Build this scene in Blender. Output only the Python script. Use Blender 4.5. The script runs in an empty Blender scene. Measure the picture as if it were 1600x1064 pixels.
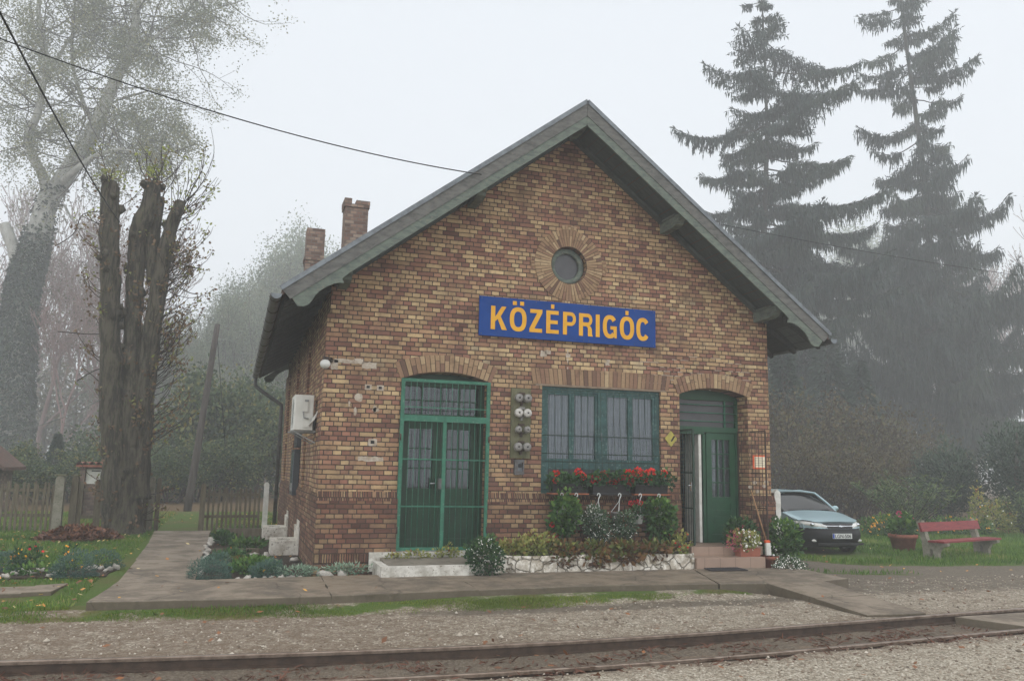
import bpy, math, random
import numpy as np
from mathutils import Vector, Matrix, noise as mnoise
R = math.radians
rng = random.Random(7)
nrg = np.random.default_rng(11)
scene = bpy.context.scene
COL = scene.collection

# ------------------------------------------------------------------ camera maths
CAM = dict(f=1282.2127, cx=-1.3134, cy=-13.2544, cz=1.3446, yaw=.3206, pitch=.155, roll=.0199)
def cam_axes():
    y, p, r_ = CAM['yaw'], CAM['pitch'], CAM['roll']
    f = Vector((math.sin(y)*math.cos(p), math.cos(y)*math.cos(p), math.sin(p)))
    r = Vector((math.cos(y), -math.sin(y), 0)); u = r.cross(f)
    return r*math.cos(r_)+u*math.sin(r_), -r*math.sin(r_)+u*math.cos(r_), f
CR, CU, CF = cam_axes()
CP = Vector((CAM['cx'], CAM['cy'], CAM['cz']))
def ray(px, py): return CF + CR*((px-800)/CAM['f']) - CU*((py-532)/CAM['f'])
def aty(px, py, Y):            # point of the photograph on the vertical plane y = Y
    v = ray(px, py); return CP + v*((Y-CP.y)/v.y)
def atz(px, py, Z):            # point of the photograph on the level z = Z
    v = ray(px, py); return CP + v*((Z-CP.z)/v.z)

# ------------------------------------------------------------------ mesh builder
class MB:
    def __init__(s): s.v = []; s.f = []; s.t = []; s.q = []; s.qt = []; s.smf = set()
    def face(s, pts, tint=.5):
        b = len(s.v); s.v.extend([tuple(p) for p in pts]); s.f.append(tuple(range(b, b+len(pts)))); s.t.append(tint)
    def mesh(s, vs, fs, tint=.5):
        b = len(s.v); s.v.extend([tuple(p) for p in vs])
        for f in fs: s.f.append(tuple(i+b for i in f)); s.t.append(tint)
    def box(s, x0, x1, y0, y1, z0, z1, tint=.5):
        s.obox((( x0+x1)/2, (y0+y1)/2, (z0+z1)/2), (abs(x1-x0), abs(y1-y0), abs(z1-z0)), None, tint)
    def obox(s, c, size, rot=None, tint=.5):
        hx, hy, hz = size[0]/2, size[1]/2, size[2]/2; c = Vector(c)
        P = [Vector((x, y, z)) for x in (-hx, hx) for y in (-hy, hy) for z in (-hz, hz)]
        if rot is not None: P = [rot @ p for p in P]
        s.mesh([p+c for p in P], [(0,1,3,2),(4,6,7,5),(0,4,5,1),(2,3,7,6),(0,2,6,4),(1,5,7,3)], tint)
    def beam(s, a, b, w, h, tint=.5, up=(0,0,1)):
        a = Vector(a); b = Vector(b); d = b-a; L = d.length; d.normalize()
        up = Vector(up)
        if abs(d.dot(up)) > .98: up = Vector((1,0,0))
        sx = d.cross(up).normalized(); sz = sx.cross(d).normalized()
        s.obox((a+b)/2, (w, L, h), Matrix((sx, d, sz)).transposed(), tint)
    def tube(s, pts, rad, n=8, tint=.5, cap=True, lump=0, lscale=1.0):
        pts = [Vector(p) for p in pts]
        if not hasattr(rad, '__len__'): rad = [rad]*len(pts)
        b = len(s.v); prev = None; m = len(pts)
        for i, p in enumerate(pts):
            d = (pts[min(i+1, m-1)]-pts[max(i-1, 0)])
            if d.length < 1e-9: d = Vector((0,0,1))
            d.normalize()
            if prev is None:
                a = Vector((0,0,1)) if abs(d.z) < .9 else Vector((1,0,0))
                e = d.cross(a).normalized()
            else:
                e = (prev - d*prev.dot(d)); e = e.normalized() if e.length > 1e-6 else d.orthogonal().normalized()
            prev = e; g = d.cross(e)
            for k in range(n):
                an = 2*math.pi*k/n; dirv = e*math.cos(an)+g*math.sin(an); rr = rad[i]
                if lump: rr *= 1+lump*mnoise.noise((p+dirv*rad[i])*lscale)
                s.v.append(tuple(p+dirv*rr))
        f0 = len(s.f)
        for i in range(m-1):
            for k in range(n):
                k2 = (k+1) % n
                s.f.append((b+i*n+k, b+i*n+k2, b+(i+1)*n+k2, b+(i+1)*n+k)); s.t.append(tint)
        if n > 4: s.smf.update(range(f0, len(s.f)))
        if cap:
            s.f.append(tuple(b+k for k in reversed(range(n)))); s.t.append(tint)
            s.f.append(tuple(b+(m-1)*n+k for k in range(n))); s.t.append(tint)
    def lathe(s, prof, c=(0,0,0), n=20, axis='z', tint=.5, a0=0, a1=2*math.pi):
        c = Vector(c); full = abs(a1-a0-2*math.pi) < 1e-6; m = n if full else n+1
        b = len(s.v)
        for r_, h in prof:
            for k in range(m):
                a = a0+(a1-a0)*k/n; x, y = r_*math.cos(a), r_*math.sin(a)
                p = {'z': (x, y, h), 'y': (x, h, y), 'x': (h, x, y)}[axis]
                s.v.append(tuple(c+Vector(p)))
        s.smf.update(range(len(s.f), len(s.f)+(len(prof)-1)*n))
        for i in range(len(prof)-1):
            for k in range(n):
                k2 = (k+1) % m
                s.f.append((b+i*m+k, b+i*m+k2, b+(i+1)*m+k2, b+(i+1)*m+k)); s.t.append(tint)
    def ball(s, c, r, n=10, m=7, tint=.5, lump=0, seed=0):
        c = Vector(c); r = Vector(r) if hasattr(r, '__len__') else Vector((r, r, r)); b = len(s.v)
        for i in range(m+1):
            th = math.pi*i/m
            for k in range(n):
                a = 2*math.pi*k/n; d = Vector((math.sin(th)*math.cos(a), math.sin(th)*math.sin(a), math.cos(th)))
                q = 1+lump*mnoise.noise(d*1.7+Vector((seed*3.1, seed*1.7, seed)))
                s.v.append((c.x+d.x*r.x*q, c.y+d.y*r.y*q, c.z+d.z*r.z*q))
        s.smf.update(range(len(s.f), len(s.f)+m*n))
        for i in range(m):
            for k in range(n):
                k2 = (k+1) % n
                s.f.append((b+i*n+k, b+(i+1)*n+k, b+(i+1)*n+k2, b+i*n+k2)); s.t.append(tint)
    def prism(s, poly, y0, y1, tint=.5, plane='xz'):
        n = len(poly)
        def P(p, d): return (p[0], d, p[1]) if plane == 'xz' else ((p[0], p[1], d) if plane == 'xy' else (d, p[0], p[1]))
        s.mesh([P(p, y0) for p in poly]+[P(p, y1) for p in poly],
               [tuple(range(n)), tuple(reversed(range(n, 2*n)))]+[(i, n+i, n+(i+1) % n, (i+1) % n) for i in range(n)], tint)
    def leaves(s, P, D, N, L, W, T):
        # many pointed leaves: P base (n,3), D direction, N side normal hint, L, W lengths, T tint
        P = np.asarray(P, float); D = np.asarray(D, float); N = np.asarray(N, float)
        D /= np.linalg.norm(D, axis=1, keepdims=True)+1e-9
        S = np.cross(D, N); S /= np.linalg.norm(S, axis=1, keepdims=True)+1e-9
        L = np.broadcast_to(np.asarray(L, float), (len(P),))[:, None]; W = np.broadcast_to(np.asarray(W, float), (len(P),))[:, None]
        q = np.stack([P, P+D*L*.45-S*W*.5, P+D*L, P+D*L*.45+S*W*.5], 1)
        s.q.append(q); s.qt.append(np.broadcast_to(np.asarray(T, float), (len(P),)))
    def build(s, name, mat=None, parent=None, smooth=False, origin=None):
        me = bpy.data.meshes.new(name)
        nv = len(s.v); V = np.array(s.v, np.float32).reshape(-1, 3)
        loops = [i for f in s.f for i in f]; tot = [len(f) for f in s.f]; T = list(s.t)
        if s.q:
            Q = np.concatenate(s.q).astype(np.float32); k = len(Q)
            V = np.concatenate([V, Q.reshape(-1, 3)])
            loops = np.concatenate([np.array(loops, np.int32), np.arange(k*4, dtype=np.int32)+nv])
            tot = np.concatenate([np.array(tot, np.int32), np.full(k, 4, np.int32)])
            T = np.concatenate([np.array(T, np.float32), np.concatenate(s.qt).astype(np.float32)])
        loops = np.asarray(loops, np.int32); tot = np.asarray(tot, np.int32); T = np.asarray(T, np.float32)
        if origin is not None: V = V-np.array(origin, np.float32)
        me.vertices.add(len(V)); me.vertices.foreach_set('co', V.ravel())
        me.loops.add(len(loops)); me.loops.foreach_set('vertex_index', loops)
        me.polygons.add(len(tot))
        st = np.concatenate([[0], np.cumsum(tot)[:-1]]).astype(np.int32) if len(tot) else np.zeros(0, np.int32)
        me.polygons.foreach_set('loop_start', st)
        sf = np.full(len(tot), bool(smooth), bool)
        if s.smf: sf[list(s.smf)] = True
        me.polygons.foreach_set('use_smooth', sf)
        me.update(calc_edges=True); me.validate()
        if len(me.polygons) == len(T):
            at_ = me.attributes.new('tint', 'FLOAT', 'FACE'); at_.data.foreach_set('value', T)
        if mat: me.materials.append(mat)
        o = bpy.data.objects.new(name, me); COL.objects.link(o)
        if origin is not None: o.location = origin
        if parent is not None:
            o.parent = parent
            if origin is not None and parent.type == 'EMPTY': o.location = Vector(origin)-parent.location
            elif origin is None: o.location = -world_loc(parent)
        return o
def world_loc(o):
    p = Vector(o.location)
    while o.parent: o = o.parent; p += o.location
    return p
def tag(o, label=None, cat=None, group=None, kind=None):
    if label: o['label'] = label
    if cat: o['category'] = cat
    if group: o['group'] = group
    if kind: o['kind'] = kind
    return o
def thing(name, label, cat, loc=(0,0,0), group=None):
    o = bpy.data.objects.new(name, None); COL.objects.link(o); o.location = loc; o.empty_display_size = .2
    return tag(o, label, cat, group)
def copy_tree(o, parent=None):
    c = o.copy(); COL.objects.link(c); c.parent = parent
    for ch in list(o.children): copy_tree(ch, c)
    return c
def plate_mb(outline, holes=(), d0=0, d1=.02, plane='xz', bevel=0):
    # a flat plate with holes, filled by a 2D curve and read back as mesh data
    cu = bpy.data.curves.new('outline', 'CURVE'); cu.dimensions = '2D'; cu.fill_mode = 'BOTH'
    cu.extrude = abs(d1-d0)/2-bevel; cu.bevel_depth = bevel; cu.bevel_resolution = 1
    for poly in (outline,)+tuple(holes):
        sp = cu.splines.new('POLY'); sp.points.add(len(poly)-1); sp.use_cyclic_u = True
        for i, p in enumerate(poly): sp.points[i].co = (p[0], p[1], 0, 1)
    ob = bpy.data.objects.new('outline', cu); COL.objects.link(ob)
    bpy.context.view_layer.update()
    me = ob.evaluated_get(bpy.context.evaluated_depsgraph_get()).to_mesh()
    vs = [tuple(v.co) for v in me.vertices]; fs = [tuple(p.vertices) for p in me.polygons]
    bpy.data.objects.remove(ob); bpy.data.curves.remove(cu)
    mid = (d0+d1)/2; out = []
    for a, b, c in vs:
        out.append((a, mid-c, b) if plane == 'xz' else ((a, b, mid+c) if plane == 'xy' else (mid+c, a, b)))
    return out, fs
def text_mb(txt, size, bold=0.0):
    cu = bpy.data.curves.new('words', 'FONT'); cu.body = txt; cu.size = size; cu.offset = bold; cu.extrude = .001
    ob = bpy.data.objects.new('words', cu); COL.objects.link(ob); bpy.context.view_layer.update()
    me = ob.evaluated_get(bpy.context.evaluated_depsgraph_get()).to_mesh()
    vs = [tuple(v.co) for v in me.vertices]; fs = [tuple(p.vertices) for p in me.polygons]
    bpy.data.objects.remove(ob); bpy.data.curves.remove(cu)
    return vs, fs

# ------------------------------------------------------------------ materials
def S(r, g, b):
    f = lambda c: (c/255/12.92 if c/255 <= .04045 else ((c/255+.055)/1.055)**2.4)
    return (f(r), f(g), f(b), 1)
class NT:
    def __init__(s, name):
        s.m = bpy.data.materials.new(name); s.m.use_nodes = True; s.t = s.m.node_tree; s.t.nodes.clear()
        s.out = s.t.nodes.new('ShaderNodeOutputMaterial')
    def n(s, typ, ins=None, **kw):
        nd = s.t.nodes.new('ShaderNode'+typ)
        for k, v in kw.items(): setattr(nd, k, v)
        for k, v in (ins or {}).items(): s.set(nd.inputs[k], v)
        return nd
    def set(s, sock, v):
        if isinstance(v, bpy.types.NodeSocket): s.t.links.new(v, sock)
        else: sock.default_value = v
    def math(s, op, a, b=None, c=None, clamp=False):
        nd = s.t.nodes.new('ShaderNodeMath'); nd.operation = op; nd.use_clamp = clamp
        for i, v in enumerate((a, b, c)):
            if v is not None: s.set(nd.inputs[i], v)
        return nd.outputs[0]
    def ramp(s, fac, stops, mode='LINEAR'):
        nd = s.t.nodes.new('ShaderNodeValToRGB'); cr = nd.color_ramp; cr.interpolation = mode
        while len(cr.elements) < len(stops): cr.elements.new(.5)
        for e, (p, c) in zip(cr.elements, stops): e.position = p; e.color = c
        s.set(nd.inputs[0], fac); return nd.outputs[0]
    def mix(s, fac, a, b, blend='MIX'):
        nd = s.t.nodes.new('ShaderNodeMix'); nd.data_type = 'RGBA'; nd.blend_type = blend
        s.set(nd.inputs[0], fac); s.set(nd.inputs[6], a); s.set(nd.inputs[7], b); return nd.outputs[2]
    def noise(s, vec, scale, detail=4, rough=.6, w=None):
        nd = s.n('TexNoise', {'Vector': vec, 'Scale': scale, 'Detail': detail, 'Roughness': rough}); return nd.outputs['Fac']
    def smooth(s, x, a, b):
        nd = s.t.nodes.new('ShaderNodeMapRange'); nd.interpolation_type = 'SMOOTHSTEP'
        s.set(nd.inputs[0], x); s.set(nd.inputs[1], a); s.set(nd.inputs[2], b); return nd.outputs[0]
    def obj(s): return s.n('TexCoord').outputs['Object']
    def tint(s): return s.n('Attribute', attribute_name='tint').outputs['Fac']
    def bump(s, h, strength=.5, dist=.01):
        return s.n('Bump', {'Height': h, 'Strength': strength, 'Distance': dist}).outputs[0]
    def done(s, color, rough=.7, normal=None, metallic=0, spec=.3, **kw):
        b = s.n('BsdfPrincipled'); s.set(b.inputs['Base Color'], color); s.set(b.inputs['Roughness'], rough)
        b.inputs['Metallic'].default_value = metallic; b.inputs['Specular IOR Level'].default_value = spec
        if normal is not None: s.set(b.inputs['Normal'], normal)
        for k, v in kw.items(): s.set(b.inputs[k], v)
        s.t.links.new(b.outputs[0], s.out.inputs[0]); return s.m
def weathered(name, c1, c2, scale=6, rough=.7, bump=.3, bd=.004, spec=.3, metallic=0, c3=None, stretch=None, thr=(.35, .7)):
    t = NT(name); v = t.obj()
    if stretch: v = t.n('Mapping', {'Vector': v, 'Scale': stretch}).outputs[0]
    a = t.noise(v, scale, 6, .65); col = t.mix(t.smooth(a, *thr), c1, c2)
    if c3 is not None:
        b = t.noise(v, scale*3.3, 5, .7); col = t.mix(t.smooth(b, .55, .68), col, c3)
    f = t.noise(v, scale*9, 4, .7)
    return t.done(col, rough, t.bump(f, bump, bd), metallic, spec)
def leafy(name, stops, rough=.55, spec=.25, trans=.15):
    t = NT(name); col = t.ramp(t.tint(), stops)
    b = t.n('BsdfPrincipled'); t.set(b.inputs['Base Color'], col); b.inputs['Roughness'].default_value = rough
    b.inputs['Specular IOR Level'].default_value = spec
    if trans:
        tr = t.n('BsdfTranslucent'); t.set(tr.inputs[0], col); mx = t.n('MixShader'); mx.inputs[0].default_value = trans
        t.t.links.new(b.outputs[0], mx.inputs[1]); t.t.links.new(tr.outputs[0], mx.inputs[2]); t.t.links.new(mx.outputs[0], t.out.inputs[0])
    else: t.t.links.new(b.outputs[0], t.out.inputs[0])
    return t.m
def brick_mat(name, stops, mortar, soot, cw=.138, ch=.0752, light=None, along='auto'):
    t = NT(name); co = t.obj()
    wob = t.n('TexNoise', {'Vector': co, 'Scale': 3.0, 'Detail': 2}).outputs['Color']
    wv = t.n('VectorMath', {0: wob, 1: (.5, .5, .5)}, operation='SUBTRACT').outputs[0]
    wv = t.n('VectorMath', {0: wv, 3: .012}, operation='SCALE').outputs[0]
    cc = t.n('VectorMath', {0: co, 1: wv}, operation='ADD').outputs[0]
    sp = t.n('SeparateXYZ', {0: cc}).outputs
    nz = t.n('SeparateXYZ', {0: t.n('NewGeometry').outputs['Normal']}).outputs
    isx = t.math('GREATER_THAN', t.math('ABSOLUTE', nz[0]), .7)
    u = t.math('ADD', t.math('MULTIPLY', sp[0], t.math('SUBTRACT', 1, isx)), t.math('MULTIPLY', sp[1], isx))
    u = t.math('ADD', u, 40.0); vz = t.math('ADD', t.math('DIVIDE', sp[2], ch), 60.0)
    row = t.math('FLOOR', vz); fr = t.math('FRACT', vz)
    odd = t.math('MODULO', row, 2.0); j = t.math('FLOOR', t.math('MODULO', t.math('DIVIDE', row, 2.0), 2.0))
    rh = t.n('TexWhiteNoise', {'W': row}, noise_dimensions='1D').outputs[0]
    uc = t.math('ADD', t.math('DIVIDE', u, cw), t.math('ADD', t.math('MULTIPLY', odd, .5), t.math('MULTIPLY', rh, .16)))
    c = t.math('FLOOR', uc); fc = t.math('FRACT', uc)
    up = t.math('DIVIDE', t.math('ADD', uc, j), 2.0); p = t.math('FLOOR', up); fp = t.math('FRACT', up)
    h = t.n('TexWhiteNoise', {'Vector': t.n('CombineXYZ', {0: p, 1: row, 2: 3.0}).outputs[0]}, noise_dimensions='3D').outputs[0]
    mg = t.math('LESS_THAN', h, .26)
    idx = t.math('ADD', t.math('MULTIPLY', mg, t.math('ADD', t.math('MULTIPLY', p, 2.0), 900.5)), t.math('MULTIPLY', t.math('SUBTRACT', 1, mg), c))
    wn = t.n('TexWhiteNoise', {'Vector': t.n('CombineXYZ', {0: idx, 1: row, 2: 9.0}).outputs[0]}, noise_dimensions='3D')
    dv = t.math('MULTIPLY', t.math('MINIMUM', fr, t.math('SUBTRACT', 1, fr)), ch)
    du1 = t.math('MULTIPLY', t.math('MINIMUM', fc, t.math('SUBTRACT', 1, fc)), cw)
    du2 = t.math('MULTIPLY', t.math('MINIMUM', fp, t.math('SUBTRACT', 1, fp)), cw*2)
    du = t.math('ADD', t.math('MULTIPLY', du1, t.math('SUBTRACT', 1, mg)), t.math('MULTIPLY', du2, mg))
    n1 = t.noise(co, 28, 4, .65); n2 = t.noise(co, 90, 3, .6)
    d = t.math('ADD', t.math('MINIMUM', dv, du), t.math('MULTIPLY', t.math('SUBTRACT', n1, .5), .010))
    mask = t.smooth(d, .0045, .0100)
    # larger areas lean to one end of the kiln colours
    area = t.noise(co, .85, 3, .6)
    val = t.math('ADD', t.math('MULTIPLY', wn.outputs[0], .78), t.math('MULTIPLY', t.math('SUBTRACT', area, .38), .85), clamp=True)
    col = t.ramp(val, stops)
    jit = t.n('SeparateXYZ', {0: wn.outputs[1]}).outputs[1]
    shade = t.math('ADD', .66, t.math('ADD', t.math('MULTIPLY', jit, .38), t.math('MULTIPLY', n1, .34)))
    col = t.mix(1.0, col, t.n('CombineColor', {0: shade, 1: shade, 2: shade}).outputs[0], 'MULTIPLY')
    col = t.mix(t.math('MULTIPLY', t.smooth(t.noise(co, 5.5, 5, .7), .48, .72), .6), col, soot)
    # dark wear spreading in broad patches over bricks and joints
    stain = t.math('MULTIPLY', t.smooth(t.noise(t.n('Mapping', {'Vector': co, 'Scale': (1, 1, .7)}).outputs[0], 1.3, 5, .65), .46, .70), .62)
    mcol = mortar
    if light is not None:
        mcol = t.mix(t.smooth(t.noise(co, 1.1, 3, .6), .6, .68), mortar, light)
    col = t.mix(mask, mcol, col); col = t.mix(stain, col, soot)
    hgt = t.math('ADD', mask, t.math('MULTIPLY', n2, .35))
    return t.done(col, .88, t.bump(hgt, .85, .008), 0, .2)
HAZE = .0034; SUN_EL = 52; SUN_ROT = 200; SKY = .12; CLOUD = .8; CLD = 5.9; EXPO = 0.55
M = {}
YEL = [(0, S(98, 71, 63)), (.12, S(116, 83, 71)), (.28, S(137, 98, 82)), (.42, S(147, 114, 90)), (.56, S(155, 127, 97)), (.75, S(167, 142, 107)), (.92, S(181, 158, 121)), (1, S(162, 146, 118))]
DRK = [(0, S(76, 54, 49)), (.25, S(98, 68, 58)), (.45, S(117, 82, 67)), (.62, S(128, 99, 78)), (.8, S(138, 114, 88)), (1, S(158, 136, 104))]
M['brick'] = brick_mat('facade brick', YEL, S(66, 57, 51), S(92, 72, 62))
M['plinth'] = brick_mat('plinth brick', DRK, S(62, 54, 48), S(80, 63, 55))
M['chimney'] = brick_mat('chimney brick', [(0, S(86, 72, 66)), (.4, S(120, 96, 86)), (.7, S(136, 116, 102)), (1, S(150, 138, 124))], S(110, 104, 98), S(88, 80, 76), light=S(140, 134, 126))
def arch_mat():
    t = NT('arch brick'); co = t.obj(); n1 = t.noise(co, 26, 5, .65)
    col = t.ramp(t.tint(), [(0, S(104, 82, 70)), (.25, S(132, 102, 84)), (.5, S(146, 120, 94)), (.75, S(160, 136, 106)), (1, S(174, 152, 120))])
    sh = t.math('ADD', .68, t.math('MULTIPLY', n1, .5)); col = t.mix(1.0, col, t.n('CombineColor', {0: sh, 1: sh, 2: sh}).outputs[0], 'MULTIPLY')
    col = t.mix(t.math('MULTIPLY', t.smooth(t.noise(co, 4, 4, .7), .52, .7), .5), col, S(84, 66, 54))
    return t.done(col, .88, t.bump(t.noise(co, 70, 4, .7), .5, .005), 0, .2)
M['arch'] = arch_mat()
M['soldier'] = brick_mat('upright brick course', DRK, S(60, 50, 44), S(74, 57, 48), cw=.0376, ch=.142)
M['plaster'] = weathered('old plaster', S(178, 168, 154), S(142, 128, 112), 9, .9, .6, .006)
M['concrete_line'] = weathered('lintel plaster', S(136, 122, 104), S(112, 98, 84), 9, .9, .6, .006)
M['verge'] = weathered('weathered verge board', S(102, 102, 99), S(74, 75, 73), 5, .8, .6, .005, c3=S(112, 104, 96), stretch=(1, 1, 3))
M['barge'] = weathered('faded green board', S(100, 110, 100), S(74, 82, 78), 5, .75, .4, .003, c3=S(124, 116, 104), stretch=(1, 1, 3))
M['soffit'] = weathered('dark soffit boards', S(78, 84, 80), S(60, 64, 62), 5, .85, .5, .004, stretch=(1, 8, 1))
M['soffit_side'] = weathered('darker soffit boards', S(60, 60, 56), S(46, 46, 44), 5, .9, .4, .004, stretch=(8, 1, 1))  # side eave boards, a darker tone than the gable soffit
M['tile'] = weathered('roof tiles', S(92, 66, 56), S(70, 56, 50), 4, .85, .8, .02, c3=S(84, 84, 70))
M['gutter'] = weathered('grey tin', S(96, 98, 100), S(70, 68, 66), 8, .45, .2, .002, metallic=.3, c3=S(96, 74, 60))
M['tin'] = weathered('bright tin', S(112, 118, 122), S(88, 92, 96), 8, .4, .2, .002, metallic=.4)
M['grille'] = weathered('grille green paint', S(50, 110, 88), S(40, 90, 72), 7, .5, .2, .002, c3=S(92, 122, 108))
M['grille_dark'] = weathered('dark green bars', S(40, 62, 52), S(30, 46, 40), 7, .5, .2, .002)
M['rust'] = weathered('rusty iron', S(74, 58, 50), S(52, 44, 40), 9, .7, .5, .003)
M['door_green'] = weathered('dark green door paint', S(20, 58, 38), S(16, 46, 31), 5, .45, .15, .002)
M['door_right'] = weathered('green door paint', S(30, 74, 50), S(25, 62, 43), 4, .42, .12, .002)
M['window_green'] = weathered('blue green window paint', S(52, 86, 84), S(40, 66, 66), 7, .55, .4, .003, c3=S(104, 124, 116))
M['white_paint'] = weathered('white paint', S(212, 212, 206), S(186, 184, 176), 6, .6, .3, .003)
M['lime'] = weathered('limewashed stone', S(214, 210, 200), S(168, 160, 146), 5, .85, 1.0, .02, c3=S(112, 102, 86))
def rubble():
    t = NT('limewashed rubble'); co = t.obj(); w = t.n('TexNoise', {'Vector': co, 'Scale': 5.0, 'Detail': 5}).outputs[1]
    v = t.n('VectorMath', {0: co, 1: t.n('VectorMath', {0: w, 3: .16}, operation='SCALE').outputs[0]}, operation='ADD').outputs[0]
    d = t.n('TexVoronoi', {'Vector': v, 'Scale': 5.5}, feature='DISTANCE_TO_EDGE').outputs[0]; m = t.smooth(d, .0, .06)
    a = t.noise(co, 9, 6, .7); col = t.mix(t.smooth(a, .35, .6), S(222, 218, 208), S(176, 168, 154)); col = t.mix(t.smooth(t.noise(co, 3.2, 5, .7), .52, .66), col, S(140, 130, 112))
    col = t.mix(m, S(150, 142, 126), col); col = t.mix(t.smooth(t.noise(co, 26, 4, .7), .6, .7), col, S(96, 88, 74))
    return t.done(col, .9, t.bump(t.math('ADD', m, t.math('MULTIPLY', a, .7)), 1.0, .05), 0, .2)
M['rubble'] = rubble()
M['limestep'] = weathered('limewashed step', S(206, 204, 196), S(160, 156, 146), 7, .85, .6, .006, c3=S(120, 112, 98))
M['concrete'] = weathered('worn concrete', S(128, 122, 110), S(104, 98, 88), 2.2, .85, .7, .006, c3=S(92, 92, 76))
def slab_mat():
    t = NT('concrete paving'); co = t.obj(); a = t.noise(co, 1.6, 6, .65); b = t.noise(co, 12, 6, .7)
    col = t.mix(t.smooth(a, .35, .68), S(126, 113, 97), S(90, 81, 70))
    col = t.mix(t.math('MULTIPLY', t.smooth(b, .5, .75), .6), col, S(150, 138, 120))
    col = t.mix(t.math('MULTIPLY', t.smooth(t.noise(co, 3.1, 6, .75), .56, .7), .6), col, S(72, 72, 56))
    v = t.n('TexVoronoi', {'Vector': t.n('VectorMath', {0: co, 1: t.n('VectorMath', {0: t.n('TexNoise', {'Vector': co, 'Scale': 2.0, 'Detail': 5}).outputs[1], 3: .5}, operation='SCALE').outputs[0]}, operation='ADD').outputs[0], 'Scale': .55}, feature='DISTANCE_TO_EDGE').outputs[0]
    cr = t.math('SUBTRACT', 1, t.smooth(v, .002, .010)); col = t.mix(t.math('MULTIPLY', cr, .6), col, S(58, 52, 44))
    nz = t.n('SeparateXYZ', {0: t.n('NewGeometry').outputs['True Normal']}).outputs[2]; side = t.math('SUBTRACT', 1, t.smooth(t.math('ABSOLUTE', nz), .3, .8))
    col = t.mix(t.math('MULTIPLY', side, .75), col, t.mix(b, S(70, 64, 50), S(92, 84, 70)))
    g = t.noise(co, 140, 3, .7); h = t.math('SUBTRACT', t.math('ADD', t.math('MULTIPLY', b, .6), t.math('MULTIPLY', g, .35)), t.math('MULTIPLY', cr, .8))
    rg = t.math('ADD', .55, t.math('MULTIPLY', t.smooth(a, .4, .6), .3))
    return t.done(col, rg, t.bump(h, .6, .006), 0, .35)
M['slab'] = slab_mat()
def tile_mat():
    t = NT('beige step tiles'); co = t.obj()
    sp = t.n('SeparateXYZ', {0: co}).outputs
    fx = t.math('FRACT', t.math('DIVIDE', t.math('ADD', sp[0], 9.93), .302)); dx = t.math('MINIMUM', fx, t.math('SUBTRACT', 1, fx))
    m = t.smooth(dx, .008, .02)
    col = t.mix(t.noise(co, 6, 4), S(156, 132, 116), S(134, 114, 100)); col = t.mix(m, S(98, 84, 74), col)
    return t.done(col, .5, t.bump(m, .3, .003), 0, .4)
M['step_tile'] = tile_mat()
M['sign_blue'] = weathered('blue enamel', S(0, 58, 128), S(0, 52, 116), 3, .55, .05, .001, spec=.15)
M['sign_yellow'] = weathered('yellow lettering', S(216, 160, 28), S(204, 148, 24), 5, .45, .05, .001)
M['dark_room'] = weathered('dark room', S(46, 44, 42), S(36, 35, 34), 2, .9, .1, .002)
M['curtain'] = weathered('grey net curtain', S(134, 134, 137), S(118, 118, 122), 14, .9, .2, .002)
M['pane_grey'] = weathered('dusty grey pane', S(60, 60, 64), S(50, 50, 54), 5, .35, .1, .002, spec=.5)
def glass():
    t = NT('window glass'); a = t.n('BsdfTransparent', {0: (.72, .76, .78, 1)}); g = t.n('BsdfGlossy', {0: (.8, .84, .88, 1), 'Roughness': .04})
    fr = t.n('LayerWeight', {'Blend': .5}).outputs['Facing']; f = t.math('ADD', t.math('MULTIPLY', t.math('POWER', fr, 5.0), .7), .05); mx = t.n('MixShader', {0: f})
    t.t.links.new(a.outputs[0], mx.inputs[1]); t.t.links.new(g.outputs[0], mx.inputs[2]); t.t.links.new(mx.outputs[0], t.out.inputs[0]); return t.m
M['glass'] = glass()
M['ac_white'] = weathered('white casing', S(214, 214, 208), S(198, 198, 190), 3, .5, .1, .001)
M['ac_grey'] = weathered('grey plastic', S(150, 152, 150), S(128, 130, 128), 6, .5, .1, .001)
M['black'] = weathered('black plastic', S(34, 34, 36), S(24, 24, 26), 6, .5, .2, .002)
M['soil'] = weathered('dark garden soil', S(74, 62, 50), S(52, 43, 36), 14, .95, 1.0, .03)
M['mossy_wood'] = weathered('mossy board', S(106, 104, 82), S(86, 88, 62), 8, .9, .6, .004, stretch=(1, 1, .25), c3=S(74, 72, 62))
M['porcelain'] = weathered('dirty porcelain', S(188, 186, 180), S(160, 156, 150), 25, .3, .1, .001, spec=.5)
M['porcelain_grey'] = weathered('grey porcelain', S(132, 130, 126), S(108, 106, 102), 25, .35, .1, .001, spec=.5)
M['terracotta'] = weathered('terracotta', S(150, 92, 74), S(130, 78, 62), 9, .75, .3, .003)
M['terra_tray'] = weathered('orange tray', S(150, 88, 60), S(128, 74, 52), 9, .7, .2, .002)
M['pot_white'] = weathered('white plastic pot', S(206, 208, 206), S(186, 188, 186), 7, .4, .1, .001)
M['pot_grey'] = weathered('grey plastic pot', S(120, 118, 114), S(96, 94, 92), 7, .5, .1, .001)
M['fence'] = weathered('grey fence wood', S(106, 98, 82), S(80, 73, 60), 5, .9, .7, .005, stretch=(4, 4, .6), c3=S(82, 86, 62))
M['post_concrete'] = weathered('mossy concrete post', S(134, 130, 118), S(108, 106, 92), 7, .9, .7, .006, c3=S(84, 90, 66))
M['pole'] = weathered('weathered pole', S(84, 78, 74), S(62, 58, 56), 3, .9, .6, .006, stretch=(4, 4, .4))
M['rail'] = weathered('rusty rail', S(80, 66, 56), S(58, 47, 40), 9, .6, .6, .003, metallic=.3)
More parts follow.
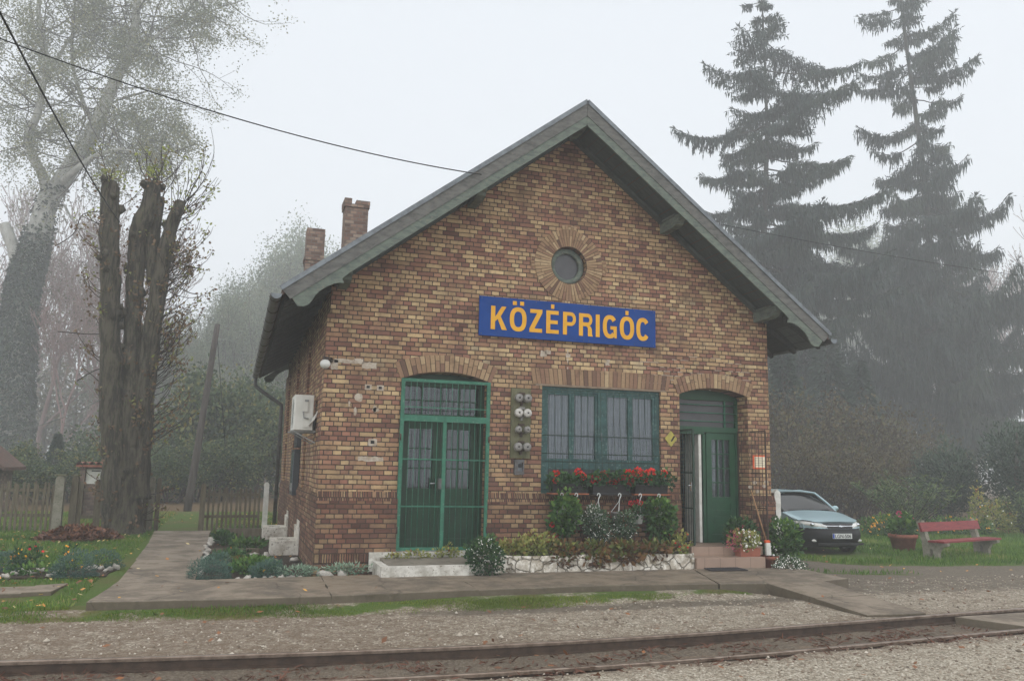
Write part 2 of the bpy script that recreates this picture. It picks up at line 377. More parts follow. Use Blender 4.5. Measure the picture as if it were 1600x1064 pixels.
M['rail_top'] = weathered('worn rail head', S(142, 128, 116), S(104, 88, 76), 9, .35, .3, .001, metallic=.7)
M['wood_tie'] = weathered('old sleeper wood', S(84, 72, 62), S(62, 53, 46), 5, .9, .8, .006, stretch=(4, .6, 4))
M['stone_white'] = weathered('white rough stone', S(196, 192, 184), S(150, 144, 134), 9, .9, .8, .01, c3=S(108, 100, 88))
M['cable'] = weathered('black cable', S(38, 40, 42), S(30, 31, 33), 5, .6, .1, .001)
M['cable_light'] = weathered('pale cable', S(120, 122, 120), S(98, 100, 98), 5, .6, .1, .001)
M['bench_red'] = weathered('faded red paint', S(128, 48, 50), S(104, 38, 42), 6, .6, .3, .003, stretch=(.4, .4, 4), c3=S(150, 84, 80))
M['car_paint'] = weathered('silver teal paint', S(150, 174, 180), S(142, 166, 172), 2, .28, .0, .001, metallic=.35, spec=.5)
M['car_black'] = weathered('dark bumper plastic', S(20, 21, 24), S(16, 17, 19), 4, .55, .1, .001)
M['car_glass'] = weathered('tinted windscreen', S(16, 19, 20), S(10, 12, 13), 3, .08, .0, .001, spec=.22)
M['chrome'] = weathered('chrome', S(200, 204, 208), S(180, 184, 188), 4, .12, .0, .001, metallic=1)
M['lamp'] = weathered('headlamp glass', S(206, 206, 200), S(170, 172, 170), 9, .12, .2, .004, spec=.8)
M['tyre'] = weathered('tyre rubber', S(30, 30, 31), S(22, 22, 23), 9, .8, .3, .003)
M['eu_blue'] = weathered('plate blue', S(24, 66, 160), S(20, 58, 146), 4, .4, .0, .001)
M['plate_white'] = weathered('plate white', S(214, 216, 214), S(200, 202, 200), 4, .4, .0, .001)
M['yellow_sign'] = weathered('faded yellow sign', S(170, 158, 78), S(148, 142, 76), 9, .6, .2, .001)
M['notice'] = weathered('notice paper', S(226, 216, 190), S(214, 204, 178), 6, .7, .1, .001)
M['notice_red'] = weathered('notice border', S(220, 96, 52), S(204, 84, 46), 6, .6, .1, .001)
M['board_dark'] = weathered('dark notice case', S(44, 50, 58), S(36, 42, 48), 5, .3, .1, .001, spec=.6)
M['board_glass'] = weathered('notice case glass', S(90, 106, 112), S(76, 92, 98), 2, .08, .0, .001, spec=.9)
M['broom_wood'] = weathered('broom stick', S(150, 116, 84), S(128, 98, 70), 7, .7, .2, .002)
M['mat_dark'] = weathered('rubber mat', S(58, 56, 58), S(46, 45, 47), 20, .9, .5, .003)
M['globe'] = weathered('lamp globe', S(206, 208, 204), S(190, 190, 186), 6, .3, .0, .001, spec=.5)
# bark, leaves
M['bark'] = weathered('mossy bark', S(94, 88, 76), S(58, 54, 48), 4.5, .95, 1.0, .05, c3=S(94, 102, 70), stretch=(2.6, 2.6, .42), thr=(.40, .60))
M['bark_pale'] = weathered('pale poplar bark', S(172, 172, 166), S(138, 138, 132), 2.2, .9, .8, .03, c3=S(98, 96, 92), stretch=(1, 1, .6))
M['bark_grey'] = weathered('grey bark', S(84, 78, 72), S(62, 58, 54), 3, .95, .8, .03)
M['bark_spruce'] = weathered('spruce bark', S(70, 68, 64), S(52, 50, 48), 4, .95, .8, .03)
M['twig'] = weathered('twigs', S(66, 57, 52), S(48, 42, 38), 4, .95, .2, .01)
M['twig_pink'] = weathered('reddish twigs', S(128, 104, 100), S(104, 86, 84), 1.5, .95, .2, .01)
M['spruce'] = leafy('spruce needles', [(0, S(22, 36, 36)), (.5, S(36, 52, 48)), (1, S(58, 70, 56))], trans=.05)
M['poplar_leaf'] = leafy('poplar leaves', [(0, S(92, 100, 82)), (.5, S(114, 120, 94)), (1, S(146, 140, 100))], trans=.25)
M['ivy'] = leafy('ivy leaves', [(0, S(18, 30, 24)), (.6, S(32, 48, 36)), (1, S(54, 70, 48))], trans=.1)
M['sprout'] = leafy('sprout leaves', [(0, S(96, 78, 62)), (.4, S(120, 96, 72)), (.7, S(126, 136, 72)), (1, S(158, 166, 88))], trans=.25)
M['wood_leaf'] = leafy('woodland leaves', [(0, S(36, 52, 36)), (.4, S(54, 74, 46)), (.75, S(80, 96, 58)), (1, S(136, 128, 72))], trans=.2)
M['brown_leaf'] = leafy('autumn leaves', [(0, S(56, 48, 37)), (.4, S(76, 66, 47)), (.7, S(98, 88, 56)), (1, S(62, 74, 46))], trans=.2)
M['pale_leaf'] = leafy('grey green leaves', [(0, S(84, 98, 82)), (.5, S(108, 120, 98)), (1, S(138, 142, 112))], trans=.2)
M['yew'] = leafy('dark evergreen leaves', [(0, S(34, 48, 42)), (.5, S(48, 66, 54)), (1, S(76, 94, 76))], trans=.08)
M['oleander'] = leafy('oleander leaves', [(0, S(46, 64, 46)), (.5, S(70, 92, 60)), (1, S(116, 128, 78))], trans=.15)
M['green'] = leafy('green leaves', [(0, S(36, 62, 34)), (.5, S(62, 98, 48)), (1, S(112, 142, 68))], trans=.2)
M['deep_green'] = leafy('deep green leaves', [(0, S(32, 54, 36)), (.5, S(48, 80, 48)), (1, S(82, 114, 62))], trans=.15)
M['lavender'] = leafy('blue green needles', [(0, S(44, 66, 62)), (.5, S(66, 94, 84)), (1, S(100, 126, 110))], trans=.1)
M['silver_dark'] = leafy('grey green leaves dark', [(0, S(38, 58, 44)), (.5, S(62, 84, 60)), (1, S(98, 118, 86))], trans=.1)
M['silver'] = leafy('silver green leaves', [(0, S(84, 110, 94)), (.5, S(118, 144, 122)), (1, S(160, 178, 156))], trans=.15)
M['sedum'] = leafy('yellow green leaves', [(0, S(86, 98, 52)), (.4, S(128, 136, 72)), (.7, S(158, 156, 90)), (1, S(128, 84, 60))], trans=.2)
M['bergenia'] = leafy('russet leaves', [(0, S(64, 46, 38)), (.3, S(106, 76, 50)), (.5, S(126, 96, 58)), (.65, S(84, 92, 50)), (.85, S(96, 108, 56)), (1, S(132, 136, 76))], trans=.2)
M['daisy'] = leafy('white flower heads', [(0, S(226, 226, 220)), (1, S(240, 238, 228))], trans=.1)
M['red_flower'] = leafy('red petals', [(0, S(168, 22, 40)), (.5, S(200, 30, 40)), (1, S(236, 66, 52))], trans=.2)
M['pink_flower'] = leafy('pink petals', [(0, S(176, 60, 96)), (1, S(214, 110, 136))], trans=.2)
M['orange_flower'] = leafy('orange petals', [(0, S(226, 140, 40)), (1, S(240, 184, 60))], trans=.2)
M['fallen'] = leafy('fallen leaves', [(0, S(96, 66, 48)), (.35, S(140, 92, 56)), (.6, S(206, 146, 70)), (.8, S(222, 184, 96)), (1, S(214, 196, 150))], trans=.1)
M['heap_leaf'] = leafy('dead brown leaves', [(0, S(74, 50, 40)), (.5, S(104, 68, 52)), (1, S(140, 98, 72))], trans=.1)
M['blade'] = leafy('grass blades', [(0, S(58, 86, 34)), (.5, S(84, 118, 44)), (.85, S(116, 140, 60)), (1, S(150, 142, 90))], trans=.25)
M['moss'] = leafy('mossy blades', [(0, S(70, 86, 34)), (.5, S(98, 116, 42)), (.85, S(126, 136, 56)), (1, S(132, 118, 84))], trans=.2)
def pebble_mat():
    t = NT('gravel stones'); co = t.obj(); n = t.noise(co, 60, 3, .6)
    col = t.ramp(t.tint(), [(0, S(92, 82, 72)), (.3, S(142, 128, 112)), (.65, S(166, 157, 142)), (1, S(196, 188, 175))])
    return t.done(t.mix(t.math('MULTIPLY', n, .35), col, S(110, 98, 84)), .9, None, 0, .25)
M['pebble'] = pebble_mat()
def ground_mat():
    t = NT('ground'); co = t.obj()
    at_ = lambda nm: t.n('Attribute', attribute_name=nm).outputs['Fac']
    n_big = t.noise(co, .9, 5, .65); n_mid = t.noise(co, 4.5, 6, .7); n_fine = t.noise(co, 30, 4, .7)
    vor = t.n('TexVoronoi', {'Vector': co, 'Scale': 46.0}); vd = vor.outputs['Distance']; vc = t.n('SeparateXYZ', {0: vor.outputs['Color']}).outputs[0]
    vor2 = t.n('TexVoronoi', {'Vector': co, 'Scale': 95.0}); vc2 = t.n('SeparateXYZ', {0: vor2.outputs['Color']}).outputs[0]
    peb = t.ramp(t.math('ADD', t.math('MULTIPLY', vc, .6), t.math('MULTIPLY', vc2, .4)), [(0, S(82, 76, 66)), (.3, S(128, 119, 104)), (.6, S(160, 151, 135)), (1, S(204, 197, 183))])
    # brown litter lies in irregular patches over the stones
    n_hi = t.noise(co, 15, 5, .7)
    lit = t.math('ADD', t.math('MULTIPLY', at_('litter'), .55), t.math('ADD', t.math('MULTIPLY', t.math('SUBTRACT', n_mid, .5), .75), t.math('MULTIPLY', t.math('SUBTRACT', n_hi, .5), .8)))
    litm = t.smooth(lit, .06, .46)
    litc = t.mix(n_fine, S(72, 58, 47), S(122, 102, 83))
    col = t.mix(t.math('MULTIPLY', litm, .8), peb, litc)
    dm = t.smooth(t.math('ADD', at_('dirt'), t.math('MULTIPLY', t.math('SUBTRACT', n_mid, .5), .9)), .35, .65)
    dirt = t.mix(t.smooth(n_fine, .45, .7), t.mix(n_big, S(72, 65, 56), S(98, 89, 77)), S(126, 117, 103))
    col = t.mix(t.math('MULTIPLY', dm, .85), col, dirt)
    gm = t.smooth(t.math('ADD', at_('grass'), t.math('MULTIPLY', t.math('SUBTRACT', n_mid, .5), .8)), .4, .62)
    gr = t.mix(n_fine, S(50, 68, 28), S(92, 114, 46)); gr = t.mix(t.smooth(n_big, .45, .7), gr, t.mix(n_fine, S(70, 64, 40), S(112, 104, 62)))
    col = t.mix(gm, col, gr)
    fm = t.smooth(t.math('ADD', at_('forest'), t.math('MULTIPLY', t.math('SUBTRACT', n_mid, .5), .5)), .4, .6)
    col = t.mix(fm, col, t.mix(n_fine, S(66, 54, 42), S(116, 96, 66)))
    h = t.math('ADD', t.math('MULTIPLY', t.math('SUBTRACT', 1, vd), .9), t.math('ADD', t.math('MULTIPLY', n_fine, .5), t.math('MULTIPLY', n_mid, 1.2)))
    return t.done(col, .92, t.bump(h, .9, .022), 0, .2)
M['ground'] = ground_mat()
# ------------------------------------------------------------------ ground, paths, track
PATHZ = -.26
def sst(x, a, b):
    t = max(0, min(1, (x-a)/(b-a))); return t*t*(3-2*t)
def rail_y(x): return -5.44+.78*(1-math.exp(-((x-1.35)/6.2)**2))
GAUGE = .80
def gh(x, y):
    z = -.42
    z += .09*sst(y, -2.3, -.2)*(1-sst(x, 2, 6))                  # lawn on the left lies a little higher
    z -= .07*sst(x, 8, 12)*sst(y, -2.0, 1.0)                      # the yard on the right lies a little lower
    z += .075*math.exp(-((y+2.35)/.5)**2)*(1-sst(x, 5.6, 6.4))*sst(x, -9, -2.6)
    z += .035*sst(x, 5.4, 6.3)*(1-sst(x, 7.2, 8.2))*(1-sst(y, -3.4, -2.6))*sst(y, -5.0, -4.6)
    ry = rail_y(x)
    if ry-GAUGE+.04 < y < ry-.04: z -= .012
    if y < ry-GAUGE-.03: z += .025
    z += .012*mnoise.noise(Vector((x*1.1, y*1.1, 3)))+.006*mnoise.noise(Vector((x*4, y*4, 7)))
    if y > 14 or abs(x) > 26: z += .12*mnoise.noise(Vector((x*.08, y*.08, 1)))*sst(abs(y)+abs(x), 20, 60)
    return z
def axis(fine0, fine1, step, far0, far1):
    a = list(np.arange(fine0, fine1+1e-6, step)); g = step; x = fine0; lo = []
    while x > far0: g *= 1.28; x -= g; lo.append(max(x, far0))
    g = step; x = a[-1]; hi = []
    while x < far1: g *= 1.28; x += g; hi.append(min(x, far1))
    return lo[::-1]+[float(q) for q in a]+hi
def lerp_pts(pts, x):
    for (x0, y0), (x1, y1) in zip(pts, pts[1:]):
        if x <= x1: return y0+(y1-y0)*max(0, min(1, (x-x0)/(x1-x0)))
    return pts[-1][1]
def g_weight(x, y):
    g = 0
    if x < 1.0 and y > -2.4: g = max(g, .85*(1-sst(x, -.2, .6)))
    # strip along the front edge of the path
    front = lerp_pts([(-9, -2.6), (-3, -2.9), (0, -3.06), (2, -3.06), (3.6, -2.9), (5, -2.72), (6.2, -2.6)], x)
    if x < 6.3 and y > front-.05: g = max(g, (.62+.5*mnoise.noise(Vector((x*1.1, y*2.2, 21))))*(1-sst(x, 5.9, 6.3))*sst(y, front-.3, front+.2))
    # the verge on the right with the bench
    edge = lerp_pts([(9.5, 4.0), (10.6, 1.3), (11.5, .9), (13, .55), (16, .2), (22, -.3), (60, -1)], x)
    if x > 9.4: g = max(g, .95*sst(y, edge-.3, edge+.35))
    if 8.6 < x < 10.9: g = max(g, .6*math.exp(-((y-(-.3-.28*(x-9)))/.28)**2))
    return g
def d_weight(x, y):
    d = 0
    if x > 7.6 and y > -1.6: d = sst(y, -1.9, -.9)
    d = max(d, .62*sst(x, 6.8, 8)*sst(y, -3.9, -2.4))
    if y < -2.4 and x < 6.4: d = max(d, .75*math.exp(-((y+3.12)/.28)**2)*sst(x, -1, 2))
    ry = rail_y(x)
    if ry-GAUGE < y < ry: d = max(d, .32)
    if -.06 < ry-y < .5: d = max(d, .62)
    return d
def l_weight(x, y):
    ry = rail_y(x)
    if y > ry: return .38+.35*math.exp(-((y-ry-.15)/.35)**2)+.25*(1-sst(x, -1, 4))
    if y > ry-GAUGE: return 1.0
    return .18+.45*math.exp(-((y-ry+GAUGE)/.25)**2)
def f_weight(x, y):
    f = sst(y, 15, 20)
    if x > 8: f = max(f, sst(y, 9, 13))
    return max(f, sst(-x, 14, 20)*sst(y, -2, 2))*.9
xs = axis(-9, 20, .12, -420, 420); ys = axis(-9.5, 12, .12, -60, 520)
V = []; W = {'grass': [], 'dirt': [], 'litter': [], 'forest': []}
for y in ys:
    for x in xs:
        V.append((x, y, gh(x, y)))
        W['grass'].append(g_weight(x, y)); W['dirt'].append(d_weight(x, y)); W['litter'].append(l_weight(x, y)); W['forest'].append(f_weight(x, y))
nx = len(xs)
me = bpy.data.meshes.new('ground')
me.from_pydata(V, [], [(j*nx+i, j*nx+i+1, (j+1)*nx+i+1, (j+1)*nx+i) for j in range(len(ys)-1) for i in range(nx-1)])
for k, v in W.items():
    a = me.attributes.new(k, 'FLOAT', 'POINT'); a.data.foreach_set('value', np.array(v, np.float32))
me.polygons.foreach_set('use_smooth', np.ones(len(me.polygons), bool))
me.materials.append(M['ground'])
ground = bpy.data.objects.new('ground', me); COL.objects.link(ground); tag(ground, kind='structure')

# concrete paving: slabs butted with narrow joints, edges broken
def ragged(poly, amp, step=.16, seed=0):
    out = []
    for i, (a, b) in enumerate(zip(poly, poly[1:]+poly[:1])):
        a = Vector(a); b = Vector(b); n = max(1, int((b-a).length/step)); nn = Vector((-(b-a).y, (b-a).x)).normalized()
        for k in range(n):
            p = a+(b-a)*k/n
            out.append(tuple(p+nn*amp*mnoise.noise(Vector((p.x*2.7, p.y*2.7, seed)))*(1 if k else 0)))
    return out
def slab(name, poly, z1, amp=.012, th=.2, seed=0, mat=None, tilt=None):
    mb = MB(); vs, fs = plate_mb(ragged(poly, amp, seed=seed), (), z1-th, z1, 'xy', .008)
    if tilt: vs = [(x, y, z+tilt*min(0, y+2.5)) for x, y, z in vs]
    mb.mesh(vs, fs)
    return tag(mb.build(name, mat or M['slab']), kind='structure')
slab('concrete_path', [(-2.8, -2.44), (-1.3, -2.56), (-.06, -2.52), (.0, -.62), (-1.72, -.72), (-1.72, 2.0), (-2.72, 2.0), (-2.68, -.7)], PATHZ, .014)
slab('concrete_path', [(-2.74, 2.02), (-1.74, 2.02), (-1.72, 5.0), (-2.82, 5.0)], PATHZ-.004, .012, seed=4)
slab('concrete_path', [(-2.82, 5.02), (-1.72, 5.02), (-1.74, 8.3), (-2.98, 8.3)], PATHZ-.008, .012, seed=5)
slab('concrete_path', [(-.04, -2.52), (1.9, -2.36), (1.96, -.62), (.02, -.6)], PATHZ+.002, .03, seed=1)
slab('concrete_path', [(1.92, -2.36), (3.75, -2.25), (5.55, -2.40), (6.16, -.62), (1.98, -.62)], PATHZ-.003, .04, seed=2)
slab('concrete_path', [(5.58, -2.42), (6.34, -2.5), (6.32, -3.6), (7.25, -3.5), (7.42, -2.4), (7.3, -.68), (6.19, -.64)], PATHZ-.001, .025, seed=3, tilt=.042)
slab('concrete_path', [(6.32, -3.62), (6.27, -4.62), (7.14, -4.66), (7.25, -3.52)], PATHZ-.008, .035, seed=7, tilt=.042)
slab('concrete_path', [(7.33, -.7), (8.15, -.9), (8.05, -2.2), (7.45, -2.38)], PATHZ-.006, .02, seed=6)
slab('garden_path', [(-9, -1.5), (-3.75, -1.15), (-3.72, -.52), (-9, -.75)], gh(-4, -.8)+.03, .015, .12, 8)
slab('garden_path', [(-3.73, -1.15), (-3.42, -1.1), (-3.35, -.36), (-3.7, -.52)], gh(-3.5, -.8)+.034, .015, .12, 9)
cx0, cx1 = 7.25, 10.6
slab('crossing_slab', [(cx0, rail_y(cx0)-.06), (cx0+.3, rail_y(cx0)-GAUGE+.07), (cx1, rail_y(cx1)-GAUGE+.07), (cx1+.2, rail_y(cx1)-.06)], -.345, .012, .14, 10)
# rails: head, web and foot, following the gentle bend
def rail(name, off, ztop, label):
    t = thing(name, label, 'rail', (1, rail_y(1)+off, ztop-.11), 'rails of the track')
    X = [x*.25 for x in range(-90, 241)]
    P = [Vector((x, rail_y(x)+off, 0)) for x in X]
    prof = [(-.05, -.115), (-.05, -.102), (-.011, -.09), (-.009, -.034), (-.027, -.026), (-.028, -.001), (.028, -.001), (.027, -.026), (.009, -.034), (.011, -.09), (.05, -.102), (.05, -.115)]
    b = MB(); vs = []
    for i, p in enumerate(P):
        d = (P[min(i+1, len(P)-1)]-P[max(i-1, 0)]).normalized(); s = Vector((-d.y, d.x, 0))
        wob = .006*mnoise.noise(Vector((p.x*.7, off, 2)))
        vs += [p+s*(a+wob)+Vector((0, 0, ztop+c)) for a, c in prof]
    n = len(prof); b.mesh(vs, [(i*n+k, i*n+(k+1) % n, (i+1)*n+(k+1) % n, (i+1)*n+k) for i in range(len(P)-1) for k in range(n)])
    b.build('rail_body', M['rail'], t)
    h = MB(); vs = []
    for i, p in enumerate(P):
        d = (P[min(i+1, len(P)-1)]-P[max(i-1, 0)]).normalized(); s = Vector((-d.y, d.x, 0)); wob = .006*mnoise.noise(Vector((p.x*.7, off, 2)))
        vs += [p+s*(a+wob)+Vector((0, 0, ztop+c)) for a, c in [(-.0295, -.027), (-.0295, -.002), (-.018, .005), (.018, .005), (.0295, -.002), (.0295, -.027)]]
    h.mesh(vs, [(i*6+k, i*6+k+1, (i+1)*6+k+1, (i+1)*6+k) for i in range(len(P)-1) for k in range(5)])
    h.build('rail_head', M['rail_top'], t)
    return t
rail('rail', 0, -.318, 'rusty rail nearer the brick station, standing clear of the gravel')
rail('rail', -GAUGE, -.372, 'rusty rail farther from the station, sunk nearly flush in pale gravel')

# loose stones of the gravel, near the camera
def inside_path(x, y):
    return (-2.85 < x < 6.2 and -2.55 < y < -.5) or (6.2 < x < 7.5 and -4.8 < y) or (-3 < x < -1.7 and y > -2.6) or (7.3 < x < 8.2 and -2.5 < y < -.6) or (x > 7.2 and rail_y(x)-GAUGE < y < rail_y(x) and x < 10.7)
st = MB(); oct_ = [(1,0,0),(-1,0,0),(0,1,0),(0,-1,0),(0,0,1),(0,0,-1)]; of = [(0,2,4),(2,1,4),(1,3,4),(3,0,4),(2,0,5),(1,2,5),(3,1,5),(0,3,5)]
cnt = 0
while cnt < 12000:
    x = rng.uniform(-5, 13); y = rng.uniform(-9.2, -1.2)
    if inside_path(x, y) or g_weight(x, y) > .45: continue
    if abs(y-rail_y(x)) < .05 or abs(y-rail_y(x)+GAUGE) < .05: continue
    dens = .55-.5*l_weight(x, y)-.3*d_weight(x, y)
    if rng.random() > dens+.05: continue
    r = rng.uniform(.006, .017) if rng.random() < .96 else rng.uniform(.018, .032)
    z = gh(x, y)+r*.25; a = rng.uniform(0, 6.28); ca, sa = math.cos(a), math.sin(a); q = [rng.uniform(.7, 1.3) for _ in range(6)]
    vs = []
    for k, (i, j, l) in enumerate(oct_):
        vs.append((x+(i*ca-j*sa)*r*q[k], y+(i*sa+j*ca)*r*q[k], z+l*r*.75*q[k]))
    st.mesh(vs, of, rng.random()); cnt += 1
tag(st.build('gravel', M['pebble']), 'loose pale stones of the track gravel', kind='stuff')

# grass: short blades thrown over the green patches, longer on the right
def grass(name, n, xr, yr, hmin, hmax, mat, minw, tlo=0, skip=None, label=''):
    P = []; D = []; L = []; T = []; k = 0; tries = 0
    while k < n and tries < n*8:
        tries += 1
        x = rng.uniform(*xr); y = rng.uniform(*yr)
        if inside_path(x, y): continue
        if skip and skip(x, y): continue
        w = g_weight(x, y)+.55*(mnoise.noise(Vector((x*1.3, y*1.3, 5))))+.2*mnoise.noise(Vector((x*5, y*5, 9)))
        if w < minw+rng.random()*.4: continue
        P.append((x, y, gh(x, y)-.005)); D.append((rng.uniform(-.6, .6), rng.uniform(-.6, .6), 1)); h = rng.uniform(hmin, hmax)*(.6+.6*min(1, w)); L.append(h)
        T.append(min(1, max(0, tlo+.45+.5*mnoise.noise(Vector((x*.8, y*.8, 2)))+rng.uniform(-.3, .3)))); k += 1
    b = MB(); P = np.array(P); b.leaves(P, np.array(D), nrg.normal(size=P.shape), np.array(L), np.array(L)*.11+.004, np.array(T))
    return tag(b.build(name, mat), label, kind='stuff')
grass('grass', 52000, (-9, -.2), (-2.9, 10.5), .025, .075, M['blade'], .25, 0, lambda x, y: (-1.75 < x < -.1 and -.7 < y < 8) or (-5.2 < x < -2.9 and .15 < y < 1.45) or (x < -3.3 and -1.5 < y < -.4), 'short green lawn grass left of the path')
grass('grass', 16000, (-4.5, 6.6), (-3.25, -2.25), .012, .045, M['moss'], .22, 0, None, 'mossy strip of grass along the concrete path edge')
grass('grass', 46000, (8.5, 24), (-1.2, 10), .05, .14, M['blade'], .3, .0, lambda x, y: 10.9 < x < 13 and y > 1.8 and y < 8, 'longer grass of the verge around the bench')
grass('grass', 16000, (-9, 0), (10.5, 17), .04, .11, M['blade'], .2, .25, None, 'rough grass beyond the garden gate')
# dry brown stalks lying along and between the rails
P = []; D = []
for _ in range(7000):
    x = rng.uniform(-5, 10.5); ry = rail_y(x); q = rng.random()
    y = ry-rng.uniform(.06, GAUGE-.05) if q < .6 else (ry+abs(rng.gauss(.04, .16)) if q < .8 else ry-GAUGE-abs(rng.gauss(.04, .14)))
    if inside_path(x, y) or mnoise.noise(Vector((x*1.7, y*3, 33)))+rng.uniform(-.3, .3) < -.05: continue
    P.append((x, y, gh(x, y)+.004)); a = rng.uniform(0, 6.28); D.append((math.cos(a), math.sin(a), abs(rng.gauss(.15, .25))))
b = MB(); P = np.array(P); b.leaves(P, np.array(D), nrg.normal(size=P.shape)+np.array((0, 0, 1)), nrg.uniform(.04, .13, len(P)), nrg.uniform(.006, .022, len(P)), nrg.random(len(P))*.5)
tag(b.build('dry_litter', M['heap_leaf']), 'dry brown stalks and leaf bits along the rails', kind='stuff')
# fallen leaves
P = []; T = []
for _ in range(1900):
    q = rng.random()
    if q < .26: x, y = rng.uniform(-6, -2.9), rng.uniform(-2.4, 9)
    elif q < .62: x, y = rng.uniform(-5, .5), rng.uniform(9.5, 16)
    elif q < .68: x, y = rng.uniform(-2.8, 1), rng.uniform(-2.5, 8)
    elif q < .84: x, y = rng.uniform(-4, 10), rng.uniform(-8, -2.6)
    else: x, y = rng.uniform(8, 20), rng.uniform(-2, 8)
    if q > .68 and rng.random() < .45: continue
    z = gh(x, y)+.035
    if inside_path(x, y):
        if rng.random() < .6: continue
        z = PATHZ+.012
    P.append((x, y, z)); T.append(rng.random() if q < .68 or q > .84 else rng.random()*.35)
P = np.array(P); D = nrg.normal(size=P.shape); D[:, 2] *= .25; N = nrg.normal(size=P.shape)*.3; N[:, 2] = 1
b = MB(); b.leaves(P, D, N, nrg.uniform(.04, .10, len(P)), nrg.uniform(.03, .065, len(P)), np.array(T))
tag(b.build('fallen_leaves', M['fallen']), 'yellow and brown fallen leaves lying on the ground', kind='stuff')
# ------------------------------------------------------------------ the station building
WD = 8.2578; XM = WD/2; LEN = 10.9; OV = .795; XE = .806; ZR = 7.685; ZE = 3.923; SL = (ZR-ZE)/(XM+XE)
def roofz(x): return ZR-SL*abs(x-XM)
H = thing('station_building', 'brick railway station house with steep gable, green doors and two chimneys', 'house', (XM, 0, -.3))
def arc(x0, x1, zs, rise, n=14):
    w = (x1-x0)/2; r = (w*w+rise*rise)/(2*rise); cx = (x0+x1)/2; cz = zs+rise-r; a = math.asin(w/r)
    return [(cx+r*math.sin(t), cz+r*math.cos(t)) for t in [a-2*a*i/n for i in range(n+1)]], (cx, cz, r, a)
LX0, LX1, LZ = 1.215, 2.69, 2.775
RX0, RX1, RZ = 6.335, 7.785, 2.757
WX0, WX1, WZ0, WZ1 = 3.655, 5.945, .945, 2.775
la, laA = arc(LX0, LX1, LZ, .135); ra, raA = arc(RX0, RX1, RZ, .135)
CX, CZ = 4.131, 4.955
circ = [(CX+.335*math.cos(2*math.pi*i/40), CZ+.335*math.sin(2*math.pi*i/40)) for i in range(40)]
wallz = lambda x: roofz(x)-.26
out = [(0, -.3), (LX0, -.3)]
outer = [(0, .0), (0, wallz(0)), (XM, wallz(XM)), (WD, wallz(WD)), (WD, 0), (RX1, 0), (RX1, RZ)]+ra[1:-1]+[(RX0, RZ), (RX0, 0), (LX1, 0), (LX1, LZ)]+la[1:-1]+[(LX0, LZ), (LX0, 0)]
mb = MB()
vs, fs = plate_mb(outer, ([(WX0, WZ0), (WX1, WZ0), (WX1, WZ1), (WX0, WZ1)], circ), 0, .42)
mb.mesh(vs, fs)
mb.box(0, .42, .421, LEN-.42, 0, wallz(.0)); mb.box(WD-.42, WD, .421, LEN-.42, 0, wallz(0))
mb.prism([(0, 0), (WD, 0), (WD, wallz(0)), (XM, wallz(XM)), (0, wallz(0))], LEN-.42, LEN)
# pilaster strips on the long left side
for y0, y1 in ((.0, 1.15), (3.35, 3.95), (6.4, 7.0), (9.6, LEN)): mb.box(-.045, -.0005, y0+.002, y1, .9, 3.75)
mb.build('wall', M['brick'], H)
# plinth, proud of the wall, with a sloping upright course on top
so = MB()
for x0, x1 in ((-.055, LX0-.01), (LX1+.01, RX0-.01), (RX1+.01, WD+.055)):
    pm = MB(); pm.box(x0, x1, -.055, -.0015, -.34, .80); pm.build('plinth', M['plinth'], H); so = MB()
    so.prism([(-.055-.008, .8015), (-.0012, .8015), (-.0012, .945), (-.012, .945)], x0, x1, plane='yz'); so.build('plinth_cap', M['soldier'], H)
so = MB(); pm = MB(); pm.box(-.055, -.0015, -.0005, LEN, -.34, .80); pm.build('plinth', M['plinth'], H); pm = MB(); pm.box(WD+.0015, WD+.055, -.0005, LEN, -.34, .80)
so.mesh([(-.063, -.054, .8015), (-.0012, -.054, .8015), (-.0012, -.054, .945), (-.012, -.054, .945), (-.063, LEN, .8015), (-.0012, LEN, .8015), (-.0012, LEN, .945), (-.012, LEN, .945)], [(0,3,2,1),(4,5,6,7),(0,4,7,3),(0,1,5,4),(3,7,6,2)])
pm.build('plinth', M['plinth'], H); so.build('plinth_cap', M['soldier'], H)
pb = MB(); pb.box(-.064, LX0-.02, -.064, -.056, -.14, .0); pb.box(-.064, -.056, -.055, LEN, -.14, 0); pb.build('plinth_course', M['soldier'], H)
# arches: every voussoir a real brick, set a touch proud
def ring(mb, cx, cz, r0, r1, a0, a1, n, y0=-.012, jit=.004, gap=.012):
    for i in range(n):
        t0 = a0+(a1-a0)*i/n; t1 = a0+(a1-a0)*(i+1)/n
        split = [r0, r0+(r1-r0)*(.5 if i % 2 else .33), r1] if rng.random() < .75 else [r0, r1]
        if i % 2 == 0 and len(split) == 3: split[1] = r0+(r1-r0)*.66
        yy = y0-rng.uniform(0, jit)
        for p, q in zip(split, split[1:]):
            g = gap/2; A0, A1 = t0+g/q*(1 if a1 > a0 else -1), t1-g/q*(1 if a1 > a0 else -1); p_ = p+g*.6; q_ = q-g*.6
            P = [(cx+rr*math.sin(t), cz+rr*math.cos(t)) for rr, t in ((p_, A0), (q_, A0), (q_, A1), (p_, A1))]
            mb.prism(P, yy, .06, min(1, max(0, rng.gauss(.55, .25))))
ar = MB(); ring(ar, laA[0], laA[1], laA[2]+.004, laA[2]+.29, -laA[3]-.02, laA[3]+.02, 21); ar.build('door_arch', M['arch'], H)
ar = MB(); ring(ar, raA[0], raA[1], raA[2]+.004, raA[2]+.28, -raA[3]-.02, raA[3]+.02, 20); ar.build('door_arch', M['arch'], H)
ar = MB(); n = 33
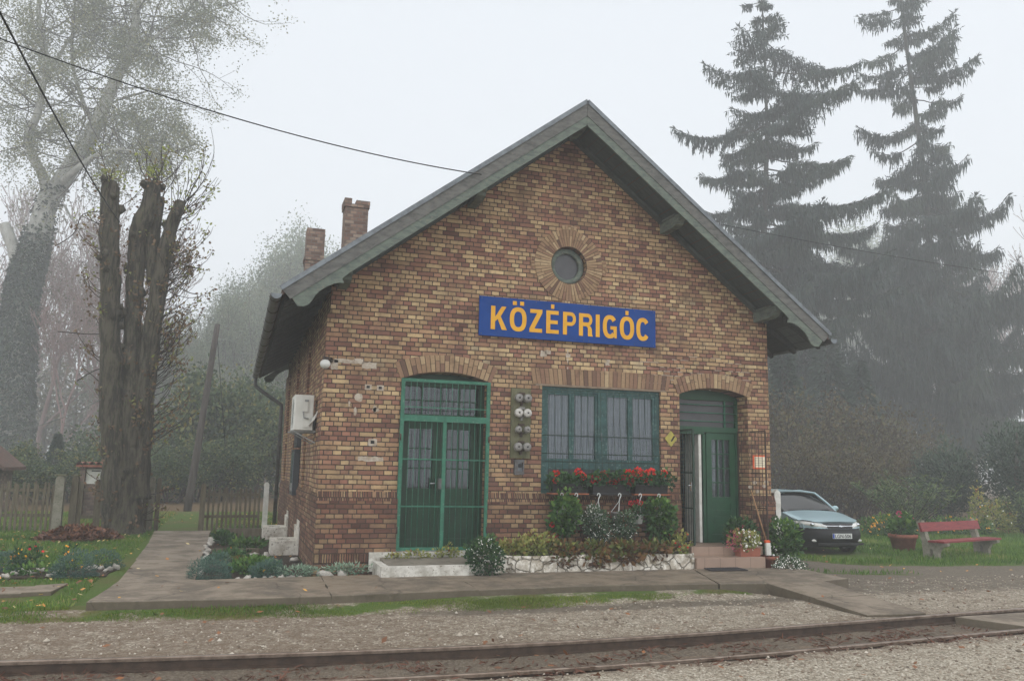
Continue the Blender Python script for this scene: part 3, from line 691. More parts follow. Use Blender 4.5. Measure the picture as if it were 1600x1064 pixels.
for i in range(n):
    x0 = 3.47+(6.12-3.47)*i/n; x1 = x0+(6.12-3.47)/n; lean = (i-n/2)*.0022; zb = WZ1+.035
    zt = WZ1+.30+.02*math.sin(math.pi*i/n)
    P = [(x0+.005-lean*.3, zb), (x0+.005+lean, zt), (x1-.005+lean, zt), (x1-.005-lean*.3, zb)]
    ar.prism(P, -.006-rng.uniform(0, .004), .06, min(1, max(0, rng.gauss(.4, .26))))
ar.build('window_arch', M['arch'], H)
b = MB(); b.box(WX0-.12, WX1+.12, -.004, .02, WZ1+.001, WZ1+.034); b.build('lintel', M['concrete_line'], H)
ar = MB(); ring(ar, CX, CZ, .342, .655, 0, 2*math.pi, 60, -.016)
for k in range(4):
    a = k*math.pi/2
    for i in range(5):
        t0 = a-.205+.41*i/5; ring(ar, CX, CZ, .655, .735, t0, t0+.082, 1, -.016)
ar.build('round_window_surround', M['arch'], H)
bk = MB(); ring_pts = [(CX+.65*math.sin(2*math.pi*i/48), CZ+.65*math.cos(2*math.pi*i/48)) for i in range(48)]
vs, fs = plate_mb(ring_pts, (circ,), -.006, -.0008); bk.mesh(vs, fs)
for A, rr in ((laA, .285), (raA, .275)):
    pts = [(A[0]+(A[2]+rr)*math.sin(t), A[1]+(A[2]+rr)*math.cos(t)) for t in [-A[3]+2*A[3]*i/14 for i in range(15)]]
    pts += [(A[0]+(A[2]+.003)*math.sin(t), A[1]+(A[2]+.003)*math.cos(t)) for t in [A[3]-2*A[3]*i/14 for i in range(15)]]
    vs, fs = plate_mb(pts, (), -.004, -.0008); bk.mesh(vs, fs)
bk.box(3.47, 6.12, -.003, -.0008, WZ1+.036, WZ1+.295)
bk.build('arch_mortar', weathered('arch mortar', S(76, 64, 55), S(58, 50, 44), 12, .95, .5, .004), H)
# round window
rw = MB(); rw.lathe([(.33, .10), (.33, .16), (.235, .16), (.235, .10), (.255, .085), (.31, .085), (.33, .10)], (CX, 0, CZ), 40, 'y')
f = rw.build('round_window', M['barge'], H)
g = MB(); g.lathe([(.0, .15), (.24, .15)], (CX, 0, CZ), 32, 'y'); g.build('pane', M['pane_grey'], f)
# floor and back lining that keep the rooms dark
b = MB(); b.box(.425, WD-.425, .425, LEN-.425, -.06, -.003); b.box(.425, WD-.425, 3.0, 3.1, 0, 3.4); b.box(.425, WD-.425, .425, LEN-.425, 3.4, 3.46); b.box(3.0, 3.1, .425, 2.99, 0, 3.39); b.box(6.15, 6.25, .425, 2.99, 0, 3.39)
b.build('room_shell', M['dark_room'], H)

# ---- doors
def door_leaf(x0, x1, z0, z1, y, mat, glz, rows=3, cols=2, parent=None, name='door'):
    st_ = .115; d = MB(); w = x1-x0; g0, g1 = glz
    d.box(x0, x0+st_, y-.025, y+.025, z0, z1); d.box(x1-st_, x1, y-.025, y+.025, z0, z1)
    xi0, xi1 = x0+st_+.0005, x1-st_-.0005
    d.box(xi0, xi1, y-.025, y+.025, z1-.13, z1); d.box(xi0, xi1, y-.025, y+.025, z0, z0+.15)
    d.box(xi0, xi1, y-.025, y+.025, g0-.12, g0)
    d.box(xi0, xi1, y-.012, y+.012, z0+.1505, g0-.1205)                       # sunk panel
    d.box(xi0+.05, xi1-.05, y-.022, y-.0125, z0+.21, g0-.36)                  # raised field
    d.box(xi0, xi1, y-.024, y-.0125, g0-.30, g0-.24)                          # moulded rail
    for c in range(1, cols): xx = xi0+(xi1-xi0)*c/cols; d.box(xx-.012, xx+.012, y-.02, y+.012, g0+.0005, z1-.1305)
    for r_ in range(1, rows):
        zz = g0+(z1-.13-g0)*r_/rows; d.box(xi0, xi1, y-.018, y+.010, zz-.011, zz+.011)
    o = d.build(name, mat, parent)
    p = MB(); p.box(xi0, xi1, y+.013, y+.017, g0+.001, z1-.131); p.build('pane', M['glass'], o)
    return o
Y = .30
fr = MB(); fr.box(LX0, LX0+.07, Y-.05, Y+.06, .0, LZ+.13); fr.box(LX1-.1, LX1, Y-.05, Y+.06, 0, LZ+.13); fr.box(LX0+.0705, LX1-.1005, Y-.05, Y+.06, 2.11, 2.22); fr.box(LX0+.0705, LX1-.1005, Y-.049, Y+.059, 2.68, 2.90); fr.box(LX0+.0705, LX1-.1005, Y-.05, Y+.06, -.02, .03)
DF = fr.build('door_frame', M['door_green'], H)
p = MB(); p.box(LX0+.071, LX1-.101, Y, Y+.006, 2.221, 2.679); p.build('transom_pane', M['glass'], DF)
b = MB()
for q in range(1, 4): xx = LX0+.07+(1.305)*q/4; b.box(xx-.012, xx+.012, Y-.02, Y-.001, 2.222, 2.678)
b.box(LX0+.071, LX1-.101, Y-.018, Y-.002, 2.44, 2.46); b.build('glazing_bars', M['door_green'], DF)
xm = 1.94
d1 = door_leaf(LX0+.072, xm-.003, .035, 2.105, Y, M['door_green'], (1.0, 2.0), 3, 2, H)
d2 = door_leaf(xm+.003, LX1-.102, .035, 2.105, Y, M['door_green'], (1.0, 2.0), 3, 2, H)
hb = MB(); hb.box(xm-.075, xm-.045, Y-.034, Y-.0255, .92, 1.17); hb.tube([(xm-.06, Y-.035, 1.08), (xm-.06, Y-.085, 1.08), (xm-.17, Y-.085, 1.08)], .011, 6); hb.build('handle', M['chrome'], d1)
cb = MB()
def curtain(mb, x0, x1, z0, z1, y, amp=.02, n=40):
    vs = []
    for i in range(n+1):
        x = x0+(x1-x0)*i/n; yy = y+amp*math.sin(i*1.25)+amp*.6*mnoise.noise(Vector((x*7, z0, 1))); vs += [(x, yy, z0), (x+amp*.2*math.sin(i), y+(yy-y)*.7, z1)]
    mb.mesh(vs, [(2*i, 2*i+2, 2*i+3, 2*i+1) for i in range(n)])
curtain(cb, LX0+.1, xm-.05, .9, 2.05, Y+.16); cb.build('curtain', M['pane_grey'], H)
# security grille over the left door
gr = MB(); y = -.03; w = .045
gx0, gx1 = LX0-.02, LX1+.02
gr.box(gx0, gx0+.06, y-.02, y+.02, .03, LZ); gr.box(gx1-.06, gx1, y-.02, y+.02, .03, LZ)
gr.box(gx0+.0605, gx1-.0605, y-.02, y+.02, LZ-.05, LZ-.0); gr.box(gx0+.0605, gx1-.0605, y-.024, y+.02, 2.08, 2.18); gr.box(gx0+.0605, gx1-.0605, y-.02, y+.02, .03, .08)
gr.box(xm-.03, xm+.03, y-.02, y+.02, .0805, 2.0795)
bars = MB()
for q in range(1, 14): xx = gx0+.06+(gx1-gx0-.12)*q/14; bars.tube([(xx, y, 2.185), (xx, y, LZ-.05)], .0050, 6)
for a0, a1 in ((gx0+.06, xm-.03), (xm+.03, gx1-.06)):
    for q in range(1, 7): xx = a0+(a1-a0)*q/7; bars.tube([(xx, y, .081), (xx, y, 2.08)], .0050, 6)
    for zz in (.72, 1.47): bars.box(a0+.0005, a1-.0005, y-.012, y+.004, zz-.011, zz+.011)
bars.box(gx0+.0605, gx1-.0605, y-.009, y+.0, 2.305, 2.32)
G = gr.build('door_grille', M['grille'], H); bars.build('bars', M['grille'], G)
lk = MB(); lk.box(xm-.085, xm-.0305, y-.03, y+.01, 1.0, 1.17); lk.build('lock', M['gutter'], G)
for zz in (.35, 1.82):
    for xx in (gx0+.012, gx1-.012): hg = MB(); hg.tube([(xx, y-.027, zz-.05), (xx, y-.027, zz+.05)], .013, 8); hg.build('hinge', M['rust'], G)
# right hand doorway
Y = .38
fr = MB(); fr.box(RX0+.0, RX0+.13, Y-.05, Y+.06, .06, RZ+.13); fr.box(RX1-.06, RX1, Y-.05, Y+.06, .06, RZ+.13); fr.box(RX0+.1305, RX1-.0605, Y-.05, Y+.06, 2.10, 2.20); fr.box(RX0+.1305, RX1-.0605, Y-.049, Y+.059, 2.70, 2.90)
DF = fr.build('door_frame', M['door_right'], H)
p = MB(); p.box(RX0+.131, RX1-.061, Y, Y+.006, 2.201, 2.699); p.build('transom_pane', M['pane_grey'], DF)
b = MB()
for zz in (2.3, 2.46, 2.61): b.tube([(RX0+.1, Y-.07, zz), (RX1-.04, Y-.07, zz)], .010, 6)
b.box(7.5, 7.53, Y-.03, Y-.001, 2.2015, 2.6985)
b.build('transom_bars', M['grille'], DF)
d3 = door_leaf(7.10, RX1-.063, .07, 2.095, Y, M['door_right'], (.90, 1.99), 4, 3, H)
cb = MB(); curtain(cb, 7.2, 7.7, .8, 2.05, Y+.08, .015); cb.build('curtain', M['curtain'], H)
b = MB(); b.box(6.945, 7.0, Y-.01, Y+.5, .075, 2.06); b.build('inner_door', M['white_paint'], H)
b = MB(); b.box(6.47, 7.06, Y-.03, Y+.03, 2.06, 2.0995); b.box(7.03, 7.085, Y-.02, Y+.04, .07, 2.06); b.build('door_stop', M['door_right'], DF)
def grille_leaf(P0, P1, z0, z1, nb, parent, handle=False, mat='grille_dark', fmat=None, fw=.028):
    P0 = Vector(P0); P1 = Vector(P1); g_ = MB(); f_ = MB()
    for P in (P0, P1): f_.beam((P.x, P.y, z0), (P.x, P.y, z1), fw, fw)
    for z in (z0, z1): f_.beam((P0.x, P0.y, z), (P1.x, P1.y, z), fw*.9, fw*.9)
    for z in (z0+(z1-z0)*.31, z0+(z1-z0)*.62): g_.beam((P0.x, P0.y, z), (P1.x, P1.y, z), .016, .022)
    for q in range(1, nb):
        p = P0+(P1-P0)*q/nb; g_.tube([(p.x, p.y, z0), (p.x, p.y, z1)], .006, 5)
    o = f_.build('grille_door', M[fmat or mat], parent); g_.build('bars', M[mat], o)
    if handle:
        h_ = MB(); p = P0+(P1-P0)*.94; h_.obox((p.x-.02, p.y, 1.1), (.03, .06, .15)); h_.tube([(p.x, p.y, 1.12), (p.x-.07, p.y, 1.12), (p.x-.07, p.y+.1, 1.12)], .009, 6); h_.tube([(p.x, p.y, 1.12), (p.x+.05, p.y, 1.12), (p.x+.05, p.y+.09, 1.12)], .009, 6); h_.build('handle', M['chrome'], o)
    return o
grille_leaf((6.375, .31, 0), (6.405, -.34, 0), .10, 2.10, 8, H, True, 'grille_dark', 'grille_dark', .035)
grille_leaf((7.765, .31, 0), (7.90, -.36, 0), .10, 2.12, 8, H, False, 'rust', 'rust', .022)
# ---- window
Yw = .09; F = MB(); fw = .085
F.box(WX0, WX0+fw, Yw-.04, Yw+.05, WZ0, WZ1); F.box(WX1-fw, WX1, Yw-.04, Yw+.05, WZ0, WZ1)
F.box(WX0+fw+.0005, WX1-fw-.0005, Yw-.04, Yw+.05, WZ1-.09, WZ1); F.box(WX0+fw+.0005, WX1-fw-.0005, Yw-.04, Yw+.05, WZ0, WZ0+.07)
wm = (WX0+WX1)/2; F.box(wm-.075, wm+.075, Yw-.046, Yw+.05, WZ0+.0705, WZ1-.0905)
for a0, a1 in ((WX0+fw, wm-.075), (wm+.075, WX1-fw)): F.box(a0+.0005, a1-.0005, Yw-.042, Yw+.05, 1.36, 1.49)
WF = F.build('window', M['window_green'], H); SASH = []
for a0, a1 in ((WX0+fw, wm-.075), (wm+.075, WX1-fw)):
    am = (a0+a1)/2
    for s0, s1 in ((a0, am), (am, a1)):
        s_ = MB(); k = .045
        s_.box(s0+.003, s0+k, Yw-.03, Yw+.02, 1.4955, WZ1-.0945); s_.box(s1-k, s1-.003, Yw-.03, Yw+.02, 1.4955, WZ1-.0945)
        s_.box(s0+k+.0005, s1-k-.0005, Yw-.03, Yw+.02, 1.4955, 1.535); s_.box(s0+k+.0005, s1-k-.0005, Yw-.03, Yw+.02, WZ1-.135, WZ1-.0945)
        s_.build('sash', M['window_green'], WF)
        SASH.append((s0, s1)); p = MB(); p.box(s0+k+.001, s1-k-.001, Yw-.008, Yw-.004, 1.5355, WZ1-.1355); p.build('pane', M['glass'], WF)
    p = MB(); p.box(a0+.06, a1-.06, Yw-.008, Yw-.004, WZ0+.0705, 1.3595); p.build('pane', M['pane_grey'], WF)
    s_ = MB(); s_.box(a0+.0005, a0+.0595, Yw-.03, Yw+.02, WZ0+.0705, 1.3595); s_.build('sash', M['window_green'], WF); s_ = MB(); s_.box(a1-.0595, a1-.0005, Yw-.03, Yw+.02, WZ0+.0705, 1.3595); s_.build('sash', M['window_green'], WF)
hd = MB(); hd.box(wm-.015, wm+.005, Yw-.062, Yw-.047, 1.85, 2.0); hd.box(wm+.01, wm+.02, Yw-.056, Yw-.047, 1.25, 1.5); hd.build('handle', M['tin'], WF)
cb = MB(); [curtain(cb, q0+.047, q1-.047, 1.54, WZ1-.14, Yw+.012, .006, 34) for q0, q1 in SASH]; cb.build('curtain', M['curtain'], H)
b = MB(); b.box(4.15, 4.18, Yw+.022, Yw+.05, 1.5, 2.65); b.build('curtain_edge', M['yellow_sign'], H); b = MB(); b.box(5.28, 5.31, Yw+.022, Yw+.05, 1.5, 2.65); b.build('curtain_edge', M['yellow_sign'], H)
# cage in front of the window, carrying the flower boxes
cg = MB(); yb = -.04; yc = -.13
for q in range(18):
    xx = WX0+.09+(WX1-WX0-.18)*q/17; cg.tube([(xx, yb, WZ1-.06), (xx, yb-.012, 2.2), (xx, yc, 1.5), (xx, yc, 1.02)], .0052, 5)
for zz, yy in ((WZ1-.06, yb), (1.93, -.075), (1.62, -.115), (1.48, yc), (1.02, yc)): cg.tube([(WX0+.03, .03, zz), (WX0+.06, yy, zz), (WX1-.06, yy, zz), (WX1-.03, .03, zz)], .0065, 5)
cg.build('window_grille', M['grille_dark'], H)
sh = MB()
for yy in (-.12, -.2, -.32): sh.box(3.7, 5.98, yy-.012, yy+.012, .925, .94)
for xx in (3.75, 4.6, 5.2, 5.92): sh.box(xx-.012, xx+.012, -.345, -.002, .905, .9245)
sh.build('flower_shelf', M['rust'], H)

# ---- roof
RL = LEN+.75
rf = MB()
for sgn in (-1, 1):
    xo = -XE if sgn < 0 else WD+XE
    P = [(xo, ZE), (XM, ZR), (XM, ZR-.09), (xo, ZE-.09)]
    rf.prism(P, -OV+.03, RL)
RO = rf.build('roof', M['tile'], H)
dirv = Vector((1, SL)).normalized(); nrm = Vector((-dirv.y, dirv.x))
Ls = (XM+XE)/dirv.x
for sgn in (-1, 1):
    def T(s, d): # along the slope from the eave, d across (down is negative)
        p = Vector((-XE, ZE))+dirv*s+nrm*d
        return (p.x, p.y) if sgn < 0 else (2*XM-p.x, p.y)
    vb = MB(); bb = MB()
    def xz_clip(s, d):   # board end at the ridge is cut plumb
        p = Vector((-XE, ZE))+dirv*s+nrm*d
        if p.x > XM-.0015: s -= (p.x-XM+.0015)/dirv.x
        return T(s, d)
    vb.prism([T(0, .012), xz_clip(Ls, .012), xz_clip(Ls+.4, -.185), T(.02, -.185)], -OV, -OV+.028)
    # lower ornamental board
    prof = [(.05, -.18)]
    low = [(.05, -.33), (.12, -.385), (.2, -.40), (.28, -.375), (.36, -.335), (.46, -.315), (.58, -.315), (.70, -.335), (.78, -.37), (.83, -.41), (.85, -.335), (.98, -.32)]
    poly = [T(*p) for p in prof+low]+[xz_clip(Ls+.4, -.32), xz_clip(Ls+.4, -.18)]
    bb.prism(poly, -OV+.012, -OV+.04)
    # rear board, the same cut
    vb.build('verge_board', M['verge'], RO); bb.build('bargeboard', M['barge'], RO); bb = MB(); bb.prism(poly, RL-.04, RL-.012); bb.build('bargeboard', M['barge'], RO)
for sgn in (-1, 1):
    a = (-XE-.02, -OV-.015, ZE+.0) if sgn < 0 else (WD+XE+.02, -OV-.015, ZE)
    te = MB(); te.beam((a[0], a[1], ZE+.012), (XM, a[1], ZR+.035), .07, .012, up=(0, 1, 0)); te.build('verge_flashing', M['tin'], RO)
for sgn in (-1, 1):
    so = MB(); so2 = MB()
    X = (lambda x: x) if sgn < 0 else (lambda x: 2*XM-x)
    nb = 30; x0 = -XE+.06; x1 = XM
    for q in range(nb):
        u0 = x0+(x1-x0)*q/nb; u1 = x0+(x1-x0)*(q+1)/nb-.012; dz = rng.uniform(0, .008)
        so.mesh([(X(u0), -OV+.045, roofz(u0)-.23-dz), (X(u1), -OV+.045, roofz(u1)-.23-dz), (X(u1), -.001, roofz(u1)-.23-dz), (X(u0), -.001, roofz(u0)-.23-dz)], [(0, 1, 2, 3)])
    so2.mesh([(X(-XE+.02), -OV+.045, roofz(-XE)-.14), (X(.0), -OV+.045, roofz(0)-.27), (X(0), RL-.05, roofz(0)-.27), (X(-XE+.02), RL-.05, roofz(-XE)-.14)], [(0, 1, 2, 3)])
    for q in range(16):
        yy = -.6+q*(RL-.2)/16; so2.prism([(X(-XE+.06), roofz(-XE)-.235), (X(.0), roofz(0)-.40), (X(0), roofz(0)-.275), (X(-XE+.06), roofz(-XE)-.15)], yy, yy+.09)
    so.build('soffit', M['soffit'], RO); so2.build('eave_soffit', M['soffit_side'], RO)
# frieze moulding where soffit meets the wall, and the purlin ends
for sgn in (-1, 1):
    fz = MB()
    X = (lambda x: x) if sgn < 0 else (lambda x: 2*XM-x)
    fz.beam((X(.02), -.035, roofz(.02)-.33), (X(XM), -.035, roofz(XM)-.33), .06, .16, up=(0, 1, 0)); fz.build('frieze', M['soffit'], RO)
for xx, dz in ((.16, .40), (2.30, .40), (XM, .30), (WD-2.22, .40), (WD-.22, .40)):
    b = MB(); z = roofz(xx)-dz
    b.prism([(-.001, z+.10), (-OV+.10, z+.10), (-OV+.10, z+.02), (-OV+.16, z-.01), (-OV+.20, z-.06), (-OV+.32, z-.095), (-.001, z-.095)], xx-.075, xx+.075, plane='yz')
    b.box(xx-.095, xx+.095, -OV+.22, -.0005, z+.1005, z+.135)
    b.build('purlin', M['barge'], RO)
# gutters with their brackets
for sgn in (-1, 1):
    X = (lambda x: x) if sgn < 0 else (lambda x: 2*XM-x); gxx = X(-XE-.075); gz_ = ZE-.075; g_ = MB()
    pr = [(.085*math.cos(a), .085*math.sin(a)) for a in [math.pi+math.pi*i/10 for i in range(11)]]
    pr2 = [(p[0]*.93, p[1]*.93) for p in reversed(pr)]; poly = [(gxx+p[0], gz_+p[1]) for p in pr+pr2]
    n = len(poly); y0, y1 = -OV-.03, RL-.1
    g_.mesh([(p[0], y0, p[1]) for p in poly]+[(p[0], y1, p[1]) for p in poly], [(i, (i+1) % n, n+(i+1) % n, n+i) for i in range(n)])
    o = g_.build('gutter', M['gutter'], RO)
    e = MB(); e.prism([(gxx+.082*math.cos(a), gz_+.082*math.sin(a)) for a in [math.pi+math.pi*i/10 for i in range(11)]], y0+.004, y0+.01)
    e.build('gutter_end', M['tin'], o)
    for q in range(12):
        br = MB(); yy = -.6+q*1.0; br.prism([(gxx+p[0]*1.09, gz_+p[1]*1.09) for p in pr]+[(gxx+p[0]*1.01, gz_+p[1]*1.01) for p in reversed(pr)], yy, yy+.03); br.build('gutter_bracket', M['rust'], o)
    if sgn < 0:
        d = MB(); yy = RL-.35; d.tube([(gxx, yy, gz_-.06), (gxx, yy, gz_-.28), (gxx+.12, yy, gz_-.4), (-.30, yy-.25, gz_-.72), (-.13, yy-.28, gz_-.84), (-.13, yy-.28, gz_-1.0), (-.13, yy-.28, -.3)], .055, 10)
        d.build('downpipe', M['gutter'], H)
d = MB(); d.tube([(WD+.2, .55, 3.4), (WD+.2, .55, -.4)], .085, 10, lump=.08, lscale=2); d.build('downpipe', M['pole'], H)
# chimneys
def chimney(x0, x1, y0, y1, zt, broken):
    b = MB(); zb = roofz(x0)-.25; w = x1-x0
    b.box(x0, x1, y0, y1, zb, zt-.17)
    if broken:
        b.box(x0-.025, x1+.025, y0-.025, y1+.025, zt-.169, zt-.10)
        b.box(x0-.03, x0+w*.26, y0-.03, y1+.03, zt-.0995, zt+.02); b.box(x0+w*.45, x1+.03, y0-.03, y1+.03, zt-.0995, zt-.01)
        b.box(x0+w*.265, x0+w*.445, y0+.15, y1-.1, zt-.0995, zt-.05)
    else:
        b.box(x0-.0, x1+.0, y0, y1, zt-.1695, zt); b.box(x0-.03, x1+.03, y0-.03, y1+.03, zt-.82, zt-.74)
        b.box(x0-.012, x1+.012, y0-.012, y1+.012, zt-.90, zt-.8205)
    return b.build('chimney', M['chimney'], RO)
chimney(.65, 1.15, 4.5, 5.0, 7.17, True); chimney(.02, .46, 7.0, 7.45, 7.14, False)
# thresholds, light wells and the white skirting on the side
b = MB(); b.box(.78, 2.82, -.125, -.0565, -.27, .015); b.box(LX0-.0, LX1, -.056, .31, -.27, .013); b.build('door_sill', M['limestep'], H)
b = MB(); b.box(RX0, RX1, .001, .6, -.26, .062); b.build('doorway_floor', M['step_tile'], H)
for y0, y1 in ((2.85, 3.75), (6.2, 7.05)): b = MB(); b.box(-.10, -.0655, y0, y1, -.34, .19); b.box(-.075, -.0655, y0+.1, y1-.2, .19, .3); b.build('skirting', M['lime'], H)
# patches of render and fixing holes left on the front
def blob_poly(cx, cz, rx, rz, n=14, seed=0): return [(cx+rx*math.cos(a)*(1+.28*mnoise.noise(Vector((math.cos(a)*1.5, math.sin(a)*1.5, seed)))), cz+rz*math.sin(a)*(1+.28*mnoise.noise(Vector((math.cos(a)*1.5+5, math.sin(a)*1.5, seed))))) for a in [2*math.pi*i/n for i in range(n)]]
def rectj(x0, x1, z0, z1, s): return [(x0+.02*mnoise.noise(Vector((s, 0, i*.7))), z0+(z1-z0)*i/3) for i in range(4)]+[(x0+(x1-x0)*i/6, z1+.02*mnoise.noise(Vector((s, i*.9, 0)))) for i in range(1, 6)]+[(x1+.02*mnoise.noise(Vector((s, 3, i*.7))), z1-(z1-z0)*i/3) for i in range(4)]+[(x1-(x1-x0)*i/6, z0+.02*mnoise.noise(Vector((s, i*.9, 4)))) for i in range(1, 6)]
def patch(vs, fs, name='render_patch', mat='plaster'): q_ = MB(); q_.mesh(vs, fs); q_.build(name, M[mat], H)
for k, (x0, x1, z0, z1) in enumerate([(.10, .42, 2.965, 3.03), (.05, .16, 2.86, 3.01), (.42, .56, 2.97, 3.05), (.54, .78, 2.90, 3.0), (.55, .95, 1.42, 1.49), (3.62, 3.72, 3.28, 3.38), (4.86, 4.93, 3.2, 3.3), (.36, .385, 2.28, 2.36), (4.08, 4.17, 3.3, 3.36), (3.7, 3.8, 3.33, 3.4)]):
    vs, fs = plate_mb(rectj(x0, x1, z0, z1, k*3.7), (), -.006, .004); patch(vs, fs)
for k, (cx, cz, s) in enumerate([(.66, 2.60, .055), (.855, 2.595, .055), (.77, 1.72, .065)]):
    q = [(cx-s, cz-s*.8), (cx+s, cz-s*.8), (cx+s, cz+s*.8), (cx-s, cz+s*.8)]; h_ = [(cx-s*.5, cz-s*.35), (cx+s*.45, cz-s*.35), (cx+s*.45, cz+s*.45), (cx-s*.5, cz+s*.45)]
    vs, fs = plate_mb(ragged(q, .012, .02, k), (h_,), -.007, .004); patch(vs, fs); vs, fs = plate_mb(h_, (), -.004, .003); patch(vs, fs, 'fixing_hole', 'black')
for k, (cx, cz, rx, rz) in enumerate([(.52, 2.43, .07, .07), (.80, 2.24, .06, .035), (.78, 2.26, .03, .06), (.47, 2.2, .025, .07)]):
    vs, fs = plate_mb(blob_poly(cx, cz, rx, rz, 14, k), (), -.005, .004); patch(vs, fs)
pa = MB()
for k in range(110):        # lime run along the joints to the right of the name board
    x = rng.gauss(6.6, .6); z = round((3.02+rng.gauss(.14, .16))/.0752)*.0752; l = rng.uniform(.03, .26)
    if 5.3 < x < 7.9 and not (3.5 < z < 4.3 and x < 5.9): pa.box(x, x+l, -.004, .003, z-.005, z+.006)
for z0 in (2.9, 3.05, 3.2): pa.box(4.84, 4.852, -.004, .003, z0, z0+.1); pa.box(4.115, 4.135, -.004, .003, z0+.15, z0+.23)
for k, (cx, cz) in enumerate([(7.90, 1.18), (8.1, 1.12), (7.95, 1.02), (8.15, 1.2), (7.8, 1.1)]):
    vs, fs = plate_mb(blob_poly(cx, cz, .045, .03, 10, k+9), (), -.005, .004); patch(vs, fs)
tag(pa.build('lime_run', M['plaster'], H), kind='stuff')
# ------------------------------------------------------------------ name board
sx0, sx1, sz0, sz1 = 2.4735, 5.8214, 3.5733, 4.249
sg = thing('station_sign', 'long blue station name board with yellow letters under the round window', 'sign', ((sx0+sx1)/2, -.05, sz0))
b = MB(); vs, fs = plate_mb([(sx0, sz0), (sx1, sz0), (sx1, sz1), (sx0, sz1)], (), -.062, -.034, bevel=.003); b.mesh(vs, fs); b.build('panel', M['sign_blue'], sg)
b = MB()
for xx in (3.0, 4.15, 5.3): b.box(xx-.02, xx+.02, -.033, -.001, sz0+.06, sz1-.06)
b.build('batten', M['rust'], sg)
b = MB()
for xx in (sx0+.04, 3.5, 4.4, 4.5, 5.4, sx1-.04):
    for zz in (sz0+.03, sz1-.03): b.lathe([(0, -.066), (.008, -.065), (.009, -.0625)], (xx, 0, zz), 8, 'y')
b.build('screw', M['gutter'], sg)
SH = .405; SW = .076
def letter(ch, w):
    # strokes in a box w wide and SH high; returns (outline, holes) lists
    s = SW; h = SH; r = []
    def rect(a, b_, c, d): return ([(a, c), (b_, c), (b_, d), (a, d)], ())
    def ell(cx, cz, rx, rz, n=36, p=2.4, a0=0, a1=2*math.pi):
        o = []
        for i in range(n+1):
            a = a0+(a1-a0)*i/n; c_, s_ = math.cos(a), math.sin(a)
            o.append((cx+rx*math.copysign(abs(c_)**(2/p), c_), cz+rz*math.copysign(abs(s_)**(2/p), s_)))
        return o
    if ch == 'K':
        return [([(0, 0), (s, 0), (s, h*.34), (s+.048, h*.45), (w-s*1.12, 0), (w+.005, 0), (s+.098, h*.57), (w-.01, h), (w-s*1.2, h), (s, h*.53), (s, h), (0, h)], ())]
    if ch == 'O':
        return [(ell(w/2, h/2, w/2, h/2+.008)[:-1], (ell(w/2, h/2, w/2-s, h/2-s+.01)[:-1],))]
    if ch == 'Z':
        return [([(0, 0), (w, 0), (w, s*.88), (s*1.2, s*.88), (w, h-s*.8), (w, h), (.012, h), (.012, h-s*.88), (w-s*1.25, h-s*.88), (0, s*.8)], ())]
    if ch == 'E':
        return [([(0, 0), (w, 0), (w, s*.88), (s, s*.88), (s, h*.5-s*.42), (w-.02, h*.5-s*.42), (w-.02, h*.5+s*.42), (s, h*.5+s*.42), (s, h-s*.88), (w-.004, h-s*.88), (w-.004, h), (0, h)], ())]
    if ch == 'I': return [rect(0, s, 0, h)]
    if ch in 'PR':
        zb = h*.40 if ch == 'P' else h*.45; rr = (h-zb)/2; cz = zb+rr; k = w-rr*.75
        o = [(s, h), (0, h), (0, 0), (s, 0), (s, zb)]
        bow = [(k+rr*.75*math.cos(a), cz+rr*math.sin(a)) for a in [-math.pi/2+math.pi*i/14 for i in range(15)]]
        ri = rr-s*.84; hole = [(s, cz-ri), (k-.006, cz-ri)]+[(k-.006+ri*.72*math.cos(a), cz+ri*math.sin(a)) for a in [-math.pi/2+math.pi*i/12 for i in range(1, 12)]]+[(k-.006, cz+ri), (s, cz+ri)]
        if ch == 'P': return [(o+bow, (hole,))]
        leg = [(w-s*1.05, 0), (w+.012, 0), (w-.006, h*.10), (w-.008, h*.32), (w-.03, h*.42), (w-.055, h*.47)]
        o = [(s, h), (0, h), (0, 0), (s, 0), (s, zb-.005), (k-.03, zb-.005), (w-s*1.1, h*.36), (w-s*1.1, h*.1)]+leg
        bow = [(k+rr*.75*math.cos(a), cz+rr*math.sin(a)) for a in [-math.pi/2+.6+(math.pi-.6)*i/12 for i in range(13)]]
        return [(o+bow, (hole,))]
    if ch in 'CG':
        a0 = .62; a1 = 2*math.pi-(.62 if ch == 'C' else .38)
        o = ell(w/2, h/2, w/2, h/2+.008, 34, 2.4, a0, a1); i_ = ell(w/2, h/2, w/2-s, h/2-s+.01, 34, 2.4, a0, a1)
        r = [(o+i_[::-1], ())]
        if ch == 'G': r = [(ell(w/2, h/2, w/2, h/2+.008, 34, 2.4, a0, 2*math.pi-.75)+ell(w/2, h/2, w/2-s, h/2-s+.01, 34, 2.4, a0, 2*math.pi-.75)[::-1], ()), ([(w/2+.012, h*.53), (w/2+.012, h*.53-s*.82), (w-s*.86, h*.53-s*.82), (w-s*.86, h*.26), (w-s*.55, 0), (w-.004, 0), (w-.002, h*.53)], ())]
        return r
b = MB()
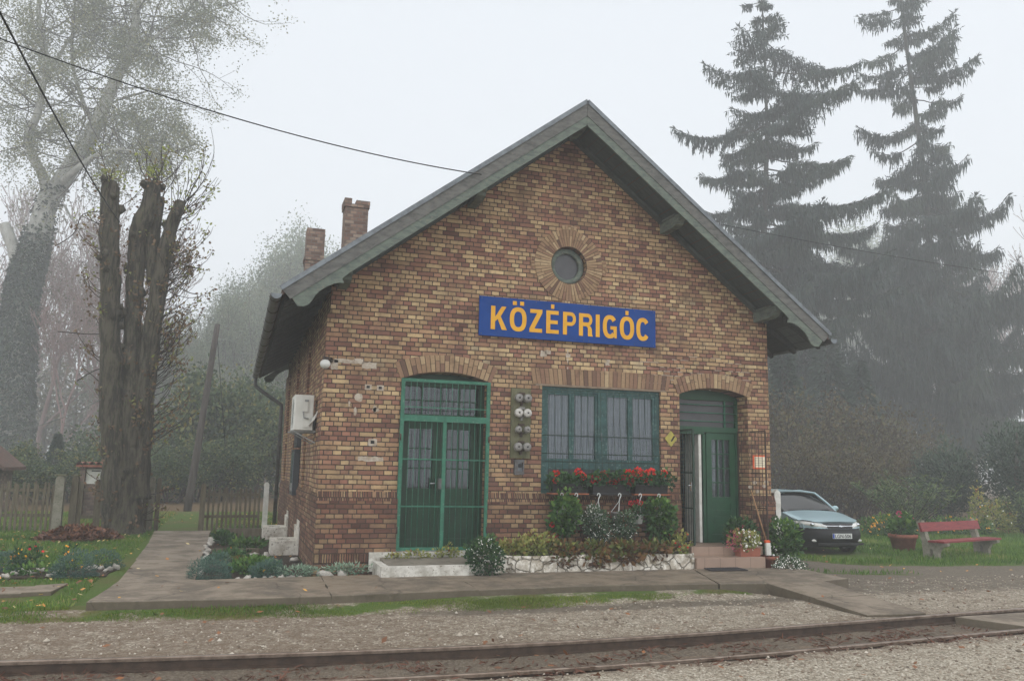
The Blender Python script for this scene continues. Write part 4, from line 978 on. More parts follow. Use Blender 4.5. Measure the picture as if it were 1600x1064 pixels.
# left edges read off the board: start, width, mark
word = [('K', .205, .285, ''), ('O', .545, .305, 'u'), ('Z', .905, .235, ''), ('E', 1.215, .235, 'd'), ('P', 1.53, .245, ''), ('R', 1.835, .255, ''), ('I', 2.158, SW, ''), ('G', 2.296, .275, ''), ('O', 2.63, .285, 'd'), ('C', 2.96, .262, '')]
lz = sz0+.115
for ch, x, w, mark in word:
    k = 0
    for o, hs in letter(ch, w):
        vs, fs = plate_mb([(sx0+x+p[0], lz+p[1]) for p in o], [[(sx0+x+p[0], lz+p[1]) for p in q] for q in hs], -.0685-k*.0006, -.0624); b.mesh(vs, fs); k += 1
    c = sx0+x+w/2
    if mark == 'u':
        for dx in (-.066, .066): b.box(c+dx-.036, c+dx+.036, -.0685, -.0624, lz+SH+.045, lz+SH+.112)
    if mark == 'd': b.box(c-.030, c+.030, -.0685, -.0624, lz+SH+.035, lz+SH+.112)
b.build('lettering', M['sign_yellow'], sg)
# ------------------------------------------------------------------ small things fixed to the walls
t = thing('insulator_board', 'narrow mossy board on the wall with four pairs of round insulators', 'insulators', (3.24, -.03, 1.53))
b = MB(); b.prism([(3.085, 1.525), (3.435, 1.525), (3.435, 2.70), (3.085, 2.70)], -.045, -.002); b.build('board', M['mossy_wood'], t)
for k, z in enumerate((2.53, 2.28, 2.00, 1.71)):
    m_ = M['porcelain'] if k == 1 else M['porcelain_grey']; r = .072 if k != 2 else .058
    for dx in (-.078, .078):
        ib = MB(); ib.lathe([(.02, -.046), (.025, -.11), (r*.75, -.115), (r, -.13), (r*1.02, -.175), (r*.8, -.195), (r*.45, -.2), (r*.25, -.202), (r*.2, -.19), (0, -.19)], (3.26+dx, 0, z), 16, 'y')
        o = ib.build('insulator', m_, t, True)
        c = MB(); c.lathe([(r*.19, -.203), (r*.16, -.212), (0, -.213)], (3.26+dx, 0, z), 8, 'y'); c.build('pin', M['black'], o)
    c = MB(); c.obox((3.26, -.075, z+.085), (.10, .05, .035)); c.build('bracket', M['rust'] if k != 1 else M['porcelain_grey'], t); c = MB(); c.obox((3.26, -.07, z-.075), (.035, .05, .09)); c.tube([(3.20, -.06, z-.05), (3.26, -.08, z-.075), (3.32, -.06, z-.05)], .012, 6); c.build('bracket', M['rust'] if k != 1 else M['porcelain_grey'], t)
t = thing('switch_box', 'small grey metal box on the wall below the insulator board', 'box', (3.24, -.03, 1.26))
b = MB(); vs, fs = plate_mb([(3.16, 1.25), (3.33, 1.25), (3.33, 1.50), (3.16, 1.50)], ([(3.215, 1.31), (3.305, 1.31), (3.305, 1.45), (3.215, 1.45)],), -.06, -.002); b.mesh(vs, fs); b.build('housing', M['gutter'], t)
b = MB(); b.box(3.216, 3.304, -.03, -.004, 1.311, 1.449); b.build('inner_plate', M['tin'], t); b = MB(); b.box(3.235, 3.29, -.052, -.031, 1.37, 1.43); b.build('switch', M['black'], t)
t = thing('yellow_sign', 'small faded yellow diamond sign with a dark slanting mark', 'sign', (6.15, -.01, 1.8))
b = MB(); vs, fs = plate_mb([(6.15, 1.795), (6.275, 1.94), (6.15, 2.08), (6.025, 1.94)], (), -.012, -.002); b.mesh(vs, fs); b.build('panel', M['yellow_sign'], t)
b = MB(); b.prism([(6.14, 1.90), (6.165, 1.885), (6.235, 1.985), (6.205, 1.995)], -.0165, -.0125); b.build('mark', M['black'], t)
t = thing('notice', 'small white notice with orange border on the brick pier right of the door', 'notice', (8.03, -.01, 1.44))
b = MB(); b.box(7.87, 8.17, -.012, -.002, 1.435, 1.685); b.build('border', M['notice_red'], t); b = MB(); b.box(7.90, 8.14, -.016, -.0125, 1.462, 1.658); b.build('sheet', M['notice'], t)
b = MB()
for k in range(4): b.box(7.92, 8.12-.03*(k % 2), -.0175, -.0163, 1.50+k*.042, 1.506+k*.042)
b.build('print', M['gutter'], t)
t = thing('wall_lamp', 'white globe lamp on the front left corner of the building', 'lamp', (-.0, -.05, 2.95))
b = MB(); b.lathe([(0, -.005), (.045, -.005), (.045, -.03), (.03, -.05)], (.04, 0, 3.0), 12, 'y'); b.tube([(.04, -.03, 3.0), (-.03, -.11, 3.01)], .018, 8); b.tube([(-.045, -.12, 3.035), (-.05, -.125, 2.985)], .04, 10); b.build('bracket', M['rust'], t)
b = MB(); b.ball((-.05, -.125, 2.92), (.082, .082, .075), 16, 10); b.build('globe', M['globe'], t, True)
# air conditioner on the long side
t = thing('air_conditioner', 'white air conditioner unit on brackets high on the side wall', 'air conditioner', (-.25, 1.3, 1.9))
b = MB(); vs, fs = plate_mb([(-.40, 1.925), (-.115, 1.925), (-.115, 2.49), (-.40, 2.49)], (), .88, 1.68, bevel=.012); b.mesh(vs, fs); b.build('casing', M['ac_white'], t)
b = MB(); b.box(-.30, -.20, .853, .8675, 2.22, 2.44); b.build('service_cover', M['ac_white'], t); b = MB(); b.box(-.27, -.16, .858, .8675, 1.96, 2.12); b.build('service_cover', M['ac_white'], t)
b = MB(); b.box(-.255, -.19, .848, .8525, 2.385, 2.42); b.build('label_strip', M['ac_grey'], t); b = MB(); b.tube([(-.27, .85, 2.22), (-.26, .82, 2.12), (-.18, .82, 2.1)], .012, 6); b.build('handle', M['ac_grey'], t)
b = MB()
for k in range(7): r = .05+k*.032; b.lathe([(r, -.414), (r+.008, -.414)], (0, 1.25, 2.2), 30, 'x')
for k in range(8): a = k*math.pi/4; b.beam((-.414, 1.25, 2.2), (-.414, 1.25+.25*math.cos(a), 2.2+.25*math.sin(a)), .006, .006)
b.build('fan_grille', M['ac_grey'], t)
for yy in (.95, 1.6): b = MB(); b.box(-.46, -.002, yy-.02, yy+.02, 1.885, 1.912); b.box(-.045, -.003, yy-.02, yy+.02, 1.9125, 2.2); b.beam((-.40, yy, 1.89), (-.03, yy, 1.70), .02, .02); b.build('wall_bracket', M['ac_grey'], t)
b = MB()
for k in range(3): b.tube([(-.17+.02*k, .86, 2.0+.04*k), (-.10+.02*k, .78, 2.08+.05*k), (-.02, .82+.03*k, 2.22+.03*k)], .012, 6)
b.build('hose', M['ac_white'], t)
t = thing('notice_case', 'tall dark framed notice case hanging lower on the side wall', 'notice board', (-.06, 5, .75))
b = MB(); b.box(-.14, -.02, 4.45, 5.3, .72, 1.66); b.build('case', M['board_dark'], t); b = MB(); b.box(-.146, -.1405, 4.52, 5.23, .79, 1.59); b.build('pane', M['board_glass'], t)
t = thing('notice_case', 'small dark board on the side wall above the tall notice case', 'notice board', (-.06, 5, 1.7))
b = MB(); b.box(-.12, -.02, 4.2, 5.0, 1.70, 2.10); b.build('case', M['board_dark'], t); b = MB(); b.box(-.126, -.1205, 4.27, 4.93, 1.76, 2.04); b.build('pane', M['black'], t)
# steps
t = thing('tiled_steps', 'two beige tiled steps below the open green door', 'steps', (6.9, -.35, -.3))
b = MB(); vs, fs = plate_mb([(6.225, -.705), (7.585, -.705), (7.585, -.0), (6.225, -.0)], (), -.32, -.088, 'xy', .004); b.mesh(vs, fs); b.build('step', M['step_tile'], t)
b = MB(); vs, fs = plate_mb([(6.34, -.352), (7.78, -.352), (7.78, -.0565), (6.34, -.0565)], (), -.0875, .063, 'xy', .004); b.mesh(vs, fs); b.build('step', M['step_tile'], t)
t = thing('doorstep', 'low white edged concrete step in front of the barred left door', 'step', (1.5, -.5, -.3))
b = MB(); vs, fs = plate_mb(ragged([(.84, -.93), (2.42, -.86), (2.42, -.80), (.95, -.86), (.95, -.14), (.84, -.14)], .008, .1), (), -.33, -.105, 'xy', .006); b.mesh(vs, fs); b.build('edging', M['limestep'], t)
b = MB(); b.mesh([(.951, -.859, -.112), (2.6, -.795, -.125), (2.6, -.127, -.07), (.951, -.127, -.06), (.951, -.859, -.3), (2.6, -.795, -.3), (2.6, -.127, -.3), (.951, -.127, -.3)], [(0,1,2,3),(0,4,5,1),(1,5,6,2),(2,6,7,3),(3,7,4,0)]); b.build('tread', M['concrete'], t)
t = thing('door_mat', 'flat dark rubber mat on the paving below the tiled steps', 'mat', (6.6, -.9, -.25))
b = MB(); vs, fs = plate_mb([(6.28, -1.08), (6.95, -1.12), (6.98, -.76), (6.33, -.76)], (), -.252, -.238, 'xy', .003); b.mesh(vs, fs); b.build('mat', M['mat_dark'], t)
b = MB()
for k in range(14): b.box(6.36+k*.043, 6.385+k*.043, -1.05, -.8, -.2378, -.234)
b.build('ribs', M['mat_dark'], t)
# light well curbs on the long side
def curb(x0, x1, y0, y1, z0, z1, label):
    t = thing('light_well', label, 'curb', ((x0+x1)/2, (y0+y1)/2, z0)); b = MB(); k = .11
    vs, fs = plate_mb(ragged([(x0, y0), (x1, y0), (x1, y1), (x0, y1)], .012, .15, x0+y0), ([(x0+k, y0+k), (x1-k*.8, y0+k), (x1-k*.8, y1-k), (x0+k, y1-k)],), z0, z1, 'xy', .012); b.mesh(vs, fs); b.build('rim', M['lime'], t)
    b = MB(); b.box(x0+k-.004, x1-k*.8+.004, y0+k-.004, y1-k+.004, z0+.01, z1-.04); b.build('soil', M['soil'], t)
curb(-.55, -.11, 2.9, 3.65, -.38, -.05, 'white box curb with soil against the side wall, the nearer of two')
curb(-.58, -.11, 6.3, 7.0, -.38, -.05, 'white box curb against the side wall, behind the nearer one')
# broom, white post
t = thing('broom', 'wooden broom leaning against the wall beside the open door', 'broom', (7.86, -.25, -.08))
b = MB(); b.tube([(7.82, -.42, .16), (7.78, -.07, 1.02)], .013, 8); b.build('stick', M['broom_wood'], t)
b = MB(); b.obox((7.83, -.43, .15), (.10, .045, .04), Matrix.Rotation(.35, 3, 'X')); b.build('head', M['notice_red'], t)
b = MB(); b.prism([(7.785, .13), (7.875, .13), (7.89, -.085), (7.79, -.085)], -.465, -.42); b.build('bristles', M['white_paint'], t)
t = thing('white_post', 'white painted post with pointed top beside the parked car', 'post', (8.5, .2, -.45))
b = MB(); b.prism([(8.43, -.48), (8.565, -.48), (8.565, 1.00), (8.4975, 1.06), (8.43, 1.00)], .14, .26); b.build('shaft', M['white_paint'], t)
b = MB(); b.box(8.40, 8.4295, .16, .24, .94, .99); b.build('hook', M['rust'], t)
# ------------------------------------------------------------------ bench
A = Vector((13.78, 1.95, 0)); B = Vector((16.0, 2.62, 0)); ax = (B-A).normalized(); fd = Vector((ax.y, -ax.x, 0)); gz0 = gh(14.5, 2.2)
t = thing('park_bench', 'garden bench with faded red boards on two mossy concrete supports', 'bench', ((A+B)/2)+Vector((0, 0, gz0)))
def local(p, u, d, z): return Vector(p)+ax*u+fd*d+Vector((0, 0, gz0+z))
for P in (A, B):
    b = MB(); prof = [(-.05, -.1), (.13, -.1), (.12, .28), (.42, .31), (.46, .39), (.10, .37), (.0, .86), (-.10, .84)]
    prof = [(-.02, -.1), (.15, -.1), (.11, .30), (.06, .45), (-.05, .86), (-.17, .83), (-.06, .4)]
    n = len(prof); vs = [local(P, -.07, d, z) for d, z in prof]+[local(P, .07, d, z) for d, z in prof]
    b.mesh(vs, [tuple(range(n)), tuple(reversed(range(n, 2*n)))]+[(i, n+i, n+(i+1) % n, (i+1) % n) for i in range(n)])
    o = b.build('support', M['post_concrete'], t)
    b = MB(); prof = [(.09, .385), (.09, .26), (.18, .22), (.20, -.1), (.32, -.1), (.30, .16), (.36, .27), (.52, .33), (.52, .385)]
    n = len(prof); vs = [local(P, -.06, d, z) for d, z in prof]+[local(P, .06, d, z) for d, z in prof]
    b.mesh(vs, [tuple(range(n)), tuple(reversed(range(n, 2*n)))]+[(i, n+i, n+(i+1) % n, (i+1) % n) for i in range(n)])
    b.build('seat_bracket', M['post_concrete'], o)
rotz = Matrix((ax, -fd, Vector((0, 0, 1)))).transposed(); Lb = (B-A).length+.36
b = MB(); b.obox(local((A+B)/2, 0.0, -.015, .71), (Lb, .045, .205), rotz @ Matrix.Rotation(R(-16), 3, 'X')); b.build('backrest', M['bench_red'], t)
b = MB(); b.obox(local((A+B)/2, .06, .20, .407), (Lb, .17, .042), rotz); b.obox(local((A+B)/2, .06, .40, .407), (Lb, .17, .042), rotz); b.build('seat', M['bench_red'], t)
# ------------------------------------------------------------------ fence, posts, notice kiosk, hut
def fence(name, label, x0, x1, y0, y1, top, cat='fence', step=.115, rails=(.35, .85), seed=0, w=.055, slope=0):
    zb = -.36; t = thing(name, label, cat, ((x0+x1)/2, (y0+y1)/2, zb)); n = int(abs(x1-x0)/step); pk = MB(); r_ = random.Random(seed)
    for i in range(n+1):
        u = i/n; x = x0+(x1-x0)*u; y = y0+(y1-y0)*u; h = top+slope*u+r_.uniform(-.05, .03); a = r_.uniform(-.03, .03)
        if r_.random() < .03: continue
        P = [(-w/2, 0), (w/2, 0), (w/2+a*(h-zb), h-zb-.05), (a*(h-zb), h-zb), (-w/2+a*(h-zb), h-zb-.05)]
        pk.prism([(x+p[0], zb+.02+p[1]) for p in P], y-.012+r_.uniform(-.006, .006), y+.012)
    pk.build('pickets', M['fence'], t); rl = MB()
    for k in rails: z = zb+(top-zb)*k; rl.beam((x0, y0+.035, z), (x1, y1+.035, z+slope), .04, .07)
    rl.build('rail', M['fence'], t); return t
def gpost(name, label, x, y, top, w, mat, cap=False):
    t = thing(name, label, 'post', (x, y, -.4)); b = MB()
    b.prism([(x-w/2, -.45), (x+w/2, -.45), (x+w/2*.92, top-.04), (x+w*.2, top), (x-w*.2, top), (x-w/2*.92, top-.04)], y-w/2, y+w/2); b.build('shaft', mat, t)
    if cap: b = MB(); b.box(x-w*.62, x+w*.62, y-w*.62, y+w*.62, top+.001, top+.04); b.build('cap', M['mossy_wood'], t)
fence('picket_fence', 'long weathered picket fence at the garden edge left of the tall concrete post', -12, -5.32, 9.1, 9.0, .80, seed=1, step=.105)
gpost('concrete_post', 'thick mossy concrete fence post behind the leaf heap', -5.15, 8.75, .97, .2, M['post_concrete'], True)
gpost('wooden_post', 'brown wooden fence post close behind the thick concrete post', -4.88, 9.05, .97, .16, M['fence'], True)
fence('board_gate', 'tall gate of wide grey boards beside the pollarded tree', -4.78, -3.3, 9.05, 9.1, .86, 'gate', .2, (.3, .82), 3, .15)
fence('picket_fence', 'short piece of picket fence between the pollarded tree and the gateway', -3.5, -3.22, 9.1, 9.1, .85, seed=5)
gpost('wooden_post', 'leaning grey post at the left side of the open gateway', -3.16, 8.9, .98, .13, M['post_concrete'])
gpost('wooden_post', 'dark narrow gate post on the very edge of the open gateway', -3.02, 9.05, .96, .1, M['fence'])
fence('picket_fence', 'low mossy picket fence panel between the gateway and the white post', -1.95, -.62, 9.05, 9.15, .72, seed=7, step=.105)
gpost('wooden_post', 'dark mossy post at the right side of the open gateway', -1.98, 8.95, .83, .13, M['fence'])
gpost('white_post', 'slim white post at the end of the low picket fence by the building', -.47, 9.0, .88, .13, M['white_paint'])
p = aty(151, 740, 13.5)
t = thing('notice_kiosk', 'small brick notice stand with tiled cap behind the gate', 'notice stand', (p.x, 13.5, -.4))
b = MB(); b.box(p.x-.40, p.x-.27, 13.3, 13.7, -.4, 1.16); b.box(p.x+.27, p.x+.40, 13.3, 13.7, -.4, 1.16); b.box(p.x-.2695, p.x+.2695, 13.42, 13.7, -.4, 1.16); b.build('wall', M['chimney'], t)
b = MB()
for k in range(6): xx = p.x-.5+k*.17; b.lathe([(.085, -.0), (.085, .7)], (xx+.08, 13.15, 1.22), 10, 'y', a0=0, a1=math.pi)
b.box(p.x-.5, p.x+.52, 13.16, 13.84, 1.161, 1.215); b.build('roof', M['terracotta'], t)
b = MB(); b.box(p.x-.25, p.x+.25, 13.38, 13.40, .68, 1.1); b.build('notice_sheet', M['white_paint'], t)
b = MB(); b.box(p.x-.12, p.x+.12, 13.375, 13.3795, 1.03, 1.07); b.build('heading', M['gutter'], t)
p = aty(-30, 730, 15); q = aty(-8, 730, 15)
t = thing('garden_hut', 'dark brick hut with low roof at the left edge behind the fence', 'hut', (p.x-.5, 15, -.4))
b = MB(); b.box(p.x-2.4, q.x, 15, 17.2, -.5, 1.2); b.build('wall', M['chimney'], t)
b = MB(); xr = (p.x-2.4+q.x)/2; b.prism([(p.x-2.75, 1.0), (xr, 2.35), (q.x+.3, 1.0), (q.x+.3, 1.1), (xr, 2.5), (p.x-2.75, 1.1)], 14.7, 17.5); b.build('roof', M['tile'], t)
b = MB(); b.box(q.x-.9, q.x-.3, 14.985, 14.9995, -.3, .9); b.build('door', M['fence'], t)
# ------------------------------------------------------------------ pole and wires
a = aty(298, 765, 18); c = aty(340, 507, 18)
t = thing('leaning_pole', 'bare leaning wooden pole among the trees beyond the gate', 'pole', a); a2 = a+(a-c).normalized()*.9
b = MB(); b.tube([a2+(c-a2)*k/8 for k in range(9)], [.14-.005*k for k in range(9)], 10, lump=.12, lscale=2); b.build('shaft', M['pole'], t)
b = MB(); b.tube([c-Vector((0, 0, .3)), aty(352, 700, 18.4)], .012, 5); b.build('stay_wire', M['cable'], t)
def wire(name, label, pts, r0, r1, sag, mat, n=30):
    P = []
    for (a, b_) in zip(pts, pts[1:]):
        for i in range(n+1): u = i/n; P.append(a+(b_-a)*u-Vector((0, 0, sag*4*u*(1-u))))
    mb = MB(); mb.tube(P, [r0+(r1-r0)*i/(len(P)-1) for i in range(len(P))], 6)
    return tag(mb.build(name, mat), label, 'wire')
wire('cable', 'thick black cable slanting down from upper left to the pollarded tree', [aty(-60, -95, -7), aty(187, 347, 8.0)], .011, .014, .12, M['cable'])
wire('cable', 'thin overhead cable sagging from upper left to the gable edge', [aty(-80, 30, -3.0), aty(752, 273, -.83)], .0075, .0095, .22, M['cable'])
wire('cable', 'faint cable running from the right roof edge across the spruces', [aty(1072, 340, -.75), aty(1680, 440, 5)], .005, .008, .12, M['cable'])
wire('cable', 'pale slack cable low between the left edge and the pollarded tree', [aty(-60, 678, 7.6), aty(157, 624, 7.9)], .012, .012, .25, M['cable_light'])
# ------------------------------------------------------------------ parked car (nose towards the track)
def build_car(cx, cy, gz_, rz):
    t = thing('parked_car', 'silver green hatchback with dark plastic bumper parked beside the building', 'car', (cx, cy, gz_))
    Rm = Matrix.Rotation(rz, 3, 'Z')
    def W(p): return Rm @ Vector(p)+Vector((cx, cy, gz_))
    # own axes: x across, y backwards from the nose, z up
    HW = .86
    def front(x, z):       # nose surface
        s = .50*(abs(x)/HW)**3.0
        if z > .60: s += .16*((z-.60)/.2)**1.6
        if z < .36: s += .07*((.36-z)/.16)**1.5
        if .36 <= z <= .60: s += .0
        return s
    def halfw(s): return HW-.10*max(0, (s-3.4)/.9)**2
    def grid(f, us, vs_, name, mat, parent, smooth=True, flip=False):
        V = [W(f(u, v)) for v in vs_ for u in us]; n = len(us)
        F = [(j*n+i, j*n+i+1, (j+1)*n+i+1, (j+1)*n+i) for j in range(len(vs_)-1) for i in range(n-1)]
        b = MB(); b.mesh(V, [tuple(reversed(q)) for q in F] if flip else F); return b.build(name, mat, parent, smooth)
    lin = lambda a, b_, n: [a+(b_-a)*i/n for i in range(n+1)]
    zc = lambda s: .735+.215*(min(1, max(0, (s-.2)/1.0)))**.75      # bonnet line
    def bonnet(u, v):
        x = u*(.80); s0 = front(x, .735); s = s0+(1.28-.10*abs(u)**2-s0)*v
        edge = max(0, abs(u)-.86)/.14
        return (x, s, zc(s)+.035*(1-u*u)-.035*edge**2)
    BO = grid(bonnet, lin(-1, 1, 24), lin(0, 1, 14), 'body', M['car_paint'], t)
    for kx in (-.42, .42): pass
    # fender and side skin with wheel arches cut
    L = 4.25
    for sg_ in (-1, 1):
        top = [(.36, .70), (.6, .80), (1.0, .905), (1.25, .945), (2.2, .95), (3.2, .96), (3.9, .98), (4.15, .95)]
        def archp(c, r): return [(c+r*math.cos(a), .30+r*math.sin(a)) for a in [i*math.pi/12 for i in range(13)]]
        rear = [(4.22, .75), (4.22, .35), (4.1, .22)]
        poly = top+rear+[(3.40+.345, .22)]+archp(3.40, .345)+[(3.40-.345, .22), (.82+.345, .22)]+archp(.82, .345)+[(.82-.345, .22), (.40, .24), (.34, .36), (.33, .60)]
        vs, fs = plate_mb([(p[0], p[1]) for p in poly], (), 0, .02, 'xz')
        b = MB(); V = []
        for s, d, z in vs:
            w = halfw(s)-.0-.06*max(0, (z-.62)/.33)**2-.05*max(0, (.42-z)/.2)**2
            if s < .75: w -= .10*((.75-s)/.42)**2
            V.append(W((sg_*(w-d*.8), s, z)))
        b.mesh(V, fs); b.build('side_panel', M['car_paint'], t)
        # sills, side windows
        b = MB(); gl = [(1.42, .955), (1.95, 1.33), (2.6, 1.385), (3.3, 1.345), (3.85, 1.0), (3.8, .965)]
        vs, fs = plate_mb(gl, (), 0, .01, 'xz'); b.mesh([W((sg_*(.80-.30*max(0, z-.955)*1.0-d), s, z)) for s, d, z in vs], fs); b.build('side_window', M['car_glass'], t)
        b = MB()
        b.tube([W((sg_*.80, 1.28, .955)), W((sg_*.765, 1.6, 1.16)), W((sg_*.70, 1.98, 1.375)), W((sg_*.66, 2.6, 1.425)), W((sg_*.67, 3.35, 1.38)), W((sg_*.74, 4.0, .99))], .032, 8); b.build('pillar', M['car_paint'], t, True)
        # mirror
        b = MB(); c = W((sg_*.955, 1.52, 1.02)); b.ball(c, (.10, .07, .07), 12, 8); b.tube([W((sg_*.80, 1.5, .97)), c], .025, 6); b.build('mirror', M['car_paint'], t, True)
        # wheels
        for s in (.82, 3.40):
            wc = Vector((sg_*(HW-.115), s, .30)); b = MB()
            prof = [(.20, -.095), (.27, -.10), (.298, -.07), (.30, 0), (.298, .07), (.27, .10), (.20, .095)]
            b.lathe(prof, (0, 0, 0), 28, 'x'); b.v = [tuple(W(Vector(v)+wc)) for v in b.v]; wh = b.build('wheel', M['tyre'], t, True)
            b = MB(); b.lathe([(.205, -.08), (.19, .07), (.0, .075)], (0, 0, 0), 24, 'x')
            b.v = [tuple(W(Vector((v[0]*sg_, v[1], v[2]))+wc)) for v in b.v]; b.build('rim', M['gutter'], wh)
        # dark arch liner
        for s in (.82, 3.40):
            b = MB(); b.lathe([(.335, -.25), (.335, .02)], (0, 0, 0), 20, 'x', a0=-.1, a1=math.pi+.1); b.v = [tuple(W(Vector((v[0]*sg_, v[1], v[2]))+Vector((sg_*(HW-.1), s, .30)))) for v in b.v]; b.build('wheel_arch', M['black'], t)
        # headlamp on the nose surface
        hl = [(.30, .655), (.36, .635), (.60, .655), (.83, .70), (.86, .76), (.70, .775), (.48, .735), (.34, .70)]
        nb = []
        b = MB(); ctr = (sum(p[0] for p in hl)/len(hl), sum(p[1] for p in hl)/len(hl))
        pts = [W((sg_*p[0], front(p[0], p[1])-.012, p[1])) for p in hl]; mids = [W((sg_*(ctr[0]+(p[0]-ctr[0])*.6), front(ctr[0]+(p[0]-ctr[0])*.6, ctr[1]+(p[1]-ctr[1])*.6)-.030, ctr[1]+(p[1]-ctr[1])*.6)) for p in hl]
        cc = W((sg_*ctr[0], front(*ctr)-.034, ctr[1])); n = len(hl)
        b.mesh(pts+mids+[cc], [(i, (i+1) % n, n+(i+1) % n, n+i) for i in range(n)]+[(n+i, n+(i+1) % n, 2*n) for i in range(n)]); h_ = b.build('headlight', M['lamp'], t, True)
        b = MB(); b.ball(W((sg_*.62, front(.62, .70)-.034, .70)), (.05, .05, .04), 10, 6); b.build('reflector', M['chrome'], h_, True)
        # fog lamp
        b = MB(); b.ball(W((sg_*.60, front(.60, .33)-.012, .335)), (.085, .03, .032), 12, 8); b.build('fog_light', M['lamp'], t, True)
    # bumper: dark plastic nose from sill to lamp line
    def bump(u, v):
        x = u*HW*.995; z = .19+(.62-.19)*v
        if abs(u) > .965: pass
        ex = .045*math.sin(min(1, max(0, (v-.3)/.62))*math.pi)
        return (x, front(x, z)-ex, z)
    BU = grid(bump, lin(-1, 1, 34), lin(0, 1, 14), 'bumper', M['car_black'], t)
    b = MB(); b.obox((0, 0, 0), (1.2, .03, .05)); b.v = [tuple(W(Vector(v)+Vector((0, front(0, .25)-.03, .27)))) for v in b.v]; b.build('air_intake', M['black'], BU)
    # band between bumper and bonnet, grille opening, chrome bar, emblem
    def nose(u, v): x = u*.80; z = .615+(.74-.615)*v; return (x, front(x, z), z)
    grid(nose, lin(-1, 1, 24), lin(0, 1, 5), 'nose_panel', M['car_paint'], t)
    def gril(x0, x1, z0, z1, off, name, mat, parent, taper=0):
        def f(u, v): z = z0+(z1-z0)*v; k = 1-taper*(1-v); x = (x0+(x1-x0)*u)*k; return (x, front(x, z)-off, z)
        return grid(f, lin(0, 1, 16), lin(0, 1, 3), name, mat, parent)
    G_ = gril(-.42, .42, .622, .738, .016, 'grille', M['black'], t, .22)
    gril(-.40, .40, .674, .689, .030, 'chrome_bar', M['chrome'], G_, 0)
    # bow tie emblem
    b = MB(); e = [(-.055, .667), (-.02, .667), (-.016, .659), (.022, .659), (.026, .667), (.061, .667), (.055, .691), (.02, .691), (.016, .699), (-.022, .699), (-.026, .691), (-.061, .691)]
    pts = [W((p[0], front(p[0], p[1])-.044, p[1])) for p in e]; b.mesh(pts+[W((p[0], front(p[0], p[1])-.03, p[1])) for p in e], [tuple(range(12))]+[(i, (i+1) % 12, 12+(i+1) % 12, 12+i) for i in range(12)]); b.build('emblem', M['chrome'], G_)
    # windscreen, roof, scuttle
    def ws(u, v): return (u*(.74-.14*v), 1.24-.10*u*u+(.78+.06*u*u)*v, .945+.035*(1-u*u)+(.435-.02*u*u)*v-.04*v*v)
    grid(ws, lin(-1, 1, 18), lin(0, 1, 10), 'windscreen', M['car_glass'], t)
    def roof(u, v): return (u*(.62-.0*v), 1.98-.02*u*u+1.55*v, 1.385+.03*(1-u*u)+.045*math.sin(math.pi*min(1, v*1.1)))
    grid(roof, lin(-1, 1, 14), lin(0, 1, 12), 'roof', M['car_paint'], t)
    def rear(u, v): return (u*(.64+.10*v), 3.53+.62*v, 1.385-.40*v+.03*(1-u*u))
    grid(rear, lin(-1, 1, 10), lin(0, 1, 6), 'rear_window', M['car_glass'], t)
    def tail(u, v): return (u*.80, 4.15+.08*math.sin(v*2), .985-.75*v)
    grid(tail, lin(-1, 1, 10), lin(0, 1, 6), 'tailgate', M['car_paint'], t)
    b = MB()
    for x0, x1 in ((-.62, .02), (.0, .58)): b.tube([W((x0*.98, 1.22-.08*x0*x0, .985)), W((x1, 1.27-.08*x1*x1, 1.003))], .010, 5)
    b.build('wiper', M['black'], t)
    b = MB(); b.obox((0, 0, 0), (1.5, 3.6, .1)); b.v = [tuple(W(Vector(v)+Vector((0, 2.2, .26)))) for v in b.v]; b.build('underbody', M['black'], t)
    b = MB(); b.obox((0, 0, 0), (1.3, .9, .4)); b.v = [tuple(W(Vector(v)+Vector((0, 2.1, .72)))) for v in b.v]; b.build('seats', M['black'], t)
    # number plate
    b = MB(); b.obox((0, 0, 0), (.52, .012, .115)); b.v = [tuple(W(Vector(v)+Vector((0, front(0, .45)-.045, .455)))) for v in b.v]; PL = b.build('number_plate', M['plate_white'], t)
    b = MB(); b.obox((0, 0, 0), (.045, .004, .105)); b.v = [tuple(W(Vector(v)+Vector((-.235, front(0, .45)-.054, .455)))) for v in b.v]; b.build('country_band', M['eu_blue'], PL)
    vs, fs = text_mb('LGN-506', .112, .002); w = max(v[0] for v in vs); b = MB()
    b.mesh([W((-.20+v[0]*.43/w, front(0, .45)-.0535-v[2], .415+v[1]*1.02)) for v in vs], fs); b.build('lettering', M['black'], PL)
    return t
build_car(12.28, 2.95, gh(12.3, 3.6)-.015, R(-4))
# ------------------------------------------------------------------ plants
def ndir(n): d = nrg.normal(size=(n, 3)); return d/np.linalg.norm(d, axis=1, keepdims=True)
def bushy(mb, c, r, n, L, W, up=.3, shell=.55, tl=0, th=1, zmin=None, lump=.35, seed=0, flat=0):
    # leaves through the volume of an uneven ellipsoid, most of them near the outside, pointing outwards
    c = np.array(c, float); r = np.array(r if hasattr(r, '__len__') else (r, r, r), float)
    d = ndir(n); k = np.array([1+lump*mnoise.noise(Vector(x)*1.6+Vector((seed*2.3, seed, seed*.7)))+lump*.6*mnoise.noise(Vector(x)*4+Vector((seed, 0, 3))) for x in d])
    q = (shell+(1-shell)*nrg.random(n)**.6)*k
    P = c+d*r*q[:, None]
    if zmin is not None: P[:, 2] = np.maximum(P[:, 2], zmin+nrg.random(n)*.02)
    D = d*(1-flat)+nrg.normal(size=(n, 3))*.55; D[:, 2] += up
    N = nrg.normal(size=(n, 3))
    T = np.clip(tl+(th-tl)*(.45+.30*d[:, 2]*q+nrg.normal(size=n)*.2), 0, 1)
    mb.leaves(P, D, N, L*nrg.uniform(.65, 1.3, n), W*nrg.uniform(.7, 1.25, n), T)
    return P, d
